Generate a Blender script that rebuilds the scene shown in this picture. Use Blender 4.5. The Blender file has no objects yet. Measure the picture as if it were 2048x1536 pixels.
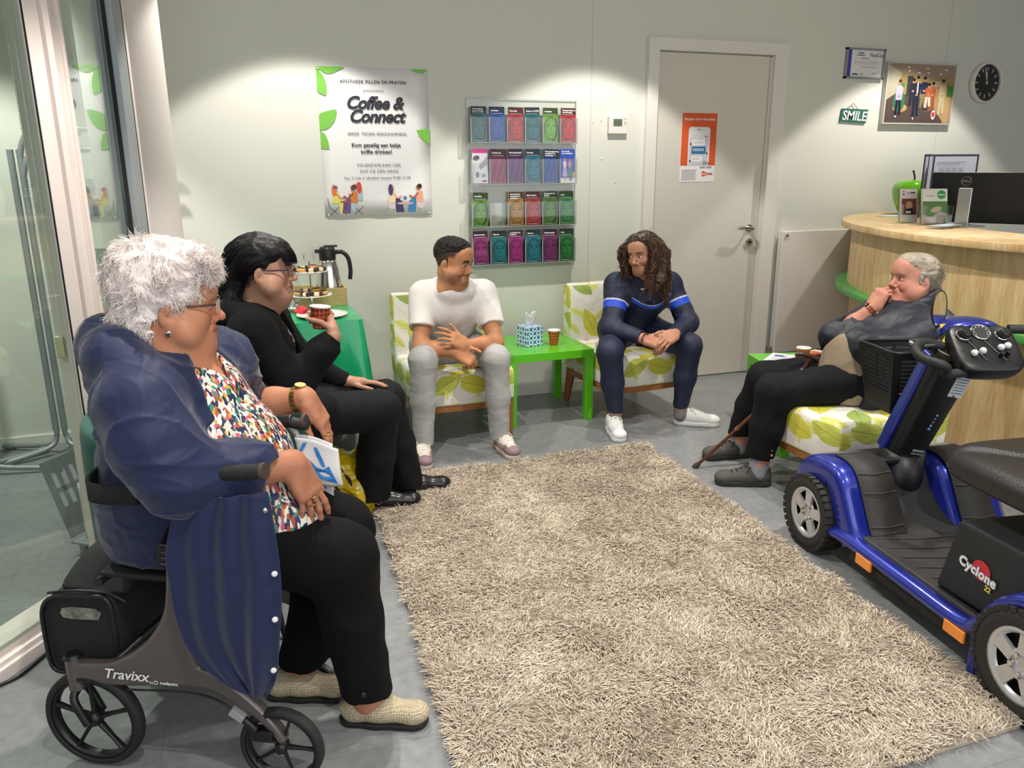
import bpy, math, random
import numpy as np
from mathutils import Vector, Matrix
PI = math.pi
S = bpy.context.scene
C = S.collection

# ---------------------------------------------------------------- camera, world, lights, exposure
CAM = Matrix(((0.94324106, -0.33206295, -0.00552321), (-0.09283918, -0.24767362, -0.96438512), (0.31886861, 0.91016041, -0.26444438)))
EYE = Vector((0, 0, 1.52))
cd = bpy.data.cameras.new('camera'); cam = bpy.data.objects.new('camera', cd); C.objects.link(cam)
cd.sensor_width = 36.0; cd.lens = 1580.0 / 2048 * 36.0; cd.clip_start = 0.05
R3 = Matrix((CAM[0], -CAM[1], -CAM[2])).transposed()      # camera x right, y up, z back
cam.matrix_world = Matrix.Translation(EYE) @ R3.to_4x4()
S.camera = cam
S.view_settings.view_transform = 'Standard'; S.view_settings.look = 'None'
S.view_settings.exposure = 0.0; S.view_settings.gamma = 1.0
S.view_settings.use_curve_mapping = False
w = bpy.data.worlds.new('world'); S.world = w; w.use_nodes = True
w.node_tree.nodes['Background'].inputs[0].default_value = (0.75, 0.85, 0.9, 1)
w.node_tree.nodes['Background'].inputs[1].default_value = 0.42
CEIL = 2.95
def downlight(x, y, power, half=42, blend=0.35, col=(1, 0.945, 0.87), r=0.035):
    l = bpy.data.lights.new('ceiling_spot', 'SPOT'); l.energy = power; l.color = col
    l.spot_size = math.radians(half * 2); l.spot_blend = blend; l.shadow_soft_size = r
    o = bpy.data.objects.new('ceiling_spot', l); C.objects.link(o); o.location = (x, y, CEIL - 0.06)
    return o
for x, y, p in ((0.45, 4.12, 112), (2.25, 4.12, 112), (4.75, 4.15, 118)): downlight(x, y, p, 47, 0.16)
for x, y, p in ((-1.3, 4.0, 230), (0.35, 2.5, 165), (2.5, 2.3, 165), (4.6, 2.3, 100)): downlight(x, y, p, 48, 0.3)
for x, y, p in ((0.2, 0.7, 110), (2.3, 0.6, 110), (-1.9, 1.8, 60)): downlight(x, y, p, 50, 0.4)
al = bpy.data.lights.new('fill_light', 'AREA'); al.energy = 120; al.size = 7.0; al.size_y = 2.5; al.shape = 'RECTANGLE'; al.color = (0.93, 0.97, 1.0)  # unseen area lamp added as weak fill, standing in for shopfront daylight
ao = bpy.data.objects.new('fill_light', al); C.objects.link(ao); ao.location = (1.6, -1.4, 2.0); ao.rotation_euler = (math.radians(75), 0, 0)

# ---------------------------------------------------------------- materials
def lin(c):
    if isinstance(c, str):
        c = c.lstrip('#'); c = [int(c[i:i+2], 16) / 255 for i in (0, 2, 4)]
    return tuple(((v / 12.92) if v <= 0.04045 else ((v + 0.055) / 1.055) ** 2.4) for v in c[:3])
def N(nt, typ, ins=None, **props):
    n = nt.nodes.new(typ)
    for k, v in props.items(): setattr(n, k, v)
    for k, v in (ins or {}).items():
        s = n.inputs[k]
        if isinstance(v, bpy.types.NodeSocket): nt.links.new(v, s)
        else: s.default_value = v
    return n
def mat(name, col, rough=0.55, metal=0.0, bump=0.0, bscale=60.0, var=0.0, vscale=8.0, coat=0.0, attr=None, spec=0.5,
        sheen=0.0, alpha=1.0, trans=0.0, emit=None, stretch=None, sss=0.0, detail=4.0):
    m = bpy.data.materials.new(name); m.use_nodes = True; nt = m.node_tree
    b = nt.nodes['Principled BSDF']; c = lin(col) + (1,)
    b.inputs['Base Color'].default_value = c; b.inputs['Roughness'].default_value = rough
    b.inputs['Metallic'].default_value = metal; b.inputs['Coat Weight'].default_value = coat
    b.inputs['Coat Roughness'].default_value = 0.08; b.inputs['Specular IOR Level'].default_value = spec
    b.inputs['Sheen Weight'].default_value = sheen; b.inputs['Transmission Weight'].default_value = trans
    b.inputs['Alpha'].default_value = alpha
    if sss: b.inputs['Subsurface Weight'].default_value = sss; b.inputs['Subsurface Radius'].default_value = (0.012, 0.005, 0.003); b.inputs['Subsurface Scale'].default_value = 1.0
    if emit: b.inputs['Emission Color'].default_value = c; b.inputs['Emission Strength'].default_value = emit
    m.diffuse_color = c
    co = None
    if attr or bump or var:
        tc = N(nt, 'ShaderNodeTexCoord'); co = tc.outputs['Object']
        if stretch: co = N(nt, 'ShaderNodeMapping', {'Vector': co, 'Scale': stretch}).outputs[0]
    src = None
    if attr:
        a = N(nt, 'ShaderNodeAttribute', attribute_name='Col'); src = a.outputs['Color']
        nt.links.new(src, b.inputs['Base Color'])
    if var:
        nz = N(nt, 'ShaderNodeTexNoise', {'Vector': co, 'Scale': vscale, 'Detail': detail})
        mr = N(nt, 'ShaderNodeMapRange', {'Value': nz.outputs[0], 'From Min': 0.25, 'From Max': 0.75, 'To Min': 1 - var, 'To Max': 1 + var})
        mx = N(nt, 'ShaderNodeVectorMath', {0: src if src else c[:3], 3: 1.0}, operation='SCALE')
        nt.links.new(mr.outputs[0], mx.inputs[3]); nt.links.new(mx.outputs[0], b.inputs['Base Color'])
    if bump:
        nz = N(nt, 'ShaderNodeTexNoise', {'Vector': co, 'Scale': bscale, 'Detail': 3.0})
        bp = N(nt, 'ShaderNodeBump', {'Height': nz.outputs[0], 'Strength': bump, 'Distance': 0.01})
        nt.links.new(bp.outputs[0], b.inputs['Normal'])
    return m

# ---------------------------------------------------------------- objects
XF = {}
def tag(o, label=None, cat=None, group=None, kind=None):
    if label: o['label'] = label
    if cat: o['category'] = cat
    if group: o['group'] = group
    if kind: o['kind'] = kind
    return o
def thing(name, label, cat, loc=(0, 0, 0), rz=0.0, group=None):
    o = bpy.data.objects.new(name, None); C.objects.link(o); o.empty_display_size = 0.1
    o.location = loc; o.rotation_euler = (0, 0, rz); XF[o] = (np.array(loc, float), rz)
    return tag(o, label, cat, group)
def tolocal(V, p):
    if p is None or p not in XF: return V
    loc, rz = XF[p]; V = V - loc; c, s = math.cos(-rz), math.sin(-rz)
    return np.stack([V[:, 0] * c - V[:, 1] * s, V[:, 0] * s + V[:, 1] * c, V[:, 2]], 1)
def link(name, me, mats, parent=None, smooth=False):
    o = bpy.data.objects.new(name, me); C.objects.link(o)
    for m in (mats if isinstance(mats, (list, tuple)) else [mats]): me.materials.append(m)
    if parent is not None:
        o.parent = parent
        if parent in XF: XF[o] = XF[parent]
    return o
def np_obj(name, V, F, mats, parent=None, smooth=True, col=None, mi=None, local=False, uv=None):
    "V (n,3), F (m,3|4) arrays -> one mesh object; world coordinates unless local"
    V = np.asarray(V, np.float32)
    if not local: V = tolocal(V, parent).astype(np.float32)
    F = np.asarray(F, np.int32); k = F.shape[1]
    me = bpy.data.meshes.new(name); me.vertices.add(len(V)); me.vertices.foreach_set('co', V.ravel())
    me.loops.add(F.size); me.loops.foreach_set('vertex_index', F.ravel())
    me.polygons.add(len(F)); me.polygons.foreach_set('loop_start', np.arange(0, F.size, k, dtype=np.int32))
    me.polygons.foreach_set('loop_total', np.full(len(F), k, np.int32))
    if mi is not None: me.polygons.foreach_set('material_index', np.asarray(mi, np.int32))
    me.polygons.foreach_set('use_smooth', np.full(len(F), smooth))
    if col is not None:
        a = me.attributes.new('Col', 'FLOAT_COLOR', 'POINT')
        cc = np.ones((len(V), 4), np.float32); cc[:, :3] = col; a.data.foreach_set('color', cc.ravel())
    if uv is not None:
        u = me.uv_layers.new(name='uv'); u.data.foreach_set('uv', np.asarray(uv, np.float32)[F.ravel()].ravel())
    me.update(calc_edges=True)
    return link(name, me, mats, parent)
def rotm(axis, ang):
    return np.array(Matrix.Rotation(ang, 3, Vector(axis)))
class B:
    "collects shapes (world coordinates) into one mesh"
    def __init__(s): s.v = []; s.f = []; s.m = []; s.sm = []
    def add(s, v, f, mi=0, smooth=False, T=None):
        n = len(s.v); v = np.asarray(v, float)
        if T is not None: v = v @ np.asarray(T[0]).T + np.asarray(T[1])
        s.v.extend(map(tuple, v)); s.f.extend(tuple(int(i) + n for i in q) for q in f)
        s.m += [mi] * len(f); s.sm += [smooth] * len(f); return s
    def box(s, c, d, R=None, mi=0, taper=1.0):
        h = np.array(d) / 2
        v = np.array([(x, y, z) for z in (-1, 1) for y in (-1, 1) for x in (-1, 1)], float) * h
        if taper != 1: v[4:, :2] *= taper
        if R is not None: v = v @ np.asarray(R).T
        v += np.array(c)
        return s.add(v, [(0, 2, 3, 1), (4, 5, 7, 6), (0, 1, 5, 4), (2, 6, 7, 3), (0, 4, 6, 2), (1, 3, 7, 5)], mi)
    def tube(s, pts, r, n=10, mi=0, cap=True, flat=1.0, closed=False, up=None):
        P = np.array(pts, float); k = len(P); r = np.broadcast_to(np.array(r, float), (k,))
        if closed: T = np.roll(P, -1, 0) - np.roll(P, 1, 0)
        else: T = np.gradient(P, axis=0) if k > 2 else np.array([P[1] - P[0]] * 2)
        T /= np.linalg.norm(T, axis=1)[:, None] + 1e-12
        u = np.array(up, float) if up is not None else np.array([0, 0, 1.0])
        if abs(u @ T[0]) > 0.95: u = np.array([1.0, 0, 0])
        U = []
        for i in range(k):
            u = u - T[i] * (u @ T[i]); u /= np.linalg.norm(u) + 1e-12; U.append(u)
        U = np.array(U); W = np.cross(T, U); a = np.arange(n) * 2 * PI / n
        v = P[:, None] + (U[:, None] * np.cos(a)[None, :, None] * flat + W[:, None] * np.sin(a)[None, :, None]) * r[:, None, None]
        f = []
        for i in range(k if closed else k - 1):
            j = (i + 1) % k
            for q in range(n): f.append((i * n + q, i * n + (q + 1) % n, j * n + (q + 1) % n, j * n + q))
        s.add(v.reshape(-1, 3), f, mi, True)
        if cap and not closed:
            s.add(v[0], [tuple(range(n))[::-1]], mi); s.add(v[-1], [tuple(range(n))], mi)
        return s
    def cyl(s, a, b, r, r2=None, n=20, mi=0, cap=True):
        return s.tube([a, b], [r, r if r2 is None else r2], n, mi, cap)
    def lathe(s, prof, c=(0, 0, 0), n=28, mi=0, R=None, smooth=True, arc=1.0):
        pr = np.array(prof, float); k = len(pr); a = np.arange(n + (arc < 1)) * 2 * PI * arc / n; na = len(a)
        v = np.stack([pr[:, None, 0] * np.cos(a), pr[:, None, 0] * np.sin(a), np.repeat(pr[:, 1:2], na, 1)], 2).reshape(-1, 3)
        if R is not None: v = v @ np.asarray(R).T
        v += np.array(c); f = []
        for i in range(k - 1):
            for q in range(na if arc == 1 else na - 1):
                f.append((i * na + q, i * na + (q + 1) % na, (i + 1) * na + (q + 1) % na, (i + 1) * na + q))
        return s.add(v, f, mi, smooth)
    def prism(s, out, o, u, vv, depth, mi=0, smooth=False):
        "outline (2-D) in the plane o + a*u + b*vv, extruded both ways along u x vv by depth"
        o = np.array(o, float); u = np.array(u, float); vv = np.array(vv, float); nn = np.cross(u, vv); nn /= np.linalg.norm(nn)
        a = np.array(out, float); base = o + a[:, :1] * u + a[:, 1:] * vv; k = len(a)
        v = np.concatenate([base - nn * depth / 2, base + nn * depth / 2])
        f = [tuple(range(k))[::-1], tuple(range(k, 2 * k))]
        s.add(v, f, mi)
        return s.add(v, [(i, (i + 1) % k, (i + 1) % k + k, i + k) for i in range(k)], mi, smooth)
    def quad(s, p, mi=0): return s.add(p, [(0, 1, 2, 3)], mi)
    def grid(s, G, mi=0, closed_u=False, smooth=True):
        G = np.array(G, float); a, b = G.shape[:2]; f = []
        for i in range(a - 1 + closed_u):
            for j in range(b - 1):
                i2 = (i + 1) % a; f.append((i * b + j, i2 * b + j, i2 * b + j + 1, i * b + j + 1))
        return s.add(G.reshape(-1, 3), f, mi, smooth)
    def ball(s, c, r, n=14, mi=0, R=None):
        r = np.broadcast_to(np.array(r, float), (3,)); m = n // 2 + 1
        t = np.linspace(0, PI, m); a = np.arange(n) * 2 * PI / n
        v = np.stack([np.sin(t)[:, None] * np.cos(a), np.sin(t)[:, None] * np.sin(a), np.repeat(np.cos(t)[:, None], n, 1)], 2).reshape(-1, 3) * r
        if R is not None: v = v @ np.asarray(R).T
        f = [(i * n + q, (i + 1) * n + q, (i + 1) * n + (q + 1) % n, i * n + (q + 1) % n) for i in range(m - 1) for q in range(n)]
        return s.add(v + np.array(c), f, mi, True)
    def obj(s, name, mats, parent=None, bevel=0.0, seg=2, uvs=0.0, solid=0.0, sub=0, local=False, weld=True):
        V = np.array(s.v, float)
        if not local: V = tolocal(V, parent)
        me = bpy.data.meshes.new(name); me.from_pydata([tuple(p) for p in V], [], s.f)
        me.polygons.foreach_set('material_index', s.m); me.polygons.foreach_set('use_smooth', s.sm)
        if uvs:
            u = me.uv_layers.new(name='uv'); me.update()
            for p in me.polygons:
                n = p.normal; ax = max(range(3), key=lambda i: abs(n[i]))
                for li in p.loop_indices:
                    q = me.vertices[me.loops[li].vertex_index].co
                    u.data[li].uv = ((q.y, q.z), (q.x, q.z), (q.x, q.y))[ax] if ax != 0 else (q.y + 0.37, q.z)
                    u.data[li].uv = (u.data[li].uv[0] * uvs, u.data[li].uv[1] * uvs)
        o = link(name, me, mats, parent)
        if weld and (sub or bevel):
            md = o.modifiers.new('weld', 'WELD'); md.merge_threshold = 1e-5
        if solid: md = o.modifiers.new('thick', 'SOLIDIFY'); md.thickness = solid; md.offset = 0
        if bevel:
            md = o.modifiers.new('bevel', 'BEVEL'); md.width = bevel; md.segments = seg; md.limit_method = 'ANGLE'; md.angle_limit = math.radians(35)
        if sub: md = o.modifiers.new('sub', 'SUBSURF'); md.levels = sub; md.render_levels = sub
        return o
def struct(o): o['kind'] = 'structure'; return o
def dup(root, loc=None, rz=None, label=None, group=None):
    r = root.copy(); C.objects.link(r)
    if loc is not None: r.location = loc
    if rz is not None: r.rotation_euler = (0, 0, rz)
    if label: r['label'] = label
    if group: r['group'] = group
    XF[r] = (np.array(r.location, float), r.rotation_euler.z)
    for ch in list(root.children):
        c = ch.copy(); C.objects.link(c); c.parent = r
        for g in list(ch.children):
            d = g.copy(); C.objects.link(d); d.parent = c
    return r
def smooth_path(pts, n=8):
    "Catmull-Rom through the points"
    P = np.array(pts, float); P = np.vstack([2 * P[0] - P[1], P, 2 * P[-1] - P[-2]]); out = []
    for i in range(1, len(P) - 2):
        for t in np.arange(n) / n:
            a, b, c, d = P[i - 1:i + 3]
            out.append(0.5 * (2 * b + (c - a) * t + (2 * a - 5 * b + 4 * c - d) * t * t + (3 * b - a - 3 * c + d) * t ** 3))
    out.append(P[-2]); return np.array(out)
def ellipse(cx, cy, a, b, n=20, rot=0.0):
    t = np.arange(n) * 2 * PI / n; x = a * np.cos(t); y = b * np.sin(t)
    return [(cx + x[i] * math.cos(rot) - y[i] * math.sin(rot), cy + x[i] * math.sin(rot) + y[i] * math.cos(rot)) for i in range(n)]
def text_mesh(b, txt, o, u, vv, size, mi=0, align='CENTER', shear=0.0, bold=0.0, space=1.0, depth=0.0004, mirror=False):
    "adds lettering to a B: baseline at o, reading along u, up vv"
    cu = bpy.data.curves.new('t', 'FONT'); cu.body = txt; cu.size = size; cu.align_x = align; cu.shear = shear
    cu.offset = bold; cu.space_character = space; cu.resolution_u = 3
    to = bpy.data.objects.new('t', cu); C.objects.link(to)
    dg = bpy.context.evaluated_depsgraph_get(); dg.update()
    me = bpy.data.meshes.new_from_object(to.evaluated_get(dg))
    v = np.array([p.co[:] for p in me.vertices]).reshape(-1, 3); f = [tuple(p.vertices) for p in me.polygons]
    bpy.data.objects.remove(to); bpy.data.curves.remove(cu); bpy.data.meshes.remove(me)
    if not len(v): return
    o = np.array(o, float); u = np.array(u, float); vv = np.array(vv, float); nn = np.cross(u, vv)
    b.add(o + v[:, :1] * u + v[:, 1:2] * vv + nn * depth, f, mi)

# ---------------------------------------------------------------- implicit surfaces (bodies, clothes)
def hash3(i, j, k):
    h = (i * 374761393 + j * 668265263 + k * 2147483647) & 0xffffffff
    h = ((h ^ (h >> 13)) * 1274126177) & 0xffffffff
    return ((h ^ (h >> 16)) & 0xffff) / 65535.0
def vnoise(P):
    i = np.floor(P).astype(np.int64); f = (P - i).astype(np.float32); f = f * f * (3 - 2 * f); r = 0
    for a in (0, 1):
        for b_ in (0, 1):
            for c in (0, 1):
                wgt = (f[..., 0] if a else 1 - f[..., 0]) * (f[..., 1] if b_ else 1 - f[..., 1]) * (f[..., 2] if c else 1 - f[..., 2])
                r = r + wgt * hash3(i[..., 0] + a, i[..., 1] + b_, i[..., 2] + c)
    return r
def nrm(a): a = np.array(a, float); return a / (np.linalg.norm(a) + 1e-12)
class Sdf:
    def __init__(s): s.p = []; s.disp = None
    def _a(s, fn, c, rad, k, op, clip): s.p.append((fn, np.array(c, float), rad, k, op, clip)); return s
    def cone(s, a, b, ra, rb, k=0.02, op='u', clip=None, flat=None):
        "tapered capsule; flat=(dir, factor) squeezes it along dir"
        a = np.array(a, np.float32); b = np.array(b, np.float32); ab = b - a; L = float(ab @ ab) + 1e-9
        if flat is not None: fd = nrm(flat[0]).astype(np.float32); fk = 1.0 / flat[1] - 1
        def fn(P):
            t = np.clip((P - a) @ ab / L, 0, 1); q = P - a - t[..., None] * ab
            if flat is not None: q = q + (q @ fd)[..., None] * fd * fk
            d = np.sqrt((q * q).sum(-1)) - (ra + (rb - ra) * t)
            return d * (flat[1] ** 0.5) if flat is not None else d
        return s._a(fn, (a + b) / 2, math.sqrt(L) / 2 + max(ra, rb), k, op, clip)
    def ell(s, c, r, R=None, k=0.02, op='u', clip=None):
        c = np.array(c, np.float32); r = np.array(r if hasattr(r, '__len__') else (r, r, r), np.float32)
        Rm = None if R is None else np.array(R, np.float32)        # columns = local axes
        def fn(P):
            q = P - c
            if Rm is not None: q = q @ Rm
            u = q / r; k0 = np.sqrt((u * u).sum(-1)); u = u / r; k1 = np.sqrt((u * u).sum(-1)) + 1e-6
            return k0 * (k0 - 1) / k1
        return s._a(fn, c, float(max(r)), k, op, clip)
    def box(s, c, h, R=None, rd=0.01, k=0.01, op='u', clip=None):
        c = np.array(c, np.float32); h = np.array(h, np.float32) - rd; Rm = None if R is None else np.array(R, np.float32)
        def fn(P):
            q = P - c
            if Rm is not None: q = q @ Rm
            q = np.abs(q) - h
            return np.sqrt((np.maximum(q, 0) ** 2).sum(-1)) + np.minimum(q.max(-1), 0) - rd
        return s._a(fn, c, float(np.linalg.norm(h)) + rd, k, op, clip)
    def chain(s, pts, rs, k=0.02, op='u', **kw):
        for i in range(len(pts) - 1): s.cone(pts[i], pts[i + 1], rs[i], rs[i + 1], k, op, **kw)
        return s
    def plane(s, p, n, k=0.004):
        "keep only the side the normal points away from"
        p = np.array(p, np.float32); n = nrm(n).astype(np.float32)
        return s._a(lambda P: (P - p) @ n, p, 1e9, k, 'c', None)
    def ev(s, Cn, hd, off):
        "Cn block centres (nb,3); off (m,3) offsets -> (nb,m)"
        nb = len(Cn); D = np.full((nb, len(off)), 10.0, np.float32)
        for fn, c, rad, k, op, clip in s.p:
            if rad < 1e8:
                ds = np.sqrt(((Cn - c) ** 2).sum(1)) - rad
                sel = np.nonzero(ds < hd + k + 0.03)[0]
            else: sel = np.arange(nb)
            for a in range(0, len(sel), 400):
                q = sel[a:a + 400]
                P = (Cn[q][:, None] + off[None]).astype(np.float32); d = fn(P)
                if clip is not None:
                    for (pp, nn) in clip: d = np.maximum(d, (P - np.array(pp, np.float32)) @ nrm(nn).astype(np.float32))
                o = D[q]
                if op == 'u':
                    h = np.maximum(k - np.abs(o - d), 0) / max(k, 1e-6); D[q] = np.minimum(o, d) - h * h * k * 0.25
                else:
                    if op == 's': d = -d
                    h = np.maximum(k - np.abs(o - d), 0) / max(k, 1e-6); D[q] = np.maximum(o, d) + h * h * k * 0.25
        if s.disp is not None:
            sel = np.nonzero(np.abs(D).min(1) < 0.03)[0]
            for a in range(0, len(sel), 400):
                q = sel[a:a + 400]; D[q] += s.disp((Cn[q][:, None] + off[None]).astype(np.float32))
        return D
    def mesh(s, vox):
        cs = np.array([p[1] for p in s.p if p[2] < 1e8 and p[4] == 'u']); rs = np.array([p[2] for p in s.p if p[2] < 1e8 and p[4] == 'u'])
        lo = (cs - rs[:, None]).min(0) - 0.04; hi = (cs + rs[:, None]).max(0) + 0.04
        bs = 8 * vox; nb = np.ceil((hi - lo) / bs).astype(int)
        I = np.stack(np.meshgrid(*[np.arange(n) for n in nb], indexing='ij'), -1).reshape(-1, 3)
        Cn = lo + (I + 0.5) * bs; hd = bs * 0.87
        D = s.ev(Cn, hd * 2.2 + 0.02, np.zeros((1, 3)))[:, 0]
        keep = np.abs(D) < hd * 1.7 + 0.012; I = I[keep]; Cn = Cn[keep]
        g = np.arange(9) * vox - bs / 2
        off = np.stack(np.meshgrid(g, g, g, indexing='ij'), -1).reshape(-1, 3)
        V = s.ev(Cn, hd, off).reshape(-1, 9, 9, 9)
        ins = V < 0
        cnt = sum(ins[:, a:a + 8, b:b + 8, c:c + 8].astype(np.int8) for a in (0, 1) for b in (0, 1) for c in (0, 1))
        act = np.argwhere((cnt > 0) & (cnt < 8)); bi, ci = act[:, 0], act[:, 1:]
        G = I[bi] * 8 + ci; dims = nb * 8 + 2; key = (G[:, 0] * dims[1] + G[:, 1]) * dims[2] + G[:, 2]
        cor = {}
        for a in (0, 1):
            for b in (0, 1):
                for c in (0, 1): cor[(a, b, c)] = V[bi, ci[:, 0] + a, ci[:, 1] + b, ci[:, 2] + c]
        acc = np.zeros((len(act), 3)); num = np.zeros(len(act))
        for ax in range(3):
            for a in (0, 1):
                for b in (0, 1):
                    p0 = [a, b]; p0.insert(ax, 0); p1 = [a, b]; p1.insert(ax, 1)
                    v0, v1 = cor[tuple(p0)], cor[tuple(p1)]; m = (v0 < 0) != (v1 < 0)
                    t = v0 / np.where(m, v0 - v1, 1); pt = np.zeros((len(act), 3)); pt[:] = p0; pt[:, ax] = t
                    acc[m] += pt[m]; num[m] += 1
        W = lo + (G + acc / num[:, None]) * vox
        order = np.argsort(key); sk = key[order]
        def look(Gq):
            kq = (Gq[:, 0] * dims[1] + Gq[:, 1]) * dims[2] + Gq[:, 2]
            j = np.clip(np.searchsorted(sk, kq), 0, len(sk) - 1); return np.where(sk[j] == kq, order[j], -1)
        Fs = []
        for ax in range(3):
            o1, o2 = np.eye(3, dtype=int)[(ax + 1) % 3], np.eye(3, dtype=int)[(ax + 2) % 3]
            v0 = cor[(0, 0, 0)]; v1 = cor[tuple(np.eye(3, dtype=int)[ax])]; m = (v0 < 0) != (v1 < 0)
            idx = np.nonzero(m)[0]; g0 = G[idx]
            q = np.stack([idx, look(g0 - o1), look(g0 - o1 - o2), look(g0 - o2)], 1); ok = (q >= 0).all(1)
            q = q[ok]; flip = (v0[idx] < 0)[ok]; q[~flip] = q[~flip][:, ::-1]; Fs.append(q)
        return W, np.concatenate(Fs)
    def obj(s, name, vox, mats, parent=None, paint=None, relax=1):
        V, F = s.mesh(vox)
        for _ in range(relax):       # light smoothing along the quads
            acc = np.zeros_like(V); n = np.zeros(len(V))
            for a in range(4):
                i, j = F[:, a], F[:, (a + 1) % 4]
                for q in range(3): acc[:, q] += np.bincount(i, V[j, q], len(V)) + np.bincount(j, V[i, q], len(V))
                n += np.bincount(i, minlength=len(V)) + np.bincount(j, minlength=len(V))
            V = V * 0.5 + 0.5 * acc / np.maximum(n, 1)[:, None]
        col = paint(V) if paint else None
        return np_obj(name, V, F, mats, parent, True, col)
# ---------------------------------------------------------------- common materials
WALL = mat('wall_paint', '#dcdcd3', 0.85, bump=0.03, bscale=180)
WHITE = mat('white_lacquer', '#e6e1dc', 0.45)
FRAME = mat('frame_paint', '#e9dcd6', 0.5)
DOORM = mat('door_paint', '#d6d2c8', 0.5)
STEEL = mat('brushed_steel', '#b9b9b6', 0.28, 1.0)
CHROME = mat('chrome', '#dcdcdc', 0.1, 1.0)
BLACK = mat('black_plastic', '#121214', 0.4)
BLACKM = mat('matt_black', '#161616', 0.7, bump=0.1, bscale=300)
RUBBER = mat('rubber', '#1c1c1c', 0.75)
PAPER = mat('white_paper', '#eeecec', 0.6)
INK = mat('dark_ink', '#2b2a33', 0.6)
GREY = mat('grey_metal', '#9ba0a4', 0.4, 0.35)
CLEAR = None
def glass(name, tint, refl, rough=0.0):
    m = bpy.data.materials.new(name); m.use_nodes = True; nt = m.node_tree; nt.nodes.clear()
    t = N(nt, 'ShaderNodeBsdfTransparent', {0: tint + (1,)}); g = N(nt, 'ShaderNodeBsdfGlossy', {0: (1, 1, 1, 1), 1: rough})
    lw = N(nt, 'ShaderNodeLayerWeight', {0: 0.5}); pw = N(nt, 'ShaderNodeMath', {0: lw.outputs['Facing'], 1: 4.0}, operation='POWER')
    ad = N(nt, 'ShaderNodeMath', {0: pw.outputs[0], 1: 0.8, 2: refl}, operation='MULTIPLY_ADD', use_clamp=True)
    mx = N(nt, 'ShaderNodeMixShader', {0: ad.outputs[0], 1: t.outputs[0], 2: g.outputs[0]})
    o = N(nt, 'ShaderNodeOutputMaterial', {0: mx.outputs[0]}); return m
PANE = glass('window_glass', (0.84, 0.90, 0.87), 0.07)
PANE2 = glass('corner_glass', (0.70, 0.80, 0.76), 0.22)
ACRYL = glass('clear_acrylic', (0.93, 0.94, 0.93), 0.03, 0.03)
LENS = glass('spectacle_lens', (0.95, 0.95, 0.95), 0.02)

def floor_mat():
    m = bpy.data.materials.new('vinyl_floor'); m.use_nodes = True; nt = m.node_tree; b = nt.nodes['Principled BSDF']
    tc = N(nt, 'ShaderNodeTexCoord').outputs['Object']
    n1 = N(nt, 'ShaderNodeTexNoise', {'Vector': tc, 'Scale': 2.2, 'Detail': 6.0, 'Roughness': 0.6})
    n2 = N(nt, 'ShaderNodeTexNoise', {'Vector': tc, 'Scale': 30.0, 'Detail': 4.0})
    ad = N(nt, 'ShaderNodeMath', {0: n1.outputs[0], 1: n2.outputs[0]}, operation='ADD')
    cr = N(nt, 'ShaderNodeValToRGB', {0: N(nt, 'ShaderNodeMath', {0: ad.outputs[0], 1: 0.5}, operation='MULTIPLY').outputs[0]})
    cr.color_ramp.elements[0].position = 0.35; cr.color_ramp.elements[0].color = lin('#77797b') + (1,)
    cr.color_ramp.elements[1].position = 0.65; cr.color_ramp.elements[1].color = lin('#8d8f90') + (1,)
    mp = N(nt, 'ShaderNodeMapping', {'Vector': tc, 'Rotation': (0, 0, 0.0)})
    br = N(nt, 'ShaderNodeTexBrick', {'Vector': mp.outputs[0], 'Scale': 1.0, 'Mortar Size': 0.0022, 'Mortar Smooth': 0.3, 'Brick Width': 0.61, 'Row Height': 0.305,
        'Color1': (1, 1, 1, 1), 'Color2': (0.96, 0.96, 0.96, 1), 'Mortar': (0.82, 0.82, 0.82, 1)})
    mu = N(nt, 'ShaderNodeMix', {0: 1.0, 6: cr.outputs[0], 7: br.outputs[0]}, data_type='RGBA', blend_type='MULTIPLY')
    nt.links.new(mu.outputs[2], b.inputs['Base Color']); b.inputs['Roughness'].default_value = 0.36
    bp = N(nt, 'ShaderNodeBump', {'Height': n2.outputs[0], 'Strength': 0.05, 'Distance': 0.01}); nt.links.new(bp.outputs[0], b.inputs['Normal'])
    return m
YW = 4.93
# ---------------------------------------------------------------- room shell
struct(B().box((2.2, 1.4, -0.05), (11.6, 7.4, 0.1)).obj('floor', floor_mat()))
struct(B().box((2.2, 1.4, CEIL + 0.05), (11.6, 7.4, 0.1)).obj('ceiling', mat('ceiling_white', '#d9d8d2', 0.9)))
b = B()
for x0, x1, z0, z1 in ((-3.6, 2.749, 0, CEIL), (3.647, 8.0, 0, CEIL), (2.749, 3.647, 2.255, CEIL)):
    b.box(((x0 + x1) / 2, YW + 0.075, (z0 + z1) / 2), (x1 - x0, 0.15, z1 - z0))
struct(b.obj('wall_back', WALL))
struct(B().box((-3.5, 1.4, CEIL / 2), (0.15, 7.0, CEIL)).obj('wall_left', WALL))
struct(B().box((7.9, 1.4, CEIL / 2), (0.15, 7.0, CEIL)).obj('wall_right', WALL))
struct(B().box((2.2, -2.2, CEIL / 2), (11.4, 0.15, CEIL)).obj('wall_front', mat('shop_wall', '#a9a59a', 0.85)))
b = B()
for x0, x1 in ((-3.4, 2.673), (3.76, 7.8)): b.box(((x0 + x1) / 2, YW - 0.006, 0.032), (x1 - x0, 0.014, 0.064))
struct(b.obj('baseboard_back', WHITE, bevel=0.002))
# wall panel joints
b = B()
for x in (2.28, 5.2): b.box((x, YW - 0.0006, 1.6), (0.004, 0.0015, 2.7))
struct(b.obj('trim_1', mat('panel_joint', '#c3c5bb', 0.8)))
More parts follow.
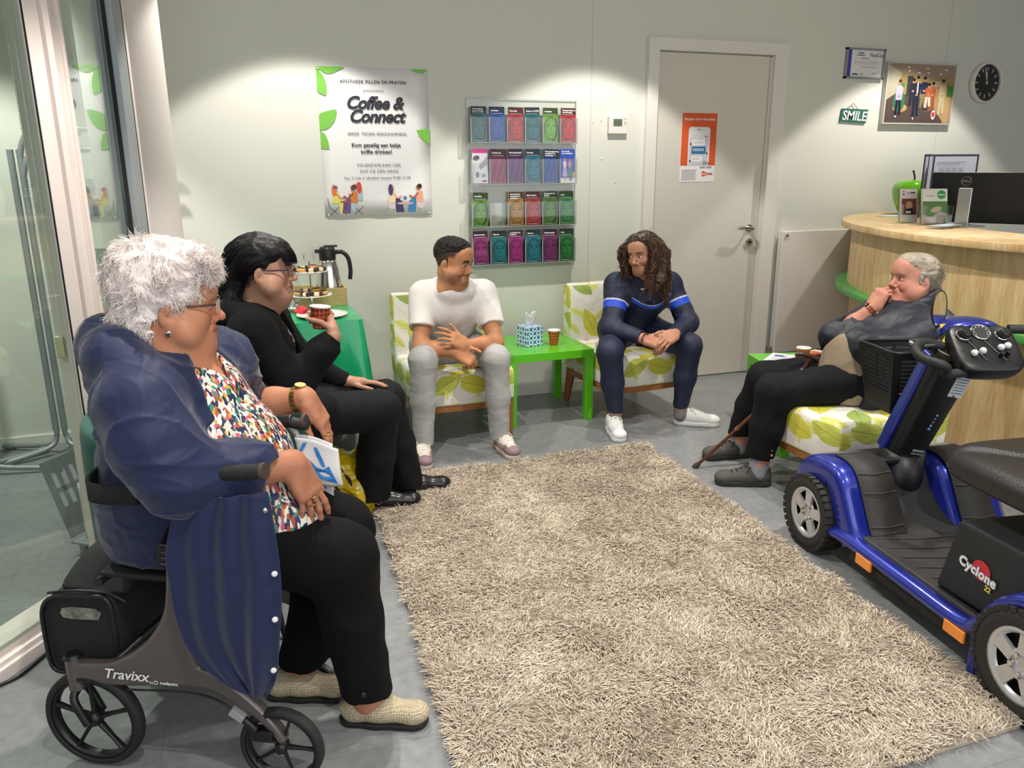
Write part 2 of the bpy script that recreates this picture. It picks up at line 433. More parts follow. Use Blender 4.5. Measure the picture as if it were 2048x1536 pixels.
# round column in the corner of the glass front
struct(B().lathe([(0.168, 0), (0.168, CEIL)], (-0.37, 3.98, 0), 48).obj('column_left', mat('column_paint', '#ddd6d0', 0.8, bump=0.15, bscale=260)))

# ---------------------------------------------------------------- glazed partition (two bays at an angle)
d1 = nrm((0.555, 0.832, 0)); n1 = np.array([-d1[1], d1[0], 0])           # n points into the glazed room
d2 = nrm((0.233, 0.972, 0)); n2 = np.array([-d2[1], d2[0], 0]); up = np.array([0, 0, 1.0])
P1 = np.array([-0.53, 2.92, 0]); P2 = np.array([-0.463, 3.135, 0]); P3 = np.array([-0.355, 3.586, 0])
def RB(d): return np.stack([d, np.cross(up, d), up], 1)
def bar(b, p, q, thick, z0, z1, off=0.0, mi=0):
    d = nrm(np.array(q) - p); n = np.cross(up, d); c = (np.array(p) + q) / 2 + n * off
    b.box((c[0], c[1], (z0 + z1) / 2), (np.linalg.norm(np.array(q) - p), thick, z1 - z0), RB(d), mi)
A0 = P1 - d1 * 0.57; A00 = P1 - d1 * 2.6
b = B()                                             # sill and baseboard of the near bay
bar(b, A00, P1, 0.14, 0.0, 0.062, 0.06); bar(b, A00, P1, 0.10, 0.062, 0.095, 0.065); bar(b, A00, P1, 0.015, 0.0, 0.045, -0.015)
struct(b.obj('trim_2', FRAME, bevel=0.004))
b = B()
bar(b, A0 - d1 * 0.14, A0, 0.16, 0.0, CEIL, 0.05)
struct(b.obj('trim_3', FRAME, bevel=0.004))
b = B()                                             # middle post: frame stile, deep jamb, corner post
bar(b, P1 - d1 * 0.004, P1 + d1 * 0.052, 0.075, 0.0, CEIL, 0.0245)
bar(b, P1 - d1 * 0.002, P1 + d1 * 0.10, 0.06, 0.0, CEIL, 0.034)
bar(b, P1 + d1 * 0.045, P2, 0.09, 0.0, CEIL, 0.035); bar(b, P1 + d1 * 0.06, P1 + d1 * 0.085, 0.02, 0.0, CEIL, -0.012)
bar(b, P2 - d2 * 0.05, P2 - d2 * 0.035, 0.02, 0.0, CEIL, -0.012)
struct(b.obj('trim_4', FRAME, bevel=0.003))
b = B()
bar(b, P3, P3 + d2 * 0.10, 0.08, 0.0, CEIL, 0.03, 0); bar(b, P3 + d2 * 0.10, P3 + d2 * 0.18, 0.06, 0.0, CEIL, 0.035, 1)
bar(b, P3 + d2 * 0.115, P3 + d2 * 0.122, 0.012, 0.0, CEIL, 0.0, 2)
struct(b.obj('trim_5', [GREY, FRAME, BLACKM], bevel=0.002))
b = B(); bar(b, P2, P3, 0.10, 0.0, 0.09, 0.03); struct(b.obj('trim_6', FRAME, bevel=0.003))
g = B(); bar(g, A00, P1 - d1 * 0.005, 0.006, 0.09, CEIL, 0.004); struct(g.obj('window_1', PANE))
g = B(); bar(g, P2, P3, 0.008, 0.085, CEIL, 0.03); struct(g.obj('window_2', PANE2))
g = B(); bar(g, P1 - d1 * 0.0055, P1 - d1 * 0.004, 0.006, 0.1, CEIL, -0.008); bar(g, P3 - d2 * 0.006, P3 - d2 * 0.001, 0.014, 0.1, CEIL, 0.02)
struct(g.obj('trim_7', RUBBER))
# beaded blind chain behind the glass
t = thing('blind_chain', 'white beaded blind chain with cream weight hanging behind the left glass pane', 'blind chain', tuple(P1 + n1 * 0.04 + up * 0.95))
cb = B(); cx = P1 - d1 * 0.016 + n1 * 0.050; cc = P1 - d1 * 0.016 + n1 * 0.024
for k in range(260):
    for q, e in ((cx, 0), (cc, 1)):
        z = 0.99 + k * 0.0076; w_ = max(0.15, min(1.0, k / 40)) if not e else 1
        p = cc + (q - cc) * 1.0; p = (cx + cc) / 2 + (p - (cx + cc) / 2) * w_
        cb.ball((p[0], p[1], z), 0.0026, 6)
cb.obj('bead_chain', mat('bead', '#d7dbd3', 0.4), t)
B().box(tuple((cx + cc) / 2 + up * 0.95), (0.014, 0.024, 0.075), RB(d1)).obj('chain_weight', mat('cream_plastic', '#d9cfa8', 0.5), t, bevel=0.004)

# ---------------------------------------------------------------- behind the glass: coat racks, magazine rack
def coat_rack(x, y, h, rz, label, arms):
    t = thing('coat_rack', label, 'coat rack', (x, y, 0), rz)
    b = B()
    for s in (-1, 1):
        pts = [(0.021 * s, 0, 0.14), (0.021 * s, 0, h - 0.1)]
        b.tube(pts, 0.0165, 12)
    b.obj('pole', GREY, t, local=True)
    for s in (-1, 1):
        for e, yy in ((-1, -0.34), (1, 0.34)):
            q = B().tube(smooth_path([(0.021 * s, 0, 0.16), (0.024 * s, 0.0, 0.10), (0.07 * s, 0.04 * e, 0.045), (0.30 * s, 0.17 * e, 0.02)], 6), 0.0135, 10)
            q.tube([(0.28 * s, 0.16 * e, 0.02), (0.33 * s, 0.19 * e, 0.02)], 0.019, 10, 1)
            q.obj('leg', [GREY, mat('grey_rubber', '#9aa09d', 0.6)], t, local=True)
    q = B()
    for (z, L, s) in arms:
        q.tube(smooth_path([(0.021 * s, 0, h - 0.2 + z - 0.05), (0.024 * s, 0, h + z - 0.12), (0.07 * s, 0, h + z - 0.02), (0.16 * s, 0, h + z), (L * s, 0, h + z)], 7), 0.0155, 10)
    q.obj('hanging_rail', GREY, t, local=True); return t
coat_rack(-0.985, 4.74, 1.72, 0.0, 'grey tubular coat rack behind the glass, rails reaching right', ((0.0, 0.55, 1), (-0.1, 0.55, 1)))
coat_rack(-1.32, 4.50, 1.60, 0.35, 'grey tubular coat rack behind the glass, left one with lower rails', ((0.0, 0.7, -1), (-0.12, 0.7, -1)))
t = thing('magazine_rack', 'grey metal magazine rack with slotted side standing behind the glass', 'magazine rack', (-0.62, 3.45, 0))
RM = rotm((0, 0, 1), 0.95)
def rk(x, y, z): return np.array([-0.57, 3.40, 0]) + RM @ (np.array([x, y, z]) * 0.8)
b = B()
o = rk(0, 0.13, 0.09); u = RM @ np.array([1.0, 0, 0]); v = nrm(RM @ np.array([0, 0.32, 1.0]))
W_, H_ = 0.12, 0.33
for x0, x1, z0, z1 in [(-W_, W_, 0, 0.13), (-W_, W_, 0.28, H_), (-W_, -0.09, 0.13, 0.28), (0.09, W_, 0.13, 0.28), (-0.09, 0.09, 0.19, 0.212)] + [(-0.066 + k * 0.045, -0.046 + k * 0.045, 0.13, 0.28) for k in range(4)]:
    b.prism([(x0, z0), (x1, z0), (x1, z1), (x0, z1)], o, u, v, 0.004)
b.obj('side_panel', GREY, t)
B().box(rk(0, 0, 0.07), (0.24, 0.22, 0.012), RM).obj('shelf', GREY, t, bevel=0.003)
for sx in (-1, 1):
    for sy in (-1, 1): B().cyl(rk(0.11 * sx, 0.1 * sy, 0), rk(0.11 * sx, 0.1 * sy, 0.068), 0.016, n=12).obj('foot', GREY, t)
B().tube(smooth_path([rk(-0.14, -0.13, 0.07), rk(-0.14, -0.12, 0.3), rk(-0.14, -0.02, 0.52), rk(0.0, 0.02, 0.56), rk(0.14, -0.02, 0.52), rk(0.14, -0.12, 0.3), rk(0.14, -0.13, 0.07)], 5), 0.011, 8).obj('tube_frame', GREY, t)
for k, (c_, dz, lab) in enumerate((('#d9d4cc', 0.30, 'thick pale magazine at the slotted side of the grey rack'), ('#2d5f7d', 0.27, 'blue magazine in the middle of the grey rack'),
                             ('#6c5f5a', 0.29, 'brown magazine in the grey rack, right of the blue one'), ('#cfd3d2', 0.25, 'pale magazine bending open at the right of the grey rack'))):
    yy = 0.08 - k * 0.045; m_ = B()
    G = [[rk(-0.10 + 0.2 * i, yy + 0.03 * math.sin(j / 6 * PI) * (k > 1), 0.08 + dz * j / 6) + np.array([0, 0, 0]) for j in range(7)] for i in (0, 1)]
    m_.grid(G); mo = m_.obj('magazine', mat('magazine_cover', c_, 0.4), solid=0.012 if k == 0 else 0.006)
    tag(mo, lab, 'magazine', 'magazines in the rack behind the glass')

# ---------------------------------------------------------------- door
x0, x1 = 2.749, 3.647
b = B(); t_ = 0.078
fr_ = [(x0 - t_, 0), (x0, 0), (x0, 2.254), (x1, 2.254), (x1, 0), (x1 + 0.11, 0), (x1 + 0.11, 2.33), (x0 - t_, 2.33)]
b.prism(fr_, (0, YW - 0.01, 0), (1, 0, 0), (0, 0, 1), 0.06)
b.box((x0 + 0.004, YW + 0.03, 1.12), (0.008, 0.08, 2.25)); b.box((x1 - 0.004, YW + 0.03, 1.12), (0.008, 0.08, 2.25))
struct(b.obj('trim_8', WHITE, bevel=0.003))
dt = B().box(((x0 + x1) / 2, YW + 0.03, 1.128), (x1 - x0 - 0.02, 0.04, 2.24)).obj('door_1', DOORM, bevel=0.002); struct(dt)
b = B(); hx, hz = 3.56, 1.085
b.cyl((hx, YW + 0.012, hz), (hx, YW - 0.002, hz), 0.027, n=24); b.cyl((hx, YW, hz), (hx, YW - 0.055, hz), 0.010, n=12)
b.tube(smooth_path([(hx, YW - 0.05, hz), (hx - 0.02, YW - 0.06, hz + 0.002), (hx - 0.07, YW - 0.062, hz + 0.012), (hx - 0.125, YW - 0.055, hz + 0.004)], 6), [0.0115] * 19, 12)
b.obj('door_handle', STEEL, dt)
b = B(); b.cyl((hx + 0.01, YW + 0.012, hz - 0.1), (hx + 0.01, YW - 0.003, hz - 0.1), 0.027, n=24); b.cyl((hx + 0.01, YW - 0.001, hz - 0.1), (hx + 0.01, YW - 0.012, hz - 0.1), 0.009, n=12, mi=1)
b.obj('keyhole_plate', [STEEL, BLACK], dt)

# ---------------------------------------------------------------- radiator
t = thing('radiator', 'flat white panel radiator on the wall between the door and the counter', 'radiator', (4.16, YW - 0.06, 0.14))
RX0, RX1, RY = 3.80, 4.56, 4.85
B().box(((RX0 + RX1) / 2, RY + 0.008, 0.605), (RX1 - RX0, 0.016, 0.91)).obj('front_panel', WHITE, t, bevel=0.006, seg=3)
B().box(((RX0 + RX1) / 2 + 0.0, RY + 0.05, 0.6), (RX1 - RX0 - 0.05, 0.055, 0.86)).obj('rear_panel', WHITE, t, bevel=0.003)
B().box((RX0 + 0.012, RY + 0.035, 0.605), (0.012, 0.06, 0.90)).obj('side_cover', WHITE, t, bevel=0.002)
b = B(); b.cyl((RX0 + 0.03, RY + 0.002, 1.03), (RX0 + 0.03, RY - 0.012, 1.03), 0.011, n=12); b.obj('vent_plug', STEEL, t)
b = B(); b.cyl((RX0 - 0.005, RY + 0.03, 0.185), (RX0 - 0.035, RY + 0.03, 0.185), 0.016, n=12); b.cyl((RX0 - 0.02, RY + 0.03, 0.185), (RX0 - 0.02, RY + 0.03, 0.0), 0.008, n=10)
b.obj('valve', STEEL, t)

# ---------------------------------------------------------------- thermostat
t = thing('thermostat', 'small white wall thermostat with a grey display left of the door', 'thermostat', (2.465, YW, 1.78))
B().box((2.467, YW - 0.014, 1.785), (0.135, 0.028, 0.115)).obj('housing', WHITE, t, bevel=0.006, seg=3)
B().box((2.462, YW - 0.0295, 1.80), (0.062, 0.003, 0.042)).obj('display', mat('lcd', '#5f6a5c', 0.3), t)
B().box((2.515, YW - 0.0295, 1.80), (0.012, 0.003, 0.02)).box((2.515, YW - 0.0295, 1.825), (0.008, 0.003, 0.008)).obj('button', mat('button_grey', '#bdbdb6', 0.5), t)
b = B()
for p in ((2.30, 1.80), (2.355, 1.81), (2.47, 1.42), (2.36, 1.57)): b.ball((p[0], YW - 0.001, p[1]), (0.006, 0.003, 0.006), 8)
tag(b.obj('wall_filler_spot', WHITE), 'small white filler spots around the thermostat on the wall', 'wall marks', kind='stuff')
# ---------------------------------------------------------------- things on the back wall
UX = np.array([1.0, 0, 0]); UZ = np.array([0, 0, 1.0])
LEAF = mat('leaf_green_print', '#7cc24a', 0.6)
def leaf2(cx, cz, L, W, ang, n=9, cut=1.0):
    "pointed leaf outline"
    t = np.linspace(0, 1, n); a = np.stack([t * L, W * np.sin(t * PI) ** 0.8], 1); b_ = np.stack([t[::-1] * L, -W * np.sin(t[::-1] * PI) ** 0.8], 1)
    P = np.concatenate([a, b_[1:-1]]); c, s = math.cos(ang), math.sin(ang)
    return [(cx + p[0] * c - p[1] * s, cz + p[0] * s + p[1] * c) for p in P]
def clip_poly(P, x0, x1, z0, z1):
    for ax, lim, sg in ((0, x0, 1), (0, x1, -1), (1, z0, 1), (1, z1, -1)):
        out = []
        for i in range(len(P)):
            a, b_ = P[i - 1], P[i]; ia = (a[ax] - lim) * sg >= 0; ib = (b_[ax] - lim) * sg >= 0
            if ia != ib:
                t = (lim - a[ax]) / (b_[ax] - a[ax]); out.append((a[0] + t * (b_[0] - a[0]), a[1] + t * (b_[1] - a[1])))
            if ib: out.append(b_)
        P = out
        if not P: return P
    return P
class Flat:
    "prints flat shapes on an upright sheet: local coordinates in metres from its lower left corner"
    def __init__(s, o, u, v, w, h): s.o = np.array(o, float); s.u = nrm(u); s.v = nrm(v); s.w = w; s.h = h; s.b = B(); s.mats = []; s.k = 0
    def mi(s, m):
        if m not in s.mats: s.mats.append(m)
        return s.mats.index(m)
    def poly(s, P, m, clip=True):
        if clip: P = clip_poly(P, 0, s.w, 0, s.h)
        if len(P) < 3: return s
        s.k += 1; nn = np.cross(s.u, s.v) * (0.0004 + 0.00005 * s.k)
        s.b.add([s.o + p[0] * s.u + p[1] * s.v + nn for p in P], [tuple(range(len(P)))], s.mi(m)); return s
    def rect(s, x, z, w_, h_, m): return s.poly([(x, z), (x + w_, z), (x + w_, z + h_), (x, z + h_)], m)
    def ell(s, x, z, a, c, m, rot=0.0, n=14): return s.poly(ellipse(x, z, a, c, n, rot), m)
    def line(s, pts, t, m):
        for a, c in zip(pts[:-1], pts[1:]):
            d = np.array(c) - a; L = np.linalg.norm(d) + 1e-9; n = np.array([-d[1], d[0]]) / L * t / 2
            s.poly([tuple(np.array(a) + n), tuple(np.array(a) - n), tuple(np.array(c) - n), tuple(np.array(c) + n)][::-1], m)
        return s
    def text(s, x, z, txt, size, m, **kw):
        text_mesh(s.b, txt, s.o + x * s.u + z * s.v, s.u, s.v, size, s.mi(m), depth=0.0035 if kw.pop('lift', 0) else 0.0022, **kw); return s
    def obj(s, name, parent): return s.b.obj(name, s.mats, parent)
_cm = {}
def flat(c, rough=0.5):
    if c not in _cm: _cm[c] = mat('print_' + c.strip('#'), c, rough)
    return _cm[c]

# big event poster
PX, PZ, PW, PH = 0.548, 1.238, 0.652, 0.846
t = thing('poster', 'large white event poster with green leaves announcing Coffee & Connect', 'poster', (PX + PW / 2, YW, PZ))
b = B(); G = []
for i in range(9):
    G.append([(PX + PW * i / 8, YW - 0.004 - 0.006 * (j < 1) * abs(math.sin(i * 1.1)), PZ + PH * j / 8) for j in range(9)])
b.grid(G[::-1]); b.obj('paper_sheet', PAPER, t, solid=0.0008)
f = Flat((PX, YW - 0.0085, PZ), UX, UZ, PW, PH)
def top(P): return [(x, PH - z) for x, z in P]
def curve2(P): return [tuple(q) for q in smooth_path([(x, z, 0) for x, z in P], 5)[:, :2]]
for P_ in ([(0, 0), (0.155, 0), (0.12, 0.022), (0.085, 0.037), (0.045, 0.034), (0.0, 0.0)], [(0, 0.002), (0.035, 0.045), (0.052, 0.09), (0.053, 0.125), (0.046, 0.158), (0.008, 0.142), (0, 0.13)], [(0.55, 0), (0.652, 0), (0.652, 0.006), (0.625, 0.018), (0.585, 0.017)],
    [(0, 0.265), (0.03, 0.248), (0.10, 0.235), (0.094, 0.282), (0.07, 0.32), (0.04, 0.342), (0.006, 0.347), (0, 0.345)], [(0.002, 0.352), (0.028, 0.372), (0.044, 0.41), (0.05, 0.455), (0.0, 0.450)], [(0.572, 0.345), (0.652, 0.333), (0.652, 0.43), (0.615, 0.405), (0.585, 0.375)]):
    Q = curve2(P_) if len(P_) > 5 else P_
    f.poly(clip_poly(top(Q), 0, PW, 0, PH), LEAF)
xc = 0.325; tx = flat('#3b3a44')
f.text(xc, 0.760, 'APOTHEEK PILLEN EN PRATEN', 0.0255, tx, space=1.12, bold=0.0004)
f.text(xc, 0.715, 'presenteert:', 0.021, tx, space=1.15)
f.obj('heading_lettering', t); f = Flat((PX, YW - 0.0085, PZ), UX, UZ, PW, PH)
f.text(xc, 0.620, 'Coffee &', 0.098, INK, shear=0.30, bold=0.0032, space=0.95)
f.text(xc + 0.01, 0.545, 'Connect', 0.098, INK, shear=0.30, bold=0.0032, space=0.95)
f.obj('title_lettering', t); f = Flat((PX, YW - 0.0085, PZ), UX, UZ, PW, PH)
f.text(xc + 0.01, 0.470, 'WEEK TEGEN EENZAAMHEID', 0.0245, tx, space=1.12)
f.text(xc, 0.405, 'Kom gezellig een bakje', 0.030, tx, bold=0.0009, space=1.05); f.text(xc, 0.367, 'koffie drinken!', 0.030, tx, bold=0.0009, space=1.05)
f.obj('invitation_lettering', t); f = Flat((PX, YW - 0.0085, PZ), UX, UZ, PW, PH)
f.text(xc + 0.01, 0.292, 'VOLENDAMLAAN 1260', 0.0235, tx, space=1.12); f.text(xc + 0.01, 0.257, '2547 CZ DEN HAAG', 0.0235, tx, space=1.12)
f.text(xc, 0.218, 'Van 2 t/m 6 oktober tussen 9.00-13.00', 0.0225, tx, space=1.12)
f.obj('address_lettering', t)
f = Flat((PX, YW - 0.0085, PZ), UX, UZ, PW, PH)
def sitter(x, s, top, trou, skin, hair, y=0.02, hl=0.0):
    f.line([(x + 0.005 * s, y + 0.075), (x + 0.05 * s, y + 0.07), (x + 0.062 * s, y)], 0.024, flat(trou)); f.line([(x + 0.03 * s, y + 0.07), (x + 0.036 * s, y)], 0.022, flat(trou))
    f.poly([(x - 0.02, y + 0.06), (x + 0.022, y + 0.06), (x + 0.024, y + 0.125), (x - 0.012, y + 0.13)], flat(top))
    f.line([(x + 0.005 * s, y + 0.115), (x + 0.035 * s, y + 0.085), (x + 0.062 * s, y + 0.10)], 0.010, flat(skin))
    f.ell(x + 0.004 * s, y + 0.148, 0.013, 0.016, flat(skin)); f.ell(x - 0.005 * s, y + 0.154 - hl, 0.015, 0.015 + hl, flat(hair))
for (cx, s) in ((0.055, 1), (0.20, -1)):
    f.line([(cx - 0.025, 0.01), (cx + 0.03, 0.06)], 0.003, flat('#3b3a44')).line([(cx + 0.025, 0.01), (cx - 0.03, 0.06), (cx - 0.035, 0.11)], 0.003, flat('#3b3a44'))
sitter(0.065, 1, '#e6dc6a', '#e6dc6a', '#d98a64', '#e07a3a', hl=0.02); f.ell(0.068, 0.172, 0.014, 0.007, flat('#3f5a86'))
sitter(0.205, -1, '#a9c7d6', '#a9c7d6', '#d98a64', '#cf4a2a', y=0.035, hl=0.02)
sitter(0.175, -1, '#d98038', '#6a4a80', '#8a4a3a', '#5a2c2c')
f.ell(0.125, 0.088, 0.034, 0.006, flat('#a84a44')).line([(0.125, 0.085), (0.125, 0.012)], 0.004, flat('#3b3a44')).rect(0.115, 0.092, 0.012, 0.018, flat('#9aa0b8'))
f.obj('illustration', t); f = Flat((PX, YW - 0.0085, PZ), UX, UZ, PW, PH)
for cx in (0.405, 0.575): f.ell(cx + (0.0 if cx < 0.5 else 0.01), 0.075, 0.028, 0.035, flat('#d8c4c8')).line([(cx - 0.015, 0.05), (cx - 0.02, 0.01)], 0.003, flat('#d8c4c8')).line([(cx + 0.015, 0.05), (cx + 0.02, 0.01)], 0.003, flat('#d8c4c8'))
sitter(0.405, 1, '#f2dcae', '#35305a', '#eab08a', '#4a3a6a', hl=0.02); sitter(0.575, -1, '#f0a58a', '#2f7fb0', '#a85a3a', '#2a1c22')
f.ell(0.487, 0.073, 0.055, 0.008, flat('#c9a4a8')).line([(0.487, 0.07), (0.487, 0.012)], 0.003, flat('#c9b4b8')).rect(0.479, 0.08, 0.016, 0.014, flat('#f0c8b0'))
for a in (-0.5, 0, 0.5): f.line([(0.487, 0.092), (0.487 + 0.022 * math.sin(a), 0.092 + 0.026 * math.cos(a))], 0.006, flat('#2f6fa8'))
f.obj('illustration', t)
for p in ((0.012, 0.835), (0.635, 0.832), (0.02, 0.012), (0.64, 0.012)): B().ball((PX + p[0], YW - 0.011, PZ + p[1]), (0.006, 0.004, 0.006), 10).obj('push_pin', WHITE, t)

# anti-smoking poster on the door
DX, DZ, DW, DH = 2.965, 1.415, 0.275, 0.455
t = thing('poster', 'orange and white poster with a telephone on the door', 'poster', (DX + DW / 2, YW, DZ))
B().box((DX + DW / 2, YW + 0.0085, DZ + DH / 2), (DW, 0.002, DH)).obj('paper_sheet', PAPER, t)
f = Flat((DX, YW + 0.007, DZ), UX, UZ, DW, DH); o_ = flat('#dd5a28')
f.rect(0, 0.11, DW, DH - 0.11, o_); ph = flat('#e6e6e8')
f.rect(0.055, 0.11, 0.17, 0.235, ph); f.ell(0.075, 0.345, 0.02, 0.02, ph).ell(0.205, 0.345, 0.02, 0.02, ph).rect(0.075, 0.34, 0.13, 0.025, ph)
f.rect(0.065, 0.11, 0.15, 0.205, flat('#c9c9d2')).rect(0.12, 0.345, 0.03, 0.004, INK).rect(0.065, 0.29, 0.15, 0.025, flat('#dcdce2'))
f.rect(0.085, 0.245, 0.10, 0.038, PAPER).rect(0.083, 0.187, 0.112, 0.05, flat('#2d6fa3')).rect(0.085, 0.138, 0.085, 0.036, PAPER)
for z in (0.268, 0.258): f.rect(0.092, z, 0.08, 0.003, flat('#9a9aa2'))
for z in (0.218, 0.208): f.rect(0.092, z, 0.09, 0.004, PAPER)
for z in (0.160, 0.150): f.rect(0.092, z, 0.06, 0.003, flat('#9a9aa2'))
for x, z in ((0.074, 0.252), (0.205, 0.192), (0.074, 0.14)): f.ell(x, z, 0.007, 0.008, flat('#5a4a44'))
f.ell(0.19, 0.302, 0.007, 0.006, o_).rect(0.198, 0.3, 0.012, 0.004, o_)
f.text(DW / 2, 0.408, 'Stoppen doen we samen', 0.0245, PAPER, bold=0.0003)
f.text(0.20, 0.118, 'Doe', 0.032, flat('#2a3a7a'), shear=0.4); f.text(0.20, 0.092, 'ook mee', 0.027, flat('#2a3a7a'), shear=0.4)
for k in range(8): f.rect(0.012, 0.078 - k * 0.009, 0.11 if k % 3 else 0.12, 0.003, flat('#c0605a') if k == 0 else flat('#aaaaaa'))
f.ell(0.185, 0.055, 0.014, 0.018, o_).ell(0.203, 0.055, 0.010, 0.013, o_)
f.text(0.232, 0.048, 'TOBER', 0.019, flat('#b0443a'), bold=0.0007); f.text(0.19, 0.048, 'STOP', 0.014, PAPER, bold=0.0005)
f.obj('printing', t)

# acrylic leaflet rack
RX, RZ, RW, RH = 1.437, 0.885, 0.735, 1.045
RO = YW - 0.012
t = thing('leaflet_rack', 'clear acrylic leaflet rack with four rows of pockets on the wall', 'leaflet rack', (RX + RW / 2, YW, RZ))
B().box((RX + RW / 2, RO + 0.006, RZ + RH / 2), (RW, 0.004, RH)).obj('back_plate', ACRYL, t, bevel=0.0)
rows = [RZ + 0.785, RZ + 0.535, RZ + 0.272, RZ + 0.032]; cw = RW / 6
EDGE = mat('acrylic_edge', '#dfe4e2', 0.15, trans=0.5)
b = B(); e = B()
for z in rows:
    b.box((RX + RW / 2, RO - 0.048, z + 0.075), (RW - 0.02, 0.003, 0.15)); e.box((RX + RW / 2, RO - 0.022, z - 0.002), (RW - 0.02, 0.052, 0.004))
    for k in range(7): b.box((RX + 0.012 + k * (RW - 0.024) / 6, RO - 0.022, z + 0.075), (0.003, 0.052, 0.15)); e.box((RX + 0.012 + k * (RW - 0.024) / 6, RO - 0.0495, z + 0.075), (0.004, 0.002, 0.15))
e.box((RX + RW / 2, RO + 0.003, RZ + RH), (RW, 0.005, 0.005)).box((RX, RO + 0.003, RZ + RH / 2), (0.005, 0.005, RH)).box((RX + RW, RO + 0.003, RZ + RH / 2), (0.005, 0.005, RH)).box((RX + RW / 2, RO + 0.003, RZ), (RW, 0.005, 0.005))
b.obj('pocket', ACRYL, t); e.obj('pocket_edge', EDGE, t)
leaflets = [[('#1f6d78', 'Verkoudheid,\ngriep en hoest', 0), ('#1c55b8', 'Aambeien', 0), ('#cc2f34', 'Koortslip', 0), ('#0c7484', 'Astma en COPD', 0), ('#78b832', 'Hoofdluis', 0), ('#cf2e2e', 'Zwangerschap en\nborstvoeding', 0)],
    [('#d8d6de', '', 1), ('#a8346e', 'Hooikoorts', 2), ('#7a3290', 'Morning-afterpil', 2), ('#1380a0', 'Wratten', 0), ('#2658bc', 'Persoonsgegevens,\nmedicijnen en\nuw privacy', 2), ('#2a50b8', '', 3)],
    [('#6fa834', 'Hoofdluis', 0), None, ('#c08a2a', 'Verminderde\nweerstand en\nmedicijnen', 0), ('#c8323a', 'Bijwerkingen', 0), ('#58902c', 'Hooikoorts en\nallergie', 0), ('#3f9848', 'Acne', 0)],
    [('#b03488', 'Anticonceptie', 0), ('#0e8490', 'Diarree', 0), ('#b8248c', 'Vergiftiging bij\nkinderen', 0), ('#10869a', 'Diarree', 0), ('#8c3078', 'Anticonceptie', 0), ('#2f8c42', 'Acne', 0)]]
names = [['dark teal', 'blue', 'red', 'teal', 'bright green', 'scarlet'], ['white and pink', 'magenta pink', 'purple', 'turquoise', 'royal blue', 'blue'], ['light green', '', 'ochre yellow', 'red', 'olive green', 'mid green'], ['pink magenta', 'teal', 'bright magenta', 'deep teal', 'dark plum', 'green']]
det = [['titled Verkoudheid, griep en hoest', 'titled Aambeien', 'titled Koortslip', 'titled Astma en COPD with glasses', 'with a smiling child', 'titled Zwangerschap'], ['with grey photo and no title', 'with striped photo', 'titled Morning-afterpil', 'titled Wratten', 'about privacy', 'showing two standing people'],
       ['with a child\'s face', '', 'with an old face', 'titled Bijwerkingen', 'titled Hooikoorts en allergie', 'titled Acne'], ['with a tilted woman\'s face', 'titled Diarree, left one', 'titled Vergiftiging bij kinderen', 'titled Diarree, right one', 'with a tilted woman\'s face', 'titled Acne']]
rown = ['top row', 'second row', 'third row', 'bottom row']
def shade(c, k):
    v = [int(c[i:i + 2], 16) for i in (1, 3, 5)]; v = [max(0, min(255, int(x * k))) for x in v]; return '#%02x%02x%02x' % tuple(v)
rnd = random.Random(3)
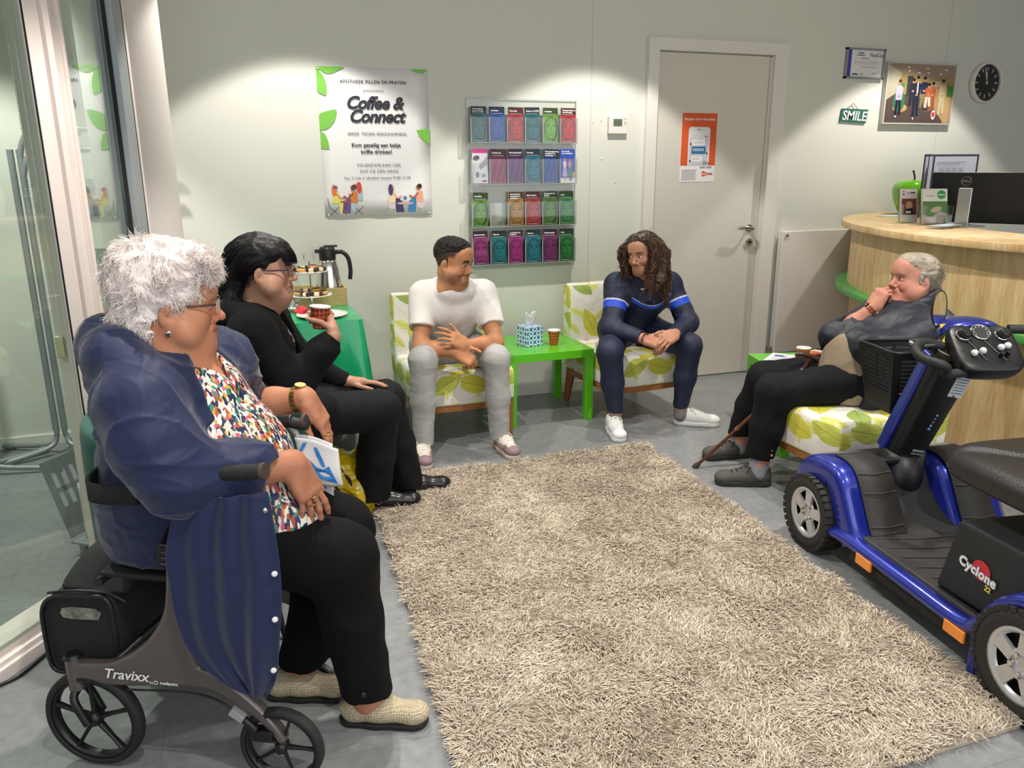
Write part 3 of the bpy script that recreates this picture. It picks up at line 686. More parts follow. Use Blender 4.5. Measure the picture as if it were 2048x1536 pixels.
for r in range(4):
    for c in range(6):
        L = leaflets[r][c]
        if not L: continue
        colr, title, kind = L; lw, lh = 0.099, 0.21; ox = RX + 0.02 + c * (RW - 0.024) / 6 + rnd.uniform(-0.004, 0.004); oz = rows[r] + 0.002
        lt = thing('leaflet', '%s leaflet %s, %s of wall rack' % (names[r][c], det[r][c], rown[r]), 'leaflet', (ox + lw / 2, YW - 0.03, oz), group='leaflets in the acrylic wall rack')
        tilt = rnd.uniform(-0.02, 0.02); u_ = nrm((math.cos(tilt), -0.03, math.sin(tilt))); v_ = nrm((-math.sin(tilt), 0.07, math.cos(tilt))); oo = np.array([ox, RO - 0.041, oz])
        th = 0.010 if (r + c) % 2 else 0.006; nn = np.cross(u_, v_)
        B().prism([(0, 0), (lw, 0), (lw, lh), (0, lh)], oo - nn * (th / 2 + 0.0003), u_, v_, th).obj('booklet', flat('#d8d8d8'), lt)
        f = Flat(oo, u_, v_, lw, lh); colr = shade(colr, 0.84) if kind in (0, 2) else colr; cf = flat(colr); dk = flat(shade(colr, 0.42)); md = flat(shade(colr, 0.72)); lt_ = flat(shade(colr, 1.14))
        f.rect(0, 0, lw, lh, cf)
        if kind == 0:
            tl = 0.15 if r == 3 and c in (0, 4) else 0.0
            f.rect(0, 0.168, lw, lh - 0.168, dk)
            f.ell(0.052, 0.085, 0.05, 0.072, md, tl).ell(0.054, 0.080, 0.041, 0.064, cf, tl).ell(0.058, 0.075, 0.027, 0.05, lt_, tl)
            for x in (0.034, 0.073): f.ell(x, 0.100 + (x - 0.05) * tl, 0.009, 0.004, dk).line([(x - 0.011, 0.112 + (x - 0.05) * tl), (x + 0.011, 0.113 + (x - 0.05) * tl)], 0.003, md)
            f.line([(0.053, 0.098), (0.050, 0.072), (0.059, 0.070)], 0.003, md).line([(0.038, 0.052), (0.054, 0.046), (0.070, 0.052)], 0.004, dk).line([(0.046, 0.03), (0.064, 0.03)], 0.002, md)
            if r == 0 and c == 3:
                for x in (0.034, 0.073): f.line([(x - 0.014, 0.107), (x + 0.014, 0.107), (x + 0.014, 0.09), (x - 0.014, 0.09), (x - 0.014, 0.107)], 0.0025, dk)
            if c in (0, 4) and r in (0, 2): f.line([(0.085, 0.15), (0.092, 0.09), (0.080, 0.03), (0.06, 0.008)], 0.010, dk)
        elif kind == 1:
            f.rect(0, 0.185, lw, lh - 0.185, flat('#c83a86')).ell(0.025, 0.155, 0.022, 0.016, dk, 0.3).poly([(0.04, 0.11), (lw, 0.17), (lw, 0.12), (0.05, 0.085)], md)
            f.ell(0.03, 0.055, 0.012, 0.018, flat('#8a6a92')).ell(0.07, 0.05, 0.016, 0.012, flat('#9a9aa0')).rect(0.06, 0.012, 0.03, 0.009, flat('#4a3a6a')).rect(0, 0, lw, 0.003, flat('#c83a86'))
        elif kind == 2:
            f.rect(0, 0.152, lw, lh - 0.152, dk)
            for k in range(6): f.poly([(0.005 + k * 0.016, 0.01), (0.012 + k * 0.016, 0.01), (0.045 + k * 0.02, 0.145), (0.036 + k * 0.02, 0.145)], lt_ if k % 2 else md)
        else:
            f.rect(0, 0, lw, 0.03, PAPER)
            for x, c1, c2 in ((0.03, '#c9a8dc', '#c47a5a'), (0.065, '#3a8a6a', '#8a4a34')):
                f.poly([(x - 0.018, 0.04), (x + 0.018, 0.04), (x + 0.006, 0.11), (x - 0.006, 0.11)], flat(c1)).ell(x, 0.115, 0.012, 0.022, flat('#e8d8d8' if x < 0.05 else '#d88a7a')).ell(x, 0.145, 0.007, 0.009, flat(c2)).line([(x - 0.005, 0.04), (x - 0.005, 0.01)], 0.005, flat(c2)).line([(x + 0.006, 0.04), (x + 0.006, 0.01)], 0.005, flat(c2))
            f.ell(0.09, 0.05, 0.008, 0.02, flat('#d8a040')).ell(0.07, 0.022, 0.014, 0.007, flat('#4aa0a8'))
            title = 'De wereld\nvan medicijnen'
        if kind in (0, 2):
            for k in range(3): f.rect(0.01, 0.170 - k * 0.006, 0.075 - 0.012 * (k == 2), 0.0022, flat(shade(colr, 0.9) if k else '#c8c8cc'))
            f.rect(0.012, 0.008, 0.065, 0.0018, flat('#d8d8dc')).ell(0.045, 0.013, 0.003, 0.003, PAPER).rect(0.02, 0.010, 0.06, 0.006, dk) if kind else f.rect(0.012, 0.006, 0.065, 0.0018, flat('#d8d8dc')).line([(0.02, 0.011), (0.03, 0.017), (0.065, 0.017), (0.08, 0.011)], 0.003, dk)
        f.obj('cover', lt)
        if title:
            f = Flat(oo, u_, v_, lw, lh); n_ = title.count('\n'); f.text(0.009, 0.192 if n_ else 0.183, title, 0.0125, PAPER, align='LEFT', bold=0.0005); f.obj('title', lt)

# certificate, photograph, sign, clock
t = thing('certificate_frame', 'small grey framed certificate hanging above the green sign', 'picture frame', (4.43, YW, 2.13))
CX, CZ, CW, CH = 4.262, 2.125, 0.345, 0.205
b = B()
for x, z, w_, h_ in ((CX, CZ, CW, 0.012), (CX, CZ + CH - 0.012, CW, 0.012), (CX, CZ, 0.012, CH), (CX + CW - 0.012, CZ, 0.012, CH)): b.box((x + w_ / 2, YW - 0.012, z + h_ / 2), (w_, 0.024, h_))
b.obj('frame', GREY, t); B().box((CX + CW / 2, YW - 0.006, CZ + CH / 2), (CW - 0.01, 0.01, CH - 0.01)).obj('paper_sheet', PAPER, t)
f = Flat((CX, YW - 0.0115, CZ), UX, UZ, CW, CH); f.rect(0.014, 0.012, 0.038, CH - 0.024, flat('#4a4aa8'))
gy = flat('#8a8a92'); f.text(0.275, CH - 0.055, 'PlastiCity', 0.036, flat('#6a6a72'), space=0.92); f.text(0.13, CH - 0.035, 'Certificaat', 0.013, tx, bold=0.0004); f.text(0.13, CH - 0.050, 'van deelname', 0.013, tx, bold=0.0004)
f.rect(0.075, 0.135, 0.05, 0.002, gy); f.rect(0.135, 0.135, 0.07, 0.006, gy)
for k in range(4): f.rect(0.075, 0.118 - k * 0.007, 0.22, 0.002, flat('#b8b8c0'))
f.rect(0.07, 0.025, 0.05, 0.010, flat('#5a5a7a')).ell(0.155, 0.03, 0.011, 0.010, flat('#b8c0a0')).line([(0.24, 0.028), (0.26, 0.045), (0.27, 0.032), (0.29, 0.048)], 0.002, INK).line([(0.15, 0.082), (0.18, 0.076), (0.23, 0.082), (0.28, 0.078)], 0.003, gy)
f.obj('printing', t)
FX, FZ, FW, FH = 4.632, 1.815, 0.655, 0.435
t = thing('photo_print', 'wide wall photograph of people in a shop mounted beside the clock', 'wall photo', (FX + FW / 2, YW, FZ))
B().box((FX + FW / 2, YW - 0.018, FZ + FH / 2), (FW, 0.036, FH)).obj('mount', mat('photo_mount', '#c9c4be', 0.4), t, bevel=0.002)
f = Flat((FX, YW - 0.0365, FZ), UX, UZ, FW, FH)
f.rect(0.012, 0.012, FW - 0.024, FH - 0.024, flat('#5a4a44')).rect(0.012, 0.30, FW - 0.024, FH - 0.312, flat('#a08a78')).poly([(0.012, 0.17), (0.1, 0.22), (0.13, 0.36), (0.012, 0.41)], flat('#b8b098')).poly([(0.13, 0.36), (0.42, 0.33), (FW - 0.012, 0.35), (FW - 0.012, 0.19), (0.4, 0.18), (0.1, 0.22)], flat('#a08a5a'))
for x, z in ((0.19, 0.40), (0.37, 0.395), (0.55, 0.39), (0.2, 0.375), (0.29, 0.365), (0.38, 0.365), (0.5, 0.36)): f.ell(x, z, 0.014, 0.005, flat('#f4ead4'))
f.poly([(0.4, 0.18), (FW - 0.012, 0.2), (FW - 0.012, 0.012), (0.58, 0.012)], flat('#b09068')).poly([(0.50, 0.2), (0.55, 0.25), (0.62, 0.25), (0.62, 0.012), (0.57, 0.012)], flat('#c0a070')).rect(0.42, 0.24, 0.14, 0.07, flat('#b8a888')).rect(0.58, 0.2, 0.06, 0.08, flat('#4a8a3a')).rect(0.12, 0.26, 0.05, 0.03, flat('#3a8a4a')).rect(0.19, 0.2, 0.05, 0.14, flat('#3a3a3a'))
f.ell(0.145, 0.115, 0.068, 0.03, flat('#c8a060')).ell(0.13, 0.16, 0.055, 0.075, flat('#3a7a5a')).ell(0.40, 0.14, 0.07, 0.05, flat('#8a7460')).ell(0.39, 0.13, 0.05, 0.035, flat('#4a3c38'))
def man(x, z, h, top, trou, skin='#c08a68', hair='#2a2220'):
    f.line([(x - 0.012, z + h * 0.48), (x - 0.018, z)], 0.024, flat(trou)).line([(x + 0.012, z + h * 0.48), (x + 0.020, z + 0.01)], 0.024, flat(trou))
    f.poly([(x - 0.028, z + h * 0.45), (x + 0.028, z + h * 0.45), (x + 0.034, z + h * 0.8), (x, z + h * 0.87), (x - 0.034, z + h * 0.8)], flat(top))
    f.ell(x, z + h * 0.93, 0.014, 0.02, flat(skin)).ell(x, z + h * 0.97, 0.015, 0.012, flat(hair)).ell(x, z + h * 0.55, 0.012, 0.008, flat(skin))
man(0.125, 0.055, 0.255, '#b8b8d0', '#1c2238', hair='#4a2a1c'); man(0.29, 0.05, 0.29, '#1e2640', '#1e2640'); f.line([(0.292, 0.30), (0.294, 0.22)], 0.012, PAPER)
man(0.355, 0.12, 0.215, '#232a48', '#8a7a58'); man(0.25, 0.13, 0.19, '#252a3c', '#252a3c'); man(0.44, 0.10, 0.2, '#a0542a', '#a0542a'); man(0.535, 0.07, 0.25, '#c8b890', '#c8b890'); man(0.40, 0.12, 0.17, '#b05a3a', '#d8c8b8')
for x in (0.42, 0.46, 0.49): f.ell(x, 0.26, 0.012, 0.014, flat('#b0704a'))
f.ell(0.47, 0.07, 0.022, 0.035, flat('#f0e0e0')).rect(0.456, 0.055, 0.028, 0.034, flat('#d83a3a')).line([(0.10, 0.06), (0.115, 0.05)], 0.01, PAPER).line([(0.27, 0.05), (0.28, 0.035)], 0.01, PAPER)
f.obj('picture', t)
t = thing('hanging_sign', 'small green hanging sign reading SMILE below the certificate', 'sign', (4.36, YW, 1.87))
TI = rotm((0, 1, 0), 0.03); o_ = np.array([4.265, YW - 0.012, 1.825]); u_ = TI @ UX; v_ = TI @ UZ
B().prism([(0, 0.004), (0.235, 0.0), (0.245, 0.098), (0.008, 0.095)], o_ + np.array([0, 0.005, 0]), u_, v_, 0.01).obj('board', mat('sign_green', '#2c6a58', 0.6), t)
f = Flat(o_ + np.array([0, -0.0005, 0]), u_, v_, 0.25, 0.1); f.text(0.122, 0.018, 'SMILE', 0.092, PAPER, shear=0.12, bold=0.0012, space=0.96); f.obj('lettering', t)
B().tube([o_ + u_ * 0.05 + v_ * 0.095, o_ + u_ * 0.10 + v_ * 0.135, o_ + u_ * 0.15 + v_ * 0.095], 0.0025, 6).obj('cord', mat('jute', '#8a6a58', 0.8), t)
KX, KZ, KR = 5.60, 2.128, 0.148
t = thing('wall_clock', 'round white wall clock with a black face at top right', 'clock', (KX, YW, KZ))
RY_ = np.array([[1, 0, 0], [0, 0, -1], [0, 1, 0]], float)
B().lathe([(0, 0), (KR - 0.01, 0), (KR, 0.01), (KR, 0.05), (KR - 0.006, 0.056), (KR - 0.014, 0.05), (KR - 0.016, 0.03)], (KX, YW, KZ), 48, R=RY_).obj('case', WHITE, t)
f = Flat((KX, YW - 0.031, KZ), UX, UZ, 1, 1); f.poly(ellipse(0, 0, KR - 0.014, KR - 0.014, 40), flat('#17171b'), False)
for k in range(12):
    a = k * PI / 6; r0, r1 = (0.085, 0.115); f.poly([(r0 * math.sin(a) - 0.006 * math.cos(a), r0 * math.cos(a) + 0.006 * math.sin(a)), (r0 * math.sin(a) + 0.006 * math.cos(a), r0 * math.cos(a) - 0.006 * math.sin(a)),
        (r1 * math.sin(a) + 0.006 * math.cos(a), r1 * math.cos(a) - 0.006 * math.sin(a)), (r1 * math.sin(a) - 0.006 * math.cos(a), r1 * math.cos(a) + 0.006 * math.sin(a))][::-1], flat('#b8b4ac'), False)
f.obj('clock_face', t)
b = B(); HM = flat('#d8d4cc')
for a, L, w_ in ((-0.30, 0.115, 0.010), (-0.14, 0.075, 0.012)):
    b.prism([(-w_ / 2, -0.015), (w_ / 2, -0.015), (w_ * 0.35, L), (-w_ * 0.35, L)], (KX, YW - 0.036, KZ), (math.cos(a), 0, -math.sin(a)), (math.sin(a), 0, math.cos(a)), 0.002)
b.cyl((KX, YW - 0.03, KZ), (KX, YW - 0.04, KZ), 0.008, n=12); b.obj('hand', HM, t)
g = B(); g.lathe([(0, 0), (KR - 0.012, 0)], (KX, YW - 0.048, KZ), 40, R=RY_); g.obj('cover_glass', LENS, t)
# ---------------------------------------------------------------- rug: deep shag pile
def rug():
    rs = np.random.RandomState(7)
    Q = np.array([(0.425, 1.30), (1.99, 1.30), (2.085, 3.71), (0.525, 3.71)])
    def at(u, v): return (Q[0] * (1 - u)[:, None] + Q[1] * u[:, None]) * (1 - v)[:, None] + (Q[3] * (1 - u)[:, None] + Q[2] * u[:, None]) * v[:, None]
    t = thing('shag_rug', 'large beige deep-pile rug lying on the grey floor between the seats', 'rug', (1.26, 2.5, 0))
    B().prism([tuple(p) for p in Q], (0, 0, 0.006), (1, 0, 0), (0, 1, 0), 0.010).obj('backing', mat('rug_backing', '#b5a794', 0.9), t)
    # backing is subdivided in material only; the pile is modelled strand by strand
    n = 118000
    u = rs.rand(n); v = rs.rand(n)
    P = np.zeros((n, 3)); P[:, :2] = at(u, v); P[:, 2] = 0.010
    lean = np.stack([vnoise(np.stack([P[:, 0] * 9, P[:, 1] * 9, np.full(n, 3.3)], 1)) - 0.5, vnoise(np.stack([P[:, 0] * 9, P[:, 1] * 9, np.full(n, 8.1)], 1)) - 0.5], 1) * 3.4
    lean += rs.normal(0, 0.55, (n, 2)) + np.array([-0.1, -0.2])
    L = rs.uniform(0.030, 0.046, n); r = rs.uniform(0.0013, 0.0021, n)
    edge = np.minimum(np.minimum(u, 1 - u) * 1.6, np.minimum(v, 1 - v) * 2.35)
    d = np.concatenate([lean, np.ones((n, 1)) * 1.15], 1); d /= np.linalg.norm(d, axis=1)[:, None]
    d2 = np.concatenate([lean * 1.9 + rs.normal(0, 0.35, (n, 2)), np.ones((n, 1)) * 0.25], 1); d2 /= np.linalg.norm(d2, axis=1)[:, None]
    p0 = P; p1 = P + d * (L * 0.5)[:, None]; p2 = p1 + d2 * (L * 0.5)[:, None]
    tint = rs.rand(n); big = vnoise(np.stack([P[:, 0] * 5, P[:, 1] * 5, np.full(n, 1.7)], 1))
    base = np.array(lin('#c6b7a2')); alt = np.array(lin('#9a8a76')); alt2 = np.array(lin('#dbcfbe')); k = np.clip(tint * 0.9 + (big - 0.5) * 0.8, 0, 1)[:, None]
    col = alt * (1 - k) + alt2 * k; col = np.where((rs.rand(n) < 0.4)[:, None], base, col)
    T = d; A = np.cross(T, np.array([0.3, 0.9, 0.1])); A /= np.linalg.norm(A, axis=1)[:, None]; Bn = np.cross(T, A)
    V = []; 
    for p, s in ((p0, 1.0), (p1, 1.15), (p2, 0.55)):
        for a in (0, 2.094, 4.189): V.append(p + (A * math.cos(a) + Bn * math.sin(a)) * (r * s)[:, None])
    V = np.stack(V, 1); V[:, :, 2] = np.maximum(V[:, :, 2], 0.003)
    F = np.array([(a * 3 + q, a * 3 + (q + 1) % 3, a * 3 + 3 + (q + 1) % 3, a * 3 + 3 + q) for a in (0, 1) for q in range(3)])
    F = (F[None] + (np.arange(n) * 9)[:, None, None]).reshape(-1, 4)
    cols = np.repeat(col, 9, 0).reshape(n, 9, 3)
    m = mat('wool_pile', '#d9c8b4', 0.85, attr=True, sheen=0.2)
    o = np_obj('pile', V.reshape(-1, 3), F, m, t, False, cols.reshape(-1, 3)); o['kind'] = 'stuff'
rug()
tag(B().tube(smooth_path([(1.40, 1.345, 0.006), (1.43, 1.36, 0.006), (1.50, 1.34, 0.006), (1.52, 1.35, 0.006), (1.49, 1.362, 0.006), (1.44, 1.358, 0.007)], 6), 0.002, 6).obj('string_loop', mat('string', '#cdb68a', 0.8)), 'thin loop of string on the floor at the near edge of the rug', 'string')

# ---------------------------------------------------------------- printed upholstery
def floral():
    m = bpy.data.materials.new('leaf_print_fabric'); m.use_nodes = True; nt = m.node_tree; b = nt.nodes['Principled BSDF']
    uvn = N(nt, 'ShaderNodeUVMap', uv_map='uv').outputs[0]
    def layer(scale, offset, L, Wd, rnd):
        mp = N(nt, 'ShaderNodeMapping', {'Vector': uvn, 'Location': offset, 'Scale': (scale, scale, scale)}).outputs[0]
        vo = N(nt, 'ShaderNodeTexVoronoi', {'Vector': mp, 'Scale': 1.0, 'Randomness': rnd}, voronoi_dimensions='2D')
        dv = N(nt, 'ShaderNodeVectorMath', {0: mp, 1: vo.outputs['Position']}, operation='SUBTRACT').outputs[0]
        sp = N(nt, 'ShaderNodeSeparateColor', {0: vo.outputs['Color']})
        an = N(nt, 'ShaderNodeMath', {0: sp.outputs[0], 1: 6.283}, operation='MULTIPLY').outputs[0]
        ro = N(nt, 'ShaderNodeVectorRotate', {'Vector': dv, 'Angle': an}, rotation_type='Z_AXIS').outputs[0]
        xy = N(nt, 'ShaderNodeSeparateXYZ', {0: ro}); x, y = xy.outputs[0], xy.outputs[1]
        xn = N(nt, 'ShaderNodeMath', {0: x, 1: 1.0 / L}, operation='MULTIPLY').outputs[0]
        x2 = N(nt, 'ShaderNodeMath', {0: xn, 1: xn}, operation='MULTIPLY').outputs[0]
        w0 = N(nt, 'ShaderNodeMath', {0: x2, 1: -Wd, 2: Wd}, operation='MULTIPLY_ADD').outputs[0]
        ay = N(nt, 'ShaderNodeMath', {0: y}, operation='ABSOLUTE').outputs[0]
        ms = N(nt, 'ShaderNodeMath', {0: ay, 1: w0}, operation='LESS_THAN').outputs[0]
        ph = N(nt, 'ShaderNodeMath', {0: ay, 1: -1.1, 2: x}, operation='MULTIPLY_ADD').outputs[0]
        ve = N(nt, 'ShaderNodeMath', {0: N(nt, 'ShaderNodeMath', {0: ph, 1: 13.0}, operation='MULTIPLY').outputs[0]}, operation='FRACT').outputs[0]
        vm = N(nt, 'ShaderNodeMath', {0: ve, 1: 0.14}, operation='LESS_THAN').outputs[0]
        mid = N(nt, 'ShaderNodeMath', {0: ay, 1: 0.010}, operation='LESS_THAN').outputs[0]
        vv = N(nt, 'ShaderNodeMath', {0: vm, 1: mid}, operation='MAXIMUM').outputs[0]
        dist = N(nt, 'ShaderNodeVectorMath', {0: dv}, operation='LENGTH').outputs['Value']
        return ms, vv, sp, dist
    def mixc(f, a, c): return N(nt, 'ShaderNodeMix', {0: f, 6: a, 7: c}, data_type='RGBA').outputs[2]
    ms, vv, sp, dist = layer(5.3, (0.1, 0.3, 0), 0.58, 0.27, 0.5)
    cr = N(nt, 'ShaderNodeValToRGB', {0: sp.outputs[1]}); cr.color_ramp.interpolation = 'CONSTANT'
    e = cr.color_ramp.elements; e[0].color = lin('#d3cf4c') + (1,); e[0].position = 0; e[1].color = lin('#c0c455') + (1,); e[1].position = 0.35
    x = e.new(0.6); x.color = lin('#dcd04a') + (1,); x = e.new(0.85); x.color = lin('#9db45c') + (1,)
    dk = N(nt, 'ShaderNodeVectorMath', {0: cr.outputs[0], 3: 0.55}, operation='SCALE').outputs[0]
    leafc = mixc(vv, cr.outputs[0], dk)
    ms2, vv2, sp2, dist2 = layer(7.5, (3.1, 1.7, 0), 0.46, 0.18, 0.7)
    leaf2c = mixc(vv2, lin('#e0dd86') + (1,), lin('#b9ae3c') + (1,))
    keep = N(nt, 'ShaderNodeMath', {0: sp2.outputs[2], 1: 0.12}, operation='GREATER_THAN').outputs[0]
    m2 = N(nt, 'ShaderNodeMath', {0: ms2, 1: keep}, operation='MULTIPLY').outputs[0]
    c0 = mixc(m2, lin('#e6e2d8') + (1,), leaf2c)
    berry = N(nt, 'ShaderNodeMath', {0: sp.outputs[2], 1: 0.86}, operation='GREATER_THAN').outputs[0]
    nob = N(nt, 'ShaderNodeMath', {0: 1.0, 1: berry}, operation='SUBTRACT').outputs[0]
    c1 = mixc(N(nt, 'ShaderNodeMath', {0: ms, 1: nob}, operation='MULTIPLY').outputs[0], c0, leafc)
    bm = N(nt, 'ShaderNodeMath', {0: N(nt, 'ShaderNodeMath', {0: dist, 1: 0.135}, operation='LESS_THAN').outputs[0], 1: berry}, operation='MULTIPLY').outputs[0]
    c2 = mixc(bm, c1, lin('#c4313c') + (1,))
    nt.links.new(c2, b.inputs['Base Color']); b.inputs['Roughness'].default_value = 0.85
    tc = N(nt, 'ShaderNodeTexCoord').outputs['Object']; nz = N(nt, 'ShaderNodeTexNoise', {'Vector': tc, 'Scale': 14.0, 'Detail': 3.0})
    bp = N(nt, 'ShaderNodeBump', {'Height': nz.outputs[0], 'Strength': 0.35, 'Distance': 0.02}); nt.links.new(bp.outputs[0], b.inputs['Normal'])
    return m
FLOR = floral(); WOODL = mat('chair_oak', '#9a6233', 0.45, var=0.12, vscale=6, stretch=(4, 4, 30))
def floral_chair(loc, rz, label):
    "low armless chair facing local -y; origin at the floor centre"
    t = thing('slipper_chair', label, 'chair', loc, rz, 'leaf-print low chairs')
    w = 0.575; b = B()
    # seat: bowed front edge
    n = 9; xs = np.linspace(-w / 2, w / 2, n); fr = [(x, -0.30 - 0.028 * (1 - (2 * x / w) ** 2)) for x in xs]
    out = fr + [(w / 2, 0.27), (-w / 2, 0.27)]
    zs = ((0.235, 0.985), (0.25, 1.0), (0.38, 1.005), (0.415, 0.985), (0.43, 0.93))
    rings = [np.array([(p[0] * s, p[1] * s, z) for p in out]) for z, s in zs]
    k = len(out); V = np.concatenate(rings); F = [(a * k + i, a * k + (i + 1) % k, (a + 1) * k + (i + 1) % k, (a + 1) * k + i) for a in range(len(zs) - 1) for i in range(k)]
    b.add(V, F, 0, True); b.add(rings[-1], [tuple(range(k))], 0, True); b.add(rings[0], [tuple(range(k))[::-1]], 0)
    b.obj('seat', FLOR, t, bevel=0.012, seg=3, uvs=1.0, local=True)
    b = B(); G = []
    prof = [(0.20, 0.25), (0.20, 0.42), (0.225, 0.60), (0.255, 0.745), (0.275, 0.785), (0.315, 0.795), (0.35, 0.775), (0.36, 0.72), (0.335, 0.5), (0.31, 0.25)]
    hw = w / 2
    rings = [np.array([(x * (1 if z < 0.7 else 0.965), y, z) for y, z in prof]) for x in (-hw, -hw + 0.012, hw - 0.012, hw)]
    rings[0][:, 1] = rings[0][:, 1] * 0.9 + 0.028; rings[3][:, 1] = rings[0][:, 1]
    k = len(prof); V = np.concatenate(rings); F = [(a * k + i, a * k + i + 1, (a + 1) * k + i + 1, (a + 1) * k + i) for a in range(3) for i in range(k - 1)]
    b.add(V, F, 0, True); b.add(rings[0], [tuple(range(k))[::-1]]); b.add(rings[3], [tuple(range(k))]); b.add(np.concatenate([rings[0][[0, -1]], rings[3][[0, -1]]]), [(0, 2, 3, 1)])
    b.obj('backrest', FLOR, t, bevel=0.018, seg=3, uvs=1.0, local=True)
    b = B(); fr2 = [(x * 0.99, y + 0.012) for x, y in fr]
    for a, c in zip(fr2[:-1], fr2[1:]):
        b.add([(a[0], a[1], 0.20), (c[0], c[1], 0.20), (c[0], c[1] + 0.03, 0.20), (a[0], a[1] + 0.03, 0.20), (a[0], a[1], 0.238), (c[0], c[1], 0.238), (c[0], c[1] + 0.03, 0.238), (a[0], a[1] + 0.03, 0.238)],
              [(0, 1, 5, 4), (1, 2, 6, 5), (2, 3, 7, 6), (3, 0, 4, 7), (4, 5, 6, 7), (3, 2, 1, 0)])
    for s in (-1, 1): b.box((s * 0.27, -0.01, 0.22), (0.028, 0.52, 0.035))
    b.box((0, 0.27, 0.22), (0.56, 0.028, 0.035)); b.obj('seat_frame', WOODL, t, local=True, weld=False)
    for sx in (-1, 1):
        for y0, y1 in ((-0.265, -0.275), (0.25, 0.31)):
            q = B(); q.tube([(sx * 0.262, y0, 0.235), (sx * 0.265, y1, 0.0)], [0.034, 0.020], 4, up=(1, 1, 0)); q.obj('leg', WOODL, t, local=True)
    return t
floral_chair((1.165, 4.42, 0), 0.03, 'leaf-print low chair under the man in the white T-shirt')
floral_chair((2.325, 4.42, 0), 0.07, 'leaf-print low chair under the long-haired man in navy')
floral_chair((2.74, 2.90, 0), -PI / 2, 'leaf-print low chair with a red berry pair, beside the counter and scooter')

# ---------------------------------------------------------------- green side tables
LIME = mat('green_lacquer', '#58b81c', 0.28, coat=0.3)
def side_table(cx, cy, rz, label):
    t = thing('side_table', label, 'table', (cx, cy, 0), rz, 'green square side tables')
    B().box((0, 0, 0.425), (0.55, 0.55, 0.05)).obj('tabletop', LIME, t, bevel=0.002, local=True)
    for sx in (-1, 1):
        for sy in (-1, 1): B().box((sx * 0.25, sy * 0.25, 0.2), (0.05, 0.05, 0.4)).obj('leg', LIME, t, bevel=0.002, local=True)
side_table(1.755, 4.55, 0.0, 'green square side table between the two seated men, holding tissues')
side_table(3.02, 3.50, 0.0, 'green square side table with papers beside the radiator')
bpy.data.objects['side_table.001'].rotation_euler = (0, 0, -0.25); 

# ---------------------------------------------------------------- paper cups
def cup_mat(base, line_):
    m = mat('tartan_cup', base, 0.5); nt = m.node_tree; b = nt.nodes['Principled BSDF']
    tc = N(nt, 'ShaderNodeTexCoord').outputs['Object']; s = N(nt, 'ShaderNodeSeparateXYZ', {0: tc})
    an = N(nt, 'ShaderNodeMath', {0: s.outputs[1], 1: s.outputs[0]}, operation='ARCTAN2').outputs[0]
    def band(v, k, wd, off=0.0):
        q = N(nt, 'ShaderNodeMath', {0: v, 1: k, 2: off}, operation='MULTIPLY_ADD').outputs[0]
        q = N(nt, 'ShaderNodeMath', {0: q}, operation='FRACT').outputs[0]
        return N(nt, 'ShaderNodeMath', {0: q, 1: wd}, operation='LESS_THAN').outputs[0]
    mx = N(nt, 'ShaderNodeMath', {0: band(an, 2.2, 0.16), 1: band(s.outputs[2], 55, 0.16)}, operation='MAXIMUM').outputs[0]
    mx2 = N(nt, 'ShaderNodeMath', {0: band(an, 2.2, 0.07, 0.5), 1: band(s.outputs[2], 55, 0.07, 0.5)}, operation='MAXIMUM').outputs[0]
    c = N(nt, 'ShaderNodeMix', {0: mx, 6: lin(base) + (1,), 7: lin(line_) + (1,)}, data_type='RGBA').outputs[2]
    c = N(nt, 'ShaderNodeMix', {0: mx2, 6: c, 7: lin('#d8a040') + (1,)}, data_type='RGBA').outputs[2]
    nt.links.new(c, b.inputs['Base Color']); return m
CUPR = cup_mat('#b03024', '#2a1214'); CUPO = cup_mat('#c2501e', '#23301e'); COFFEE = mat('milky_coffee', '#8a6242', 0.3)
def cup(loc, label, m, R=None, fill=True):
    t = thing('paper_cup', label, 'cup', loc, 0, 'tartan paper cups'); h = 0.095 if R is None else 0.088
    Rm = np.eye(3) if R is None else R
    for nm, pr, mm in (('cup_wall', [(0.0255, 0), (0.037, h * 0.93)], m), ('rim', [(0.037, h * 0.93), (0.039, h * 0.955), (0.0405, h * 0.975), (0.039, h), (0.037, h * 0.985), (0.0255, 0.005), (0, 0.005)], PAPER)):
        B().lathe(pr, (0, 0, 0), 32, R=Rm).obj(nm, mm, t, local=True)
    if fill: B().lathe([(0, h * 0.8), (0.0335, h * 0.8)], (0, 0, 0), 28, R=Rm).obj('coffee', COFFEE, t, local=True)
    return t
cup((1.845, 4.47, 0.45), 'tartan paper cup beside the tissue box on the green table', CUPO)
cup((2.955, 3.515, 0.45), 'tartan paper cup among papers on the table by the radiator', CUPO)

# tissue box
TB = mat('tissue_box_print', '#2a6fc0', 0.5)
nt = TB.node_tree; bs = nt.nodes['Principled BSDF']; tc = N(nt, 'ShaderNodeUVMap', uv_map='uv').outputs[0]
mp = N(nt, 'ShaderNodeMapping', {'Vector': tc, 'Scale': (26, 26, 26), 'Rotation': (0, 0, 0.785)}).outputs[0]
wv = N(nt, 'ShaderNodeTexVoronoi', {'Vector': mp, 'Scale': 1.0, 'Randomness': 0.0}, voronoi_dimensions='2D', feature='DISTANCE_TO_EDGE')
wv2 = N(nt, 'ShaderNodeTexVoronoi', {'Vector': mp, 'Scale': 1.0, 'Randomness': 0.0}, voronoi_dimensions='2D')
k1 = N(nt, 'ShaderNodeMath', {0: wv2.outputs['Distance'], 1: 0.46}, operation='LESS_THAN').outputs[0]; k2 = N(nt, 'ShaderNodeMath', {0: wv2.outputs['Distance'], 1: 0.22}, operation='GREATER_THAN').outputs[0]
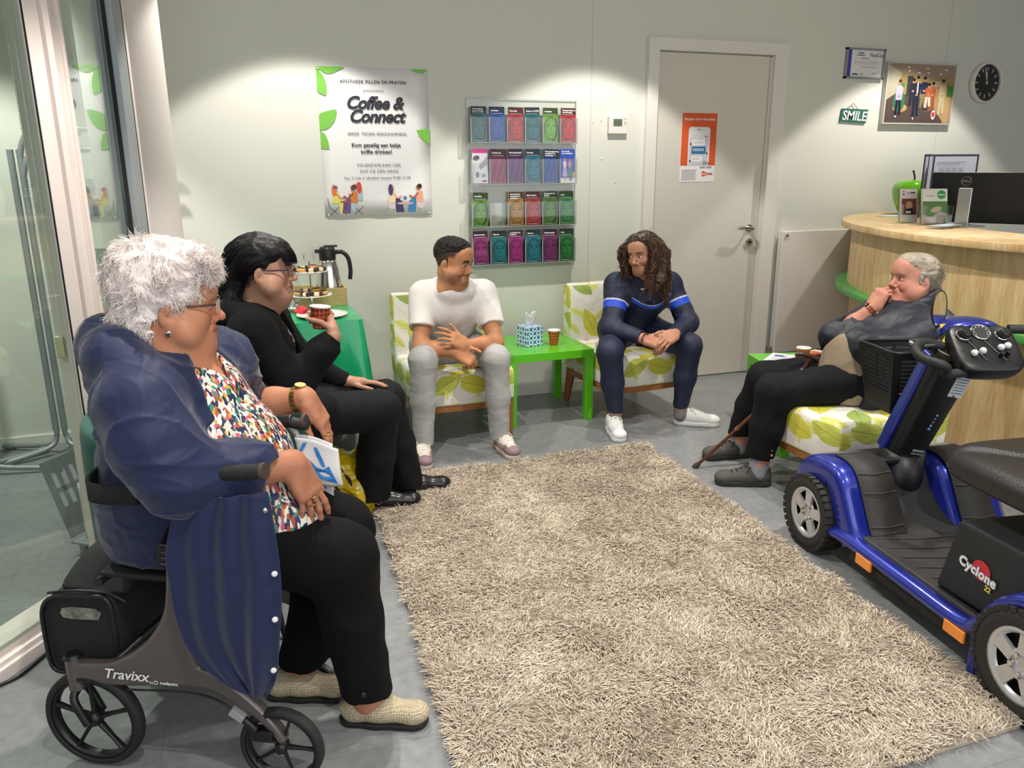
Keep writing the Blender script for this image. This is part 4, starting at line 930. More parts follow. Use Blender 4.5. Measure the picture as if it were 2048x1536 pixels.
kk = N(nt, 'ShaderNodeMath', {0: k1, 1: k2}, operation='MULTIPLY').outputs[0]
cc_ = N(nt, 'ShaderNodeMix', {0: kk, 6: lin('#2f78bf') + (1,), 7: lin('#e8eef2') + (1,)}, data_type='RGBA').outputs[2]; nt.links.new(cc_, bs.inputs['Base Color'])
t = thing('tissue_box', 'blue and white patterned tissue box with a tissue pulled up', 'tissue box', (1.70, 4.52, 0.45), 0.25)
B().box((0, 0, 0.062), (0.118, 0.118, 0.124)).obj('carton', TB, t, bevel=0.002, uvs=1.0, local=True)
G = []
rs_ = np.random.RandomState(2)
for i in range(9):
    a = i / 8 * 2 - 1; G.append([(a * (0.022 + 0.028 * (j / 5)) + 0.012 * j / 5, 0.012 * math.sin(i * 1.9 + j) * (j / 5) + 0.006 * a, 0.122 + (0.075 + 0.015 * math.sin(i * 1.3)) * j / 5) for j in range(6)])
B().grid(G).obj('tissue', PAPER, t, solid=0.001, local=True)
# papers
def sheet(cx, cy, z, w_, h_, rz, m, name, label, cat='paper', mark=None, group=None):
    t = thing(name, label, cat, (cx, cy, z), rz, group)
    B().box((0, 0, 0.0008), (w_, h_, 0.0016)).obj('sheet', m, t, local=True)
    if mark:
        f = Flat((0, 0, 0.0017), (1, 0, 0), (0, 1, 0), 1, 1)
        for (x, y, a, c, mm) in mark: f.poly([(x, y), (x + a, y), (x + a, y + c), (x, y + c)], mm, False)
        f.b.obj('printing', f.mats, t, local=True)
GY = flat('#9aa0b0')
sheet(2.92, 3.62, 0.4505, 0.21, 0.297, -0.9, PAPER, 'flyer', 'white flyer with blue print at the left of the papers', 'flyer', [(-0.08, 0.06, 0.1, 0.05, flat('#5a6aa8'))] + [(-0.08, 0.03 - k * 0.02, 0.15, 0.006, GY) for k in range(6)], 'papers on the right green table')
sheet(3.03, 3.55, 0.4525, 0.21, 0.297, -0.35, flat('#d8cfe0'), 'flyer', 'lilac flyer under the tartan cup', 'flyer', [(-0.09, -0.12, 0.16, 0.05, flat('#a9d070')), (-0.08, 0.0, 0.14, 0.07, flat('#c8b4dc'))], 'papers on the right green table')
sheet(3.14, 3.62, 0.4545, 0.21, 0.297, -1.25, PAPER, 'magazine', 'white magazine with an orange picture at the right of the papers', 'magazine', [(-0.09, -0.02, 0.16, 0.13, flat('#e07a50')), (-0.05, 0.02, 0.08, 0.06, flat('#b84a34'))], 'papers on the right green table')

# ---------------------------------------------------------------- reception counter
WOODC = bpy.data.materials.new('bamboo_veneer'); WOODC.use_nodes = True; nt = WOODC.node_tree; bs = nt.nodes['Principled BSDF']
tc = N(nt, 'ShaderNodeTexCoord').outputs['Object']
m1 = N(nt, 'ShaderNodeMapping', {'Vector': tc, 'Scale': (9, 9, 0.9)}).outputs[0]; n1_ = N(nt, 'ShaderNodeTexNoise', {'Vector': m1, 'Scale': 1.6, 'Detail': 2.0})
m2 = N(nt, 'ShaderNodeMapping', {'Vector': tc, 'Scale': (60, 60, 5)}).outputs[0]; n2_ = N(nt, 'ShaderNodeTexNoise', {'Vector': m2, 'Scale': 1.5, 'Detail': 4.0})
sm_ = N(nt, 'ShaderNodeMath', {0: n2_.outputs[0], 1: 0.45, 2: N(nt, 'ShaderNodeMath', {0: n1_.outputs[0], 1: 0.55}, operation='MULTIPLY').outputs[0]}, operation='MULTIPLY_ADD').outputs[0]
cr = N(nt, 'ShaderNodeValToRGB', {0: sm_}); cr.color_ramp.elements[0].position = 0.38; cr.color_ramp.elements[0].color = lin('#c09c68') + (1,); cr.color_ramp.elements[1].position = 0.62; cr.color_ramp.elements[1].color = lin('#dcc294') + (1,)
nt.links.new(cr.outputs[0], bs.inputs['Base Color']); bs.inputs['Roughness'].default_value = 0.45
SHELFG = mat('counter_green', '#4f9d4e', 0.4)
outer = smooth_path([(4.75, 4.925, 0), (4.45, 4.83, 0), (4.12, 4.61, 0), (3.82, 4.28, 0), (3.60, 3.89, 0), (3.43, 3.43, 0), (3.365, 3.0, 0), (3.41, 2.5, 0), (3.58, 2.0, 0), (3.86, 1.55, 0)], 6)[:, :2]
def off_path(P, d):
    T = np.gradient(P, axis=0); T /= np.linalg.norm(T, axis=1)[:, None]; return P + np.stack([-T[:, 1], T[:, 0]], 1) * d      # + = towards the staff side
def band(name, d0, d1, z0, z1, m, parent, bev=0.0):
    a = off_path(outer, d0); c = off_path(outer, d1); a = np.minimum(a, [99, 4.925]); c = np.minimum(c, [99, 4.925]); k = len(a); b = B()
    for P, zz, fl_ in ((a, (z0, z1), 1), (c, (z0, z1), -1)):
        G = [[(p[0], p[1], z) for z in zz] for p in (P if fl_ > 0 else P[::-1])]; b.grid(G)
    for z, fl_ in ((z1, 1), (z0, -1)):
        G = [[(p[0], p[1], z), (q[0], q[1], z)] for p, q in zip(a, c)]; b.grid(G if fl_ > 0 else G[::-1], smooth=False)
    for i in (0, -1):
        p, q = a[i], c[i]; b.quad([(p[0], p[1], z0), (q[0], q[1], z0), (q[0], q[1], z1), (p[0], p[1], z1)])
    return b.obj(name, m, parent, bevel=bev)
t = thing('reception_counter', 'curved light wood reception counter with a green ledge at the right', 'counter', (3.9, 3.3, 0))
sgn = 1.0
band('countertop', 0.0, 0.55, 1.13, 1.17, WOODC, t, 0.004)
band('upper_panel', 0.07, 0.10, 0.76, 1.13, WOODC, t)
band('green_ledge', 0.0, 0.38, 0.72, 0.762, SHELFG, t, 0.004)
band('lower_panel', 0.10, 0.13, 0.10, 0.72, WOODC, t)
band('plinth', 0.16, 0.19, 0.0, 0.10, BLACKM, t)
ZC = 1.17
t = thing('apple_ornament', 'large glossy green apple ornament on the counter end', 'ornament', (4.72, 4.62, ZC))
ap = [(1.42 * a_, 1.38 * b_) for a_, b_ in [(0.0, 0.004), (0.03, 0.0), (0.05, 0.006), (0.068, 0.03), (0.088, 0.075), (0.097, 0.115), (0.094, 0.145), (0.078, 0.168), (0.055, 0.178), (0.03, 0.172), (0.012, 0.158), (0.0, 0.154)]]
B().lathe([tuple(p[:2]) for p in smooth_path([(x, z, 0) for x, z in ap], 4)], (4.72, 4.62, ZC), 40).obj('fruit', mat('apple_green', '#63b010', 0.12, coat=1.0), t)
B().tube(smooth_path([(4.72, 4.62, ZC + 0.215), (4.725, 4.62, ZC + 0.265), (4.705, 4.62, ZC + 0.31)], 5), [0.006] * 10 + [0.010], 8).obj('stem', mat('stem_brown', '#33241c', 0.5), t)
# brochures in acrylic stands
def stand(x, y, rz, w_, h_, name, label, col, paint):
    t = thing(name, label, 'brochure holder', (x, y, ZC), rz)
    b = B(); b.box((0, 0.0, 0.003), (w_ + 0.01, 0.09, 0.005)); b.box((0, -0.045, 0.03), (w_ + 0.01, 0.003, 0.06))
    for s in (-1, 1): b.box((s * (w_ / 2 + 0.005), -0.01, 0.06), (0.003, 0.075, 0.11))
    b.prism([(-w_ / 2, 0), (w_ / 2, 0), (w_ / 2, h_ * 0.8), (-w_ / 2, h_ * 0.8)], (0, 0.025, 0.005), (1, 0, 0), nrm((0, 0.28, 1)), 0.003)
    b.obj('acrylic_stand', ACRYL, t, local=True)
    for k in range(3):
        B().prism([(-w_ / 2, 0), (w_ / 2, 0), (w_ / 2, h_), (-w_ / 2, h_)], (0, 0.015 - k * 0.012, 0.008), (1, 0, 0), nrm((0, 0.28, 1)), 0.008).obj('brochure', PAPER if k else flat('#4a2a34'), t, local=True)
    f = Flat((-w_ / 2, -0.0145, 0.008), (1, 0, 0), (0, 0.28, 1), w_, h_); paint(f); f.b.obj('printing', f.mats, t, local=True)
def pa(f):
    f.rect(0.005, 0.045, 0.09, 0.10, flat('#7a4238')).ell(0.05, 0.10, 0.02, 0.03, flat('#c89a80')).poly([(0.02, 0.045), (0.08, 0.045), (0.07, 0.09), (0.03, 0.08)], flat('#2a2a3a')).rect(0.03, 0.055, 0.03, 0.012, flat('#e6dcd6'))
    f.rect(0.01, 0.185, 0.012, 0.008, flat('#c8323a')).rect(0.01, 0.168, 0.012, 0.008, flat('#2a3a8a')).rect(0.035, 0.178, 0.03, 0.006, GY).rect(0.06, 0.178, 0.025, 0.008, INK)
def pb(f):
    f.rect(0.0, 0.0, 0.15, 0.135, flat('#4a7a38')).poly([(0, 0.0), (0.12, 0.0), (0.15, 0.06), (0.10, 0.075), (0.05, 0.04), (0, 0.055)], flat('#a8a09a')).ell(0.08, 0.085, 0.035, 0.016, flat('#b8a890'), 0.3).ell(0.03, 0.02, 0.04, 0.015, flat('#c8a8a0')).rect(0.0, 0.135, 0.15, 0.075, flat('#dfe2da'))
    f.ell(0.112, 0.175, 0.027, 0.027, flat('#2f9a4a')).rect(0.09, 0.172, 0.045, 0.005, PAPER).rect(0.02, 0.165, 0.05, 0.005, GY)
stand(4.01, 3.93, -0.40, 0.10, 0.205, 'brochure_stand', 'narrow white brochure with a brown photo in a clear stand', None, pa)
stand(4.03, 3.75, -0.35, 0.148, 0.21, 'brochure_stand', 'wide brochure with a green circle in a clear stand', None, pb)
t = thing('clear_tray', 'flat clear acrylic tray lying in front of the steel column', 'tray', (3.87, 3.52, ZC), 0.3)
B().box((0, 0, 0.008), (0.24, 0.11, 0.012)).obj('tray_body', ACRYL, t, bevel=0.003, local=True); B().box((0, 0, 0.017), (0.22, 0.09, 0.003)).obj('card', flat('#b9c4cc'), t, local=True)
sheet(4.47, 4.50, ZC + 0.001, 0.21, 0.15, 0.2, flat('#8fc8c0'), 'leaflet_flat', 'turquoise and pink leaflet lying beside the green apple', 'leaflet', [(0.0, -0.07, 0.1, 0.06, flat('#e8a8c0')), (-0.09, 0.0, 0.17, 0.05, PAPER)])
# monitor seen from behind, its steel stand in front
t = thing('monitor', 'black computer monitor with a round silver badge standing on the counter', 'monitor', (4.30, 3.70, ZC))
mo = np.array([4.17, 3.93, ZC + 0.006]); mu = nrm((0.55, -0.84, 0)); mv = nrm((-0.05, -0.02, 1))
B().prism([(0, 0), (0.66, 0), (0.66, 0.30), (0, 0.30)], mo, mu, mv, 0.022).obj('casing', BLACK, t, bevel=0.004)
t2 = B(); t2.prism([(0.15, 0.06), (0.47, 0.06), (0.47, 0.26), (0.15, 0.26)], mo + np.cross(mu, mv) * 0.02 * -1, mu, mv, 0.03); t2.obj('back_cover', BLACKM, t, bevel=0.01)
bd = B(); nn_ = -np.cross(mu, mv) if np.cross(mu, mv)[0] > 0 else np.cross(mu, mv)
ctr = mo + mu * 0.19 + mv * 0.25 + nn_ * 0.0125
bd.tube([ctr + mu * 0.026 * math.cos(a) + mv * 0.026 * math.sin(a) for a in np.arange(24) * PI / 12], 0.0016, 6, closed=True); bd.obj('badge_ring', STEEL, t)
f = Flat(ctr - mu * 0 + nn_ * 0.001, mu, mv, 1, 1); f.text(0, -0.006, 'DELL', 0.018, STEEL, bold=0.0004); f.obj('badge_lettering', t)
B().box((4.045, 3.57, ZC + 0.11), (0.03, 0.072, 0.22), rotm((0, 0, 1), 0.5)).obj('stand_column', STEEL, t, bevel=0.004)
B().box((4.10, 3.60, ZC + 0.004), (0.16, 0.16, 0.008), rotm((0, 0, 1), -0.25)).obj('stand_foot', STEEL, t, bevel=0.003)
# display book
t = thing('display_book', 'open desk display book with white pages behind the monitor', 'display book', (4.70, 4.35, ZC))
DKF = mat('dark_frame', '#4a4a58', 0.5)
for k, (a, L) in enumerate(((2.75, 0.13), (2.45, 0.20), (0.35, 0.32))):
    c_ = np.array([4.62, 4.38, ZC + 0.12]); u_ = np.array([math.cos(a), -abs(math.sin(a)) * 0.9, 0]); u_ = nrm(u_); v_ = np.array([0, 0, 1.0]); H_ = 0.30
    B().prism([(0, 0), (L, 0), (L, H_), (0, H_)], c_, u_, v_, 0.004).obj('panel_frame', DKF, t)
    for sg in (1, -1): B().prism([(0.014, 0.014), (L - 0.014, 0.014), (L - 0.014, H_ - 0.014), (0.014, H_ - 0.014)], c_ + np.cross(u_, v_) * 0.003 * sg, u_, v_, 0.001).obj('page', flat('#e3e6f2'), t)
f = Flat(np.array([4.62, 4.38, ZC + 0.12]) + np.cross(nrm((math.cos(0.35), -math.sin(0.35) * 0.9, 0)), (0, 0, 1)) * 0.0045, nrm((math.cos(0.35), -math.sin(0.35) * 0.9, 0)), (0, 0, 1), 0.26, 0.3)
for i in range(4):
    for j in range(3): f.rect(0.05 + i * 0.045, 0.12 + j * 0.035, 0.035, 0.022, flat('#c8c4dc'))
f.rect(0.03, 0.245, 0.2, 0.004, GY).rect(0.03, 0.235, 0.16, 0.004, GY); f.obj('page_print', t)
B().box((4.62, 4.38, ZC + 0.05), (0.16, 0.12, 0.1)).obj('base', DKF, t, bevel=0.006)
# ---------------------------------------------------------------- frames of reference for the two vehicles
class Fr:
    def __init__(s, o, rz): s.o = np.array(o, float); s.rz = rz; s.R = np.array([[math.cos(rz), -math.sin(rz), 0], [math.sin(rz), math.cos(rz), 0], [0, 0, 1.0]])
    def __call__(s, x, y, z): return s.o + s.R @ np.array([x, y, z], float)
    def pts(s, P): return [s(*p) for p in P]
def ring_pts(c, ax1, ax2, r, n=32): return [c + ax1 * r * math.cos(a) + ax2 * r * math.sin(a) for a in np.arange(n) * 2 * PI / n]

# ---------------------------------------------------------------- mobility scooter
BLUE = mat('metallic_blue', '#1d2c96', 0.3, 0.45, coat=1.0)
RMAT = mat('rubber_mat', '#2a2827', 0.6, bump=0.2, bscale=120)
BAGF = mat('battery_box', '#1c2124', 0.6, bump=0.1, bscale=200)
LEATH = mat('black_leather', '#262322', 0.38, bump=0.25, bscale=220)
AMBER = mat('amber_reflector', '#f08a10', 0.2, coat=1.0, spec=0.8)
ALU = mat('silver_wheel', '#c9c9cc', 0.32, 0.55)
TYRE = mat('tyre', '#262422', 0.75)
f_ = Fr((2.41, 1.865, 0), -0.135)
SC = thing('mobility_scooter', 'blue mobility scooter with black seat and basket parked by the rug', 'mobility scooter', (2.41, 1.865, 0), -0.135)
def scooter_wheel(x, y, r, side):
    wd = 0.105; ax = f_.R @ np.array([1.0, 0, 0]); RW = np.stack([f_.R @ np.array([0, 1.0, 0]), np.array([0, 0, 1.0]), ax], 1)
    c = f_(x, y, r); b = B()
    prof = [(r * 0.66, -wd * 0.42), (r * 0.80, -wd * 0.5), (r * 0.93, -wd * 0.47), (r * 0.975, -wd * 0.30), (r * 0.985, 0), (r * 0.975, wd * 0.30), (r * 0.93, wd * 0.47), (r * 0.80, wd * 0.5), (r * 0.66, wd * 0.42)]
    b.lathe(prof, c, 48, R=RW)
    for k in range(34):          # tread blocks
        a = k * 2 * PI / 34
        for q, yy in ((0.0, -0.36), (0.5, 0.0), (0.0, 0.36)):
            aa = a + q * PI / 17; er = RW @ np.array([math.cos(aa), math.sin(aa), 0]); et = RW @ np.array([-math.sin(aa), math.cos(aa), 0])
            b.box(c + er * r * 0.975 + ax * wd * yy, (0.016, r * 0.13, wd * 0.26), np.stack([er, et, ax], 1))
    w_ = b.obj('wheel', TYRE, SC); s = side
    h = B(); h.lathe([(0.001, s * wd * 0.30), (r * 0.28, s * wd * 0.34), (r * 0.30, s * wd * 0.30)], c, 32, R=RW)
    h.lathe([(r * 0.55, s * wd * 0.30), (r * 0.60, s * wd * 0.42), (r * 0.67, s * wd * 0.44), (r * 0.68, s * wd * 0.36)], c, 40, R=RW)
    h.lathe([(0.001, s * wd * 0.10), (r * 0.66, s * wd * 0.10)], c, 32, R=RW, mi=1)
    for k in range(5):
        a0 = k * 2 * PI / 5 + 0.4
        P = []
        for rr, da in ((0.24, 0.50), (0.60, 0.40), (0.60, -0.40), (0.24, -0.50)): P.append((r * rr * math.cos(a0 + da * (0.62 if rr > 0.5 else 1)), r * rr * math.sin(a0 + da * (0.62 if rr > 0.5 else 1))))
        h.prism(P, c + ax * s * wd * 0.33, RW[:, 0], RW[:, 1], 0.012)
    ho = h.obj('wheel_rim', [ALU, BLACKM], w_)
    for k in range(5):
        a0 = k * 2 * PI / 5 + 0.4 + PI / 5; p = c + RW @ np.array([math.cos(a0) * r * 0.19, math.sin(a0) * r * 0.19, 0])
        B().cyl(p + ax * s * wd * 0.33, p + ax * s * wd * 0.43, 0.008, n=8).obj('wheel_nut', CHROME, w_)
scooter_wheel(-0.325, 0.50, 0.155, -1); scooter_wheel(0.325, 0.50, 0.155, 1); scooter_wheel(-0.325, -0.575, 0.165, -1); scooter_wheel(0.325, -0.575, 0.165, 1)
def loft(secs, closed=False):
    "secs: list of equally long 3-D sections (local) -> B grid in world"
    return [[f_(*p) for p in s] for s in secs]
# front fairing lobes (leg shield over each front wheel)
prof = smooth_path([(0.20, 0.155, 0), (0.235, 0.20, 0), (0.29, 0.29, 0), (0.335, 0.36, 0), (0.39, 0.395, 0), (0.47, 0.40, 0), (0.56, 0.385, 0), (0.63, 0.33, 0), (0.67, 0.24, 0)], 4)[:, :2]
for s in (-1, 1):
    b = B(); xs = [0.085, 0.095, 0.115, 0.285, 0.31, 0.335, 0.345, 0.345]
    dz = [-0.10, -0.022, 0.0, 0.0, 0.0, -0.010, -0.03, -0.10]
    secs = []
    for x, d in zip(xs, dz):
        P = []
        for i, (y, z) in enumerate(prof):
            n = np.array([-(prof[min(i + 1, len(prof) - 1)][1] - prof[max(i - 1, 0)][1]), prof[min(i + 1, len(prof) - 1)][0] - prof[max(i - 1, 0)][0]]); n = n / (np.linalg.norm(n) + 1e-9)
            y2, z2 = y + n[0] * d * 0.9, z + n[1] * d * 0.9
            if x > 0.3 and i < 4: z2 = z2
            P.append((s * x, y2, max(z2, 0.11)))
        secs.append(P)
    G = loft(secs); b.grid(G if s > 0 else G[::-1])
    b.obj('front_fairing', BLUE, SC, sub=1)
    b = B(); secs = [[(s * x, y - 0.006, z + 0.005) for y, z in prof[1:22]] for x in (0.125, 0.20, 0.275)]
    G = loft(secs); b.grid(G if s > 0 else G[::-1], smooth=True)
    o = b.obj('foot_mat', RMAT, SC, solid=0.004)
    for k in (4, 9, 13):
        B().tube([f_(s * 0.13, prof[k][0] - 0.012, prof[k][1] + 0.006), f_(s * 0.20, prof[k][0] - 0.020, prof[k][1] + 0.002), f_(s * 0.27, prof[k][0] - 0.012, prof[k][1] + 0.006)], 0.0022, 6).obj('mat_groove', mat('mat_ridge', '#4a4744', 0.6), o)
b = B()           # central cowl behind the steering column
secs = [[(x, y, z) for y, z in ((0.20, 0.16), (0.30, 0.20), (0.38, 0.28), (0.42, 0.36), (0.50, 0.40), (0.62, 0.36))] for x in (-0.11, -0.05, 0.05, 0.11)]
b.grid(loft(secs)); b.obj('cowl', BLACKM, SC, sub=1, solid=0.004)
B().tube([f_(0.0, 0.46, 0.24), f_(0.0, 0.455, 0.30), f_(0, 0.445, 0.42), f_(0, 0.443, 0.428)], [0.098, 0.095, 0.084, 0.076], 28).obj('column_boot', BLACK, SC)
# floor deck
out = [(-0.31, 0.26), (0.31, 0.26), (0.31, -0.40), (-0.31, -0.40)]
b = B(); b.prism(out, f_(0, 0, 0.15), f_.R @ np.array([1.0, 0, 0]), f_.R @ np.array([0, 1.0, 0]), 0.05); b.obj('floor_deck', RMAT, SC, bevel=0.01)
b = B()
for k in range(6): b.tube(smooth_path([f_(-0.27, 0.19 - k * 0.075, 0.177), f_(-0.12, 0.155 - k * 0.075, 0.177), f_(0.0, 0.15 - k * 0.075, 0.177), f_(0.12, 0.155 - k * 0.075, 0.177), f_(0.27, 0.19 - k * 0.075, 0.177)], 4), 0.002, 5)
b.tube([f_(0.0, 0.22, 0.177), f_(0.0, -0.2, 0.177)], 0.0015, 5); tag(b.obj('mat_ridges', bpy.data.materials['mat_ridge'], SC), kind='stuff')
for s in (-1, 1):
    q = smooth_path([(s * 0.335, 0.36, 0.14), (s * 0.335, 0.22, 0.150), (s * 0.335, -0.10, 0.150), (s * 0.335, -0.33, 0.152), (s * 0.335, -0.40, 0.19), (s * 0.335, -0.46, 0.28), (s * 0.335, -0.545, 0.345), (s * 0.335, -0.66, 0.35), (s * 0.335, -0.75, 0.30)], 6)
    b = B(); b.tube([f_(*p) for p in q], 0.034, 14, flat=0.75); b.obj('side_rim', BLUE, SC)
    b = B(); b.box(f_(s * 0.335, -0.06, 0.108), (0.03, 0.56, 0.045), f_.R); b.obj('skirt', BLACKM, SC, bevel=0.006)
    b = B(); b.box(f_(s * 0.345, -0.40, 0.095), (0.02, 0.03, 0.16), f_.R); b.obj('skirt_end', BLUE, SC, bevel=0.006)
    for y in (0.115, -0.335):
        b = B(); b.box(f_(s * 0.368, y, 0.128), (0.010, 0.085, 0.038), f_.R); b.obj('reflector', AMBER, SC, bevel=0.002)
# rear fender tops + box
for s in (-1, 1):
    b = B(); P = smooth_path([(0, -0.40, 0.20), (0, -0.46, 0.30), (0, -0.545, 0.372), (0, -0.66, 0.375), (0, -0.75, 0.32)], 5)
    G = loft([[(s * x, p[1], p[2] - (0.0 if x > 0.24 else 0.005)) for p in P] for x in (0.20, 0.26, 0.34)]); b.grid(G if s > 0 else G[::-1]); b.obj('rear_fender', BLUE, SC, solid=0.006)
b = B()
bx = [(-0.295, -0.145, 0.175), (0.275, -0.155, 0.175), (0.275, -0.62, 0.2), (-0.295, -0.62, 0.2), (-0.285, -0.195, 0.435), (0.265, -0.215, 0.435), (0.265, -0.60, 0.445), (-0.285, -0.60, 0.445)]
b.add([f_(*p) for p in bx], [(0, 3, 2, 1), (4, 5, 6, 7), (0, 1, 5, 4), (2, 3, 7, 6), (0, 4, 7, 3), (1, 2, 6, 5)]); bo = b.obj('battery_box', BAGF, SC, bevel=0.018, seg=3)
# badge lettering on the box side
o_ = f_(-0.2935, -0.235, 0.305); u_ = f_.R @ np.array([0.0, -1.0, 0]); u_ = nrm(u_ - np.array([0, 0, 0.10])); v_ = nrm(np.cross(f_.R @ np.array([-1.0, 0, 0.04]), u_))
f = Flat(o_, u_, v_, 1, 1)
f.poly(ellipse(0.085, 0.022, 0.036, 0.032, 20), flat('#c02a3c'), False); f.obj('badge_disc', bo)
for mm, bd_, dz_, nm in ((flat('#9a9a9e'), 0.0034, 0.0030, 'badge_outline'), (flat('#f0f0f0'), 0.0008, 0.0042, 'badge_lettering')):
    q = B(); text_mesh(q, 'Cyclone', o_, u_, v_, 0.042, 0, align='LEFT', bold=bd_, space=1.08, depth=dz_); q.obj(nm, mm, bo)
q = B(); text_mesh(q, '22', o_ + u_ * 0.115 - v_ * 0.024, u_, v_, 0.024, 0, align='LEFT', bold=0.001, depth=0.003); q.obj('badge_number', flat('#d8c040'), bo)
b = B(); b.cyl(f_(0, -0.34, 0.43), f_(0, -0.34, 0.56), 0.035); b.obj('seat_post', BLACK, SC)
# seat cushion
b = B(); secs = []
for k, (z, sc, m_) in enumerate(((0.545, 0.90, 0), (0.55, 0.97, 0), (0.585, 1.0, 0), (0.615, 0.985, 0), (0.632, 0.93, 0.0), (0.640, 0.75, 0.0), (0.636, 0.4, 0.0))):
    ring = []
    for i in range(40):
        a = i * 2 * PI / 40; cx, sy = math.cos(a), math.sin(a); e = 0.42
        x = 0.295 * sc * math.copysign(abs(cx) ** e, cx); y = 0.265 * sc * math.copysign(abs(sy) ** e, sy)
        ring.append(f_(x, y - 0.31, z + 0.012 * (sy > 0.6) * (k > 3)))
    secs.append(ring)
G = np.array(secs).transpose(1, 0, 2)
b.grid(G, closed_u=True); b.add(secs[-1], [tuple(range(40))], 0, True); b.add(secs[0], [tuple(range(40))[::-1]]); b.obj('seat', LEATH, SC, sub=1)
b = B(); b.tube(smooth_path([f_(0.16, -0.02, 0.50), f_(0.20, 0.03, 0.475), f_(0.22, 0.075, 0.465)], 4), 0.008, 8); b.obj('seat_lever', BLACK, SC)
# tiller
bt, tp = np.array(f_(0.0, 0.448, 0.40)), np.array(f_(0.062, 0.315, 0.83)); T = nrm(tp - bt); X = nrm(f_.R @ np.array([1.0, -0.18, 0])); X = nrm(X - T * (X @ T)); Yv = np.cross(T, X)
def tl(x, y, z): return bt + X * x + Yv * y + T * z
def ringT(z, w_, d_, n=24, e=0.5):
    return [tl(w_ * math.copysign(abs(math.cos(a)) ** e, math.cos(a)), d_ * math.copysign(abs(math.sin(a)) ** e, math.sin(a)), z) for a in np.arange(n) * 2 * PI / n]
def loftT(secs, name, m, sub=0):
    b = B(); G = np.array(secs).transpose(1, 0, 2); b.grid(G, closed_u=True); n = len(secs[0]); b.add(secs[-1], [tuple(range(n))], 0, True); b.add(secs[0], [tuple(range(n))[::-1]]); return b.obj(name, m, SC, sub=sub)
loftT([ringT(-0.02, 0.066, 0.05), ringT(0.1, 0.070, 0.055), ringT(0.3, 0.076, 0.056), ringT(0.42, 0.080, 0.056), ringT(0.45, 0.078, 0.05)], 'steering_column', BLACK)
b = B(); b.box(tl(-0.072, 0.03, 0.22), (0.030, 0.060, 0.44), np.stack([X, Yv, T], 1)); b.obj('blue_edge', BLUE, SC, bevel=0.01, seg=3)
b = B(); b.box(tl(0.04, -0.057, 0.36), (0.055, 0.004, 0.095), np.stack([X, Yv, T], 1)); so = b.obj('instruction_label', flat('#c8cccf'), SC)
q = B()
for k in range(6): q.box(tl(0.040, -0.0595, 0.33 + k * 0.012), (0.044, 0.001, 0.003), np.stack([X, Yv, T], 1))
q.box(tl(0.035, -0.0595, 0.3165), (0.01, 0.001, 0.008), np.stack([X, Yv, T], 1)); q.obj('label_print', flat('#5a6068'), so)
q = B()
for k in range(5): q.ball(tl(0.012 + k * 0.001, -0.056, 0.16 + k * 0.016), 0.008 if k in (0,) else 0.0055, 8, k % 3)
q.obj('key_ring_print', [flat('#3a6ab0'), flat('#8aa0b0'), flat('#b05a4a')], SC)
q = B(); q.box(tl(0.02, -0.0565, 0.055), (0.05, 0.002, 0.010), np.stack([X, Yv, T], 1)); q.box(tl(0.02, -0.0565, 0.04), (0.05, 0.002, 0.005), np.stack([X, Yv, T], 1)); q.obj('serial_label', flat('#8a8f94'), SC)
b = B(); b.box(f_(-0.085, 0.40, 0.395), (0.085, 0.035, 0.022), f_.R); b.obj('adjust_lever', BLACK, SC, bevel=0.006)
# control head: blue nose, black console, grips
hc = np.array(f_(0.115, 0.245, 0.88)); HX = nrm(f_.R @ np.array([1.0, -0.22, 0])); HN = nrm(np.array([0, 0, 1.0]) * 0.75 - (f_.R @ np.array([0.1, 1.0, 0])) * 0.62); HN = nrm(HN - HX * (HN @ HX)); HY = np.cross(HN, HX)      # HY points up/forward
def hd(x, y, z): return hc + HX * x + HY * y + HN * z
def head_ring(z, w_, d0, d1, e=0.45, n=32):
    P = []
    for a in np.arange(n) * 2 * PI / n:
        c, s_ = math.cos(a), math.sin(a); P.append(hd(w_ * math.copysign(abs(c) ** e, c), (d1 if s_ > 0 else d0) * abs(s_) ** e * (1 if s_ > 0 else -1), z))
    return P
loftT([head_ring(-0.075, 0.085, 0.10, 0.05), head_ring(-0.04, 0.112, 0.125, 0.075), head_ring(0.0, 0.122, 0.13, 0.09), head_ring(0.018, 0.12, 0.125, 0.09), head_ring(0.024, 0.11, 0.115, 0.08)], 'console', BLACK, 1)
b = B(); secs = []
for y, w_, zt in ((0.075, 0.118, 0.026), (0.095, 0.122, 0.028), (0.13, 0.105, 0.005), (0.17, 0.085, -0.03), (0.20, 0.055, -0.07), (0.205, 0.03, -0.095)):
    secs.append([hd(w_ * math.cos(a), y, -0.07 + (zt + 0.07) * max(0.02, math.sin(a)) ** 0.6) for a in np.linspace(0, PI, 15)])
b.grid(np.array(secs)[::-1]); b.obj('blue_nose_cover', BLUE, SC, solid=0.004, sub=1)
b = B(); b.tube(ring_pts(hd(-0.005, 0.045, 0.027), HX, HY, 0.033), 0.004, 8, closed=True); gb = b.obj('gauge_ring', CHROME, SC)
q = B(); q.add([hd(-0.005, 0.045, 0.027)] + ring_pts(hd(-0.005, 0.045, 0.027), HX, HY, 0.031), [(0, i + 1, (i + 1) % 32 + 1) for i in range(32)]); q.obj('gauge_face', flat('#2a2c30'), gb)
q = B()
for k in range(9):
    a = -0.6 + k * 0.54; q.tube([hd(-0.005 + 0.022 * math.cos(a), 0.045 + 0.022 * math.sin(a), 0.0285), hd(-0.005 + 0.027 * math.cos(a), 0.045 + 0.027 * math.sin(a), 0.0285)], 0.0012, 4)
q.obj('gauge_scale', PAPER, gb)
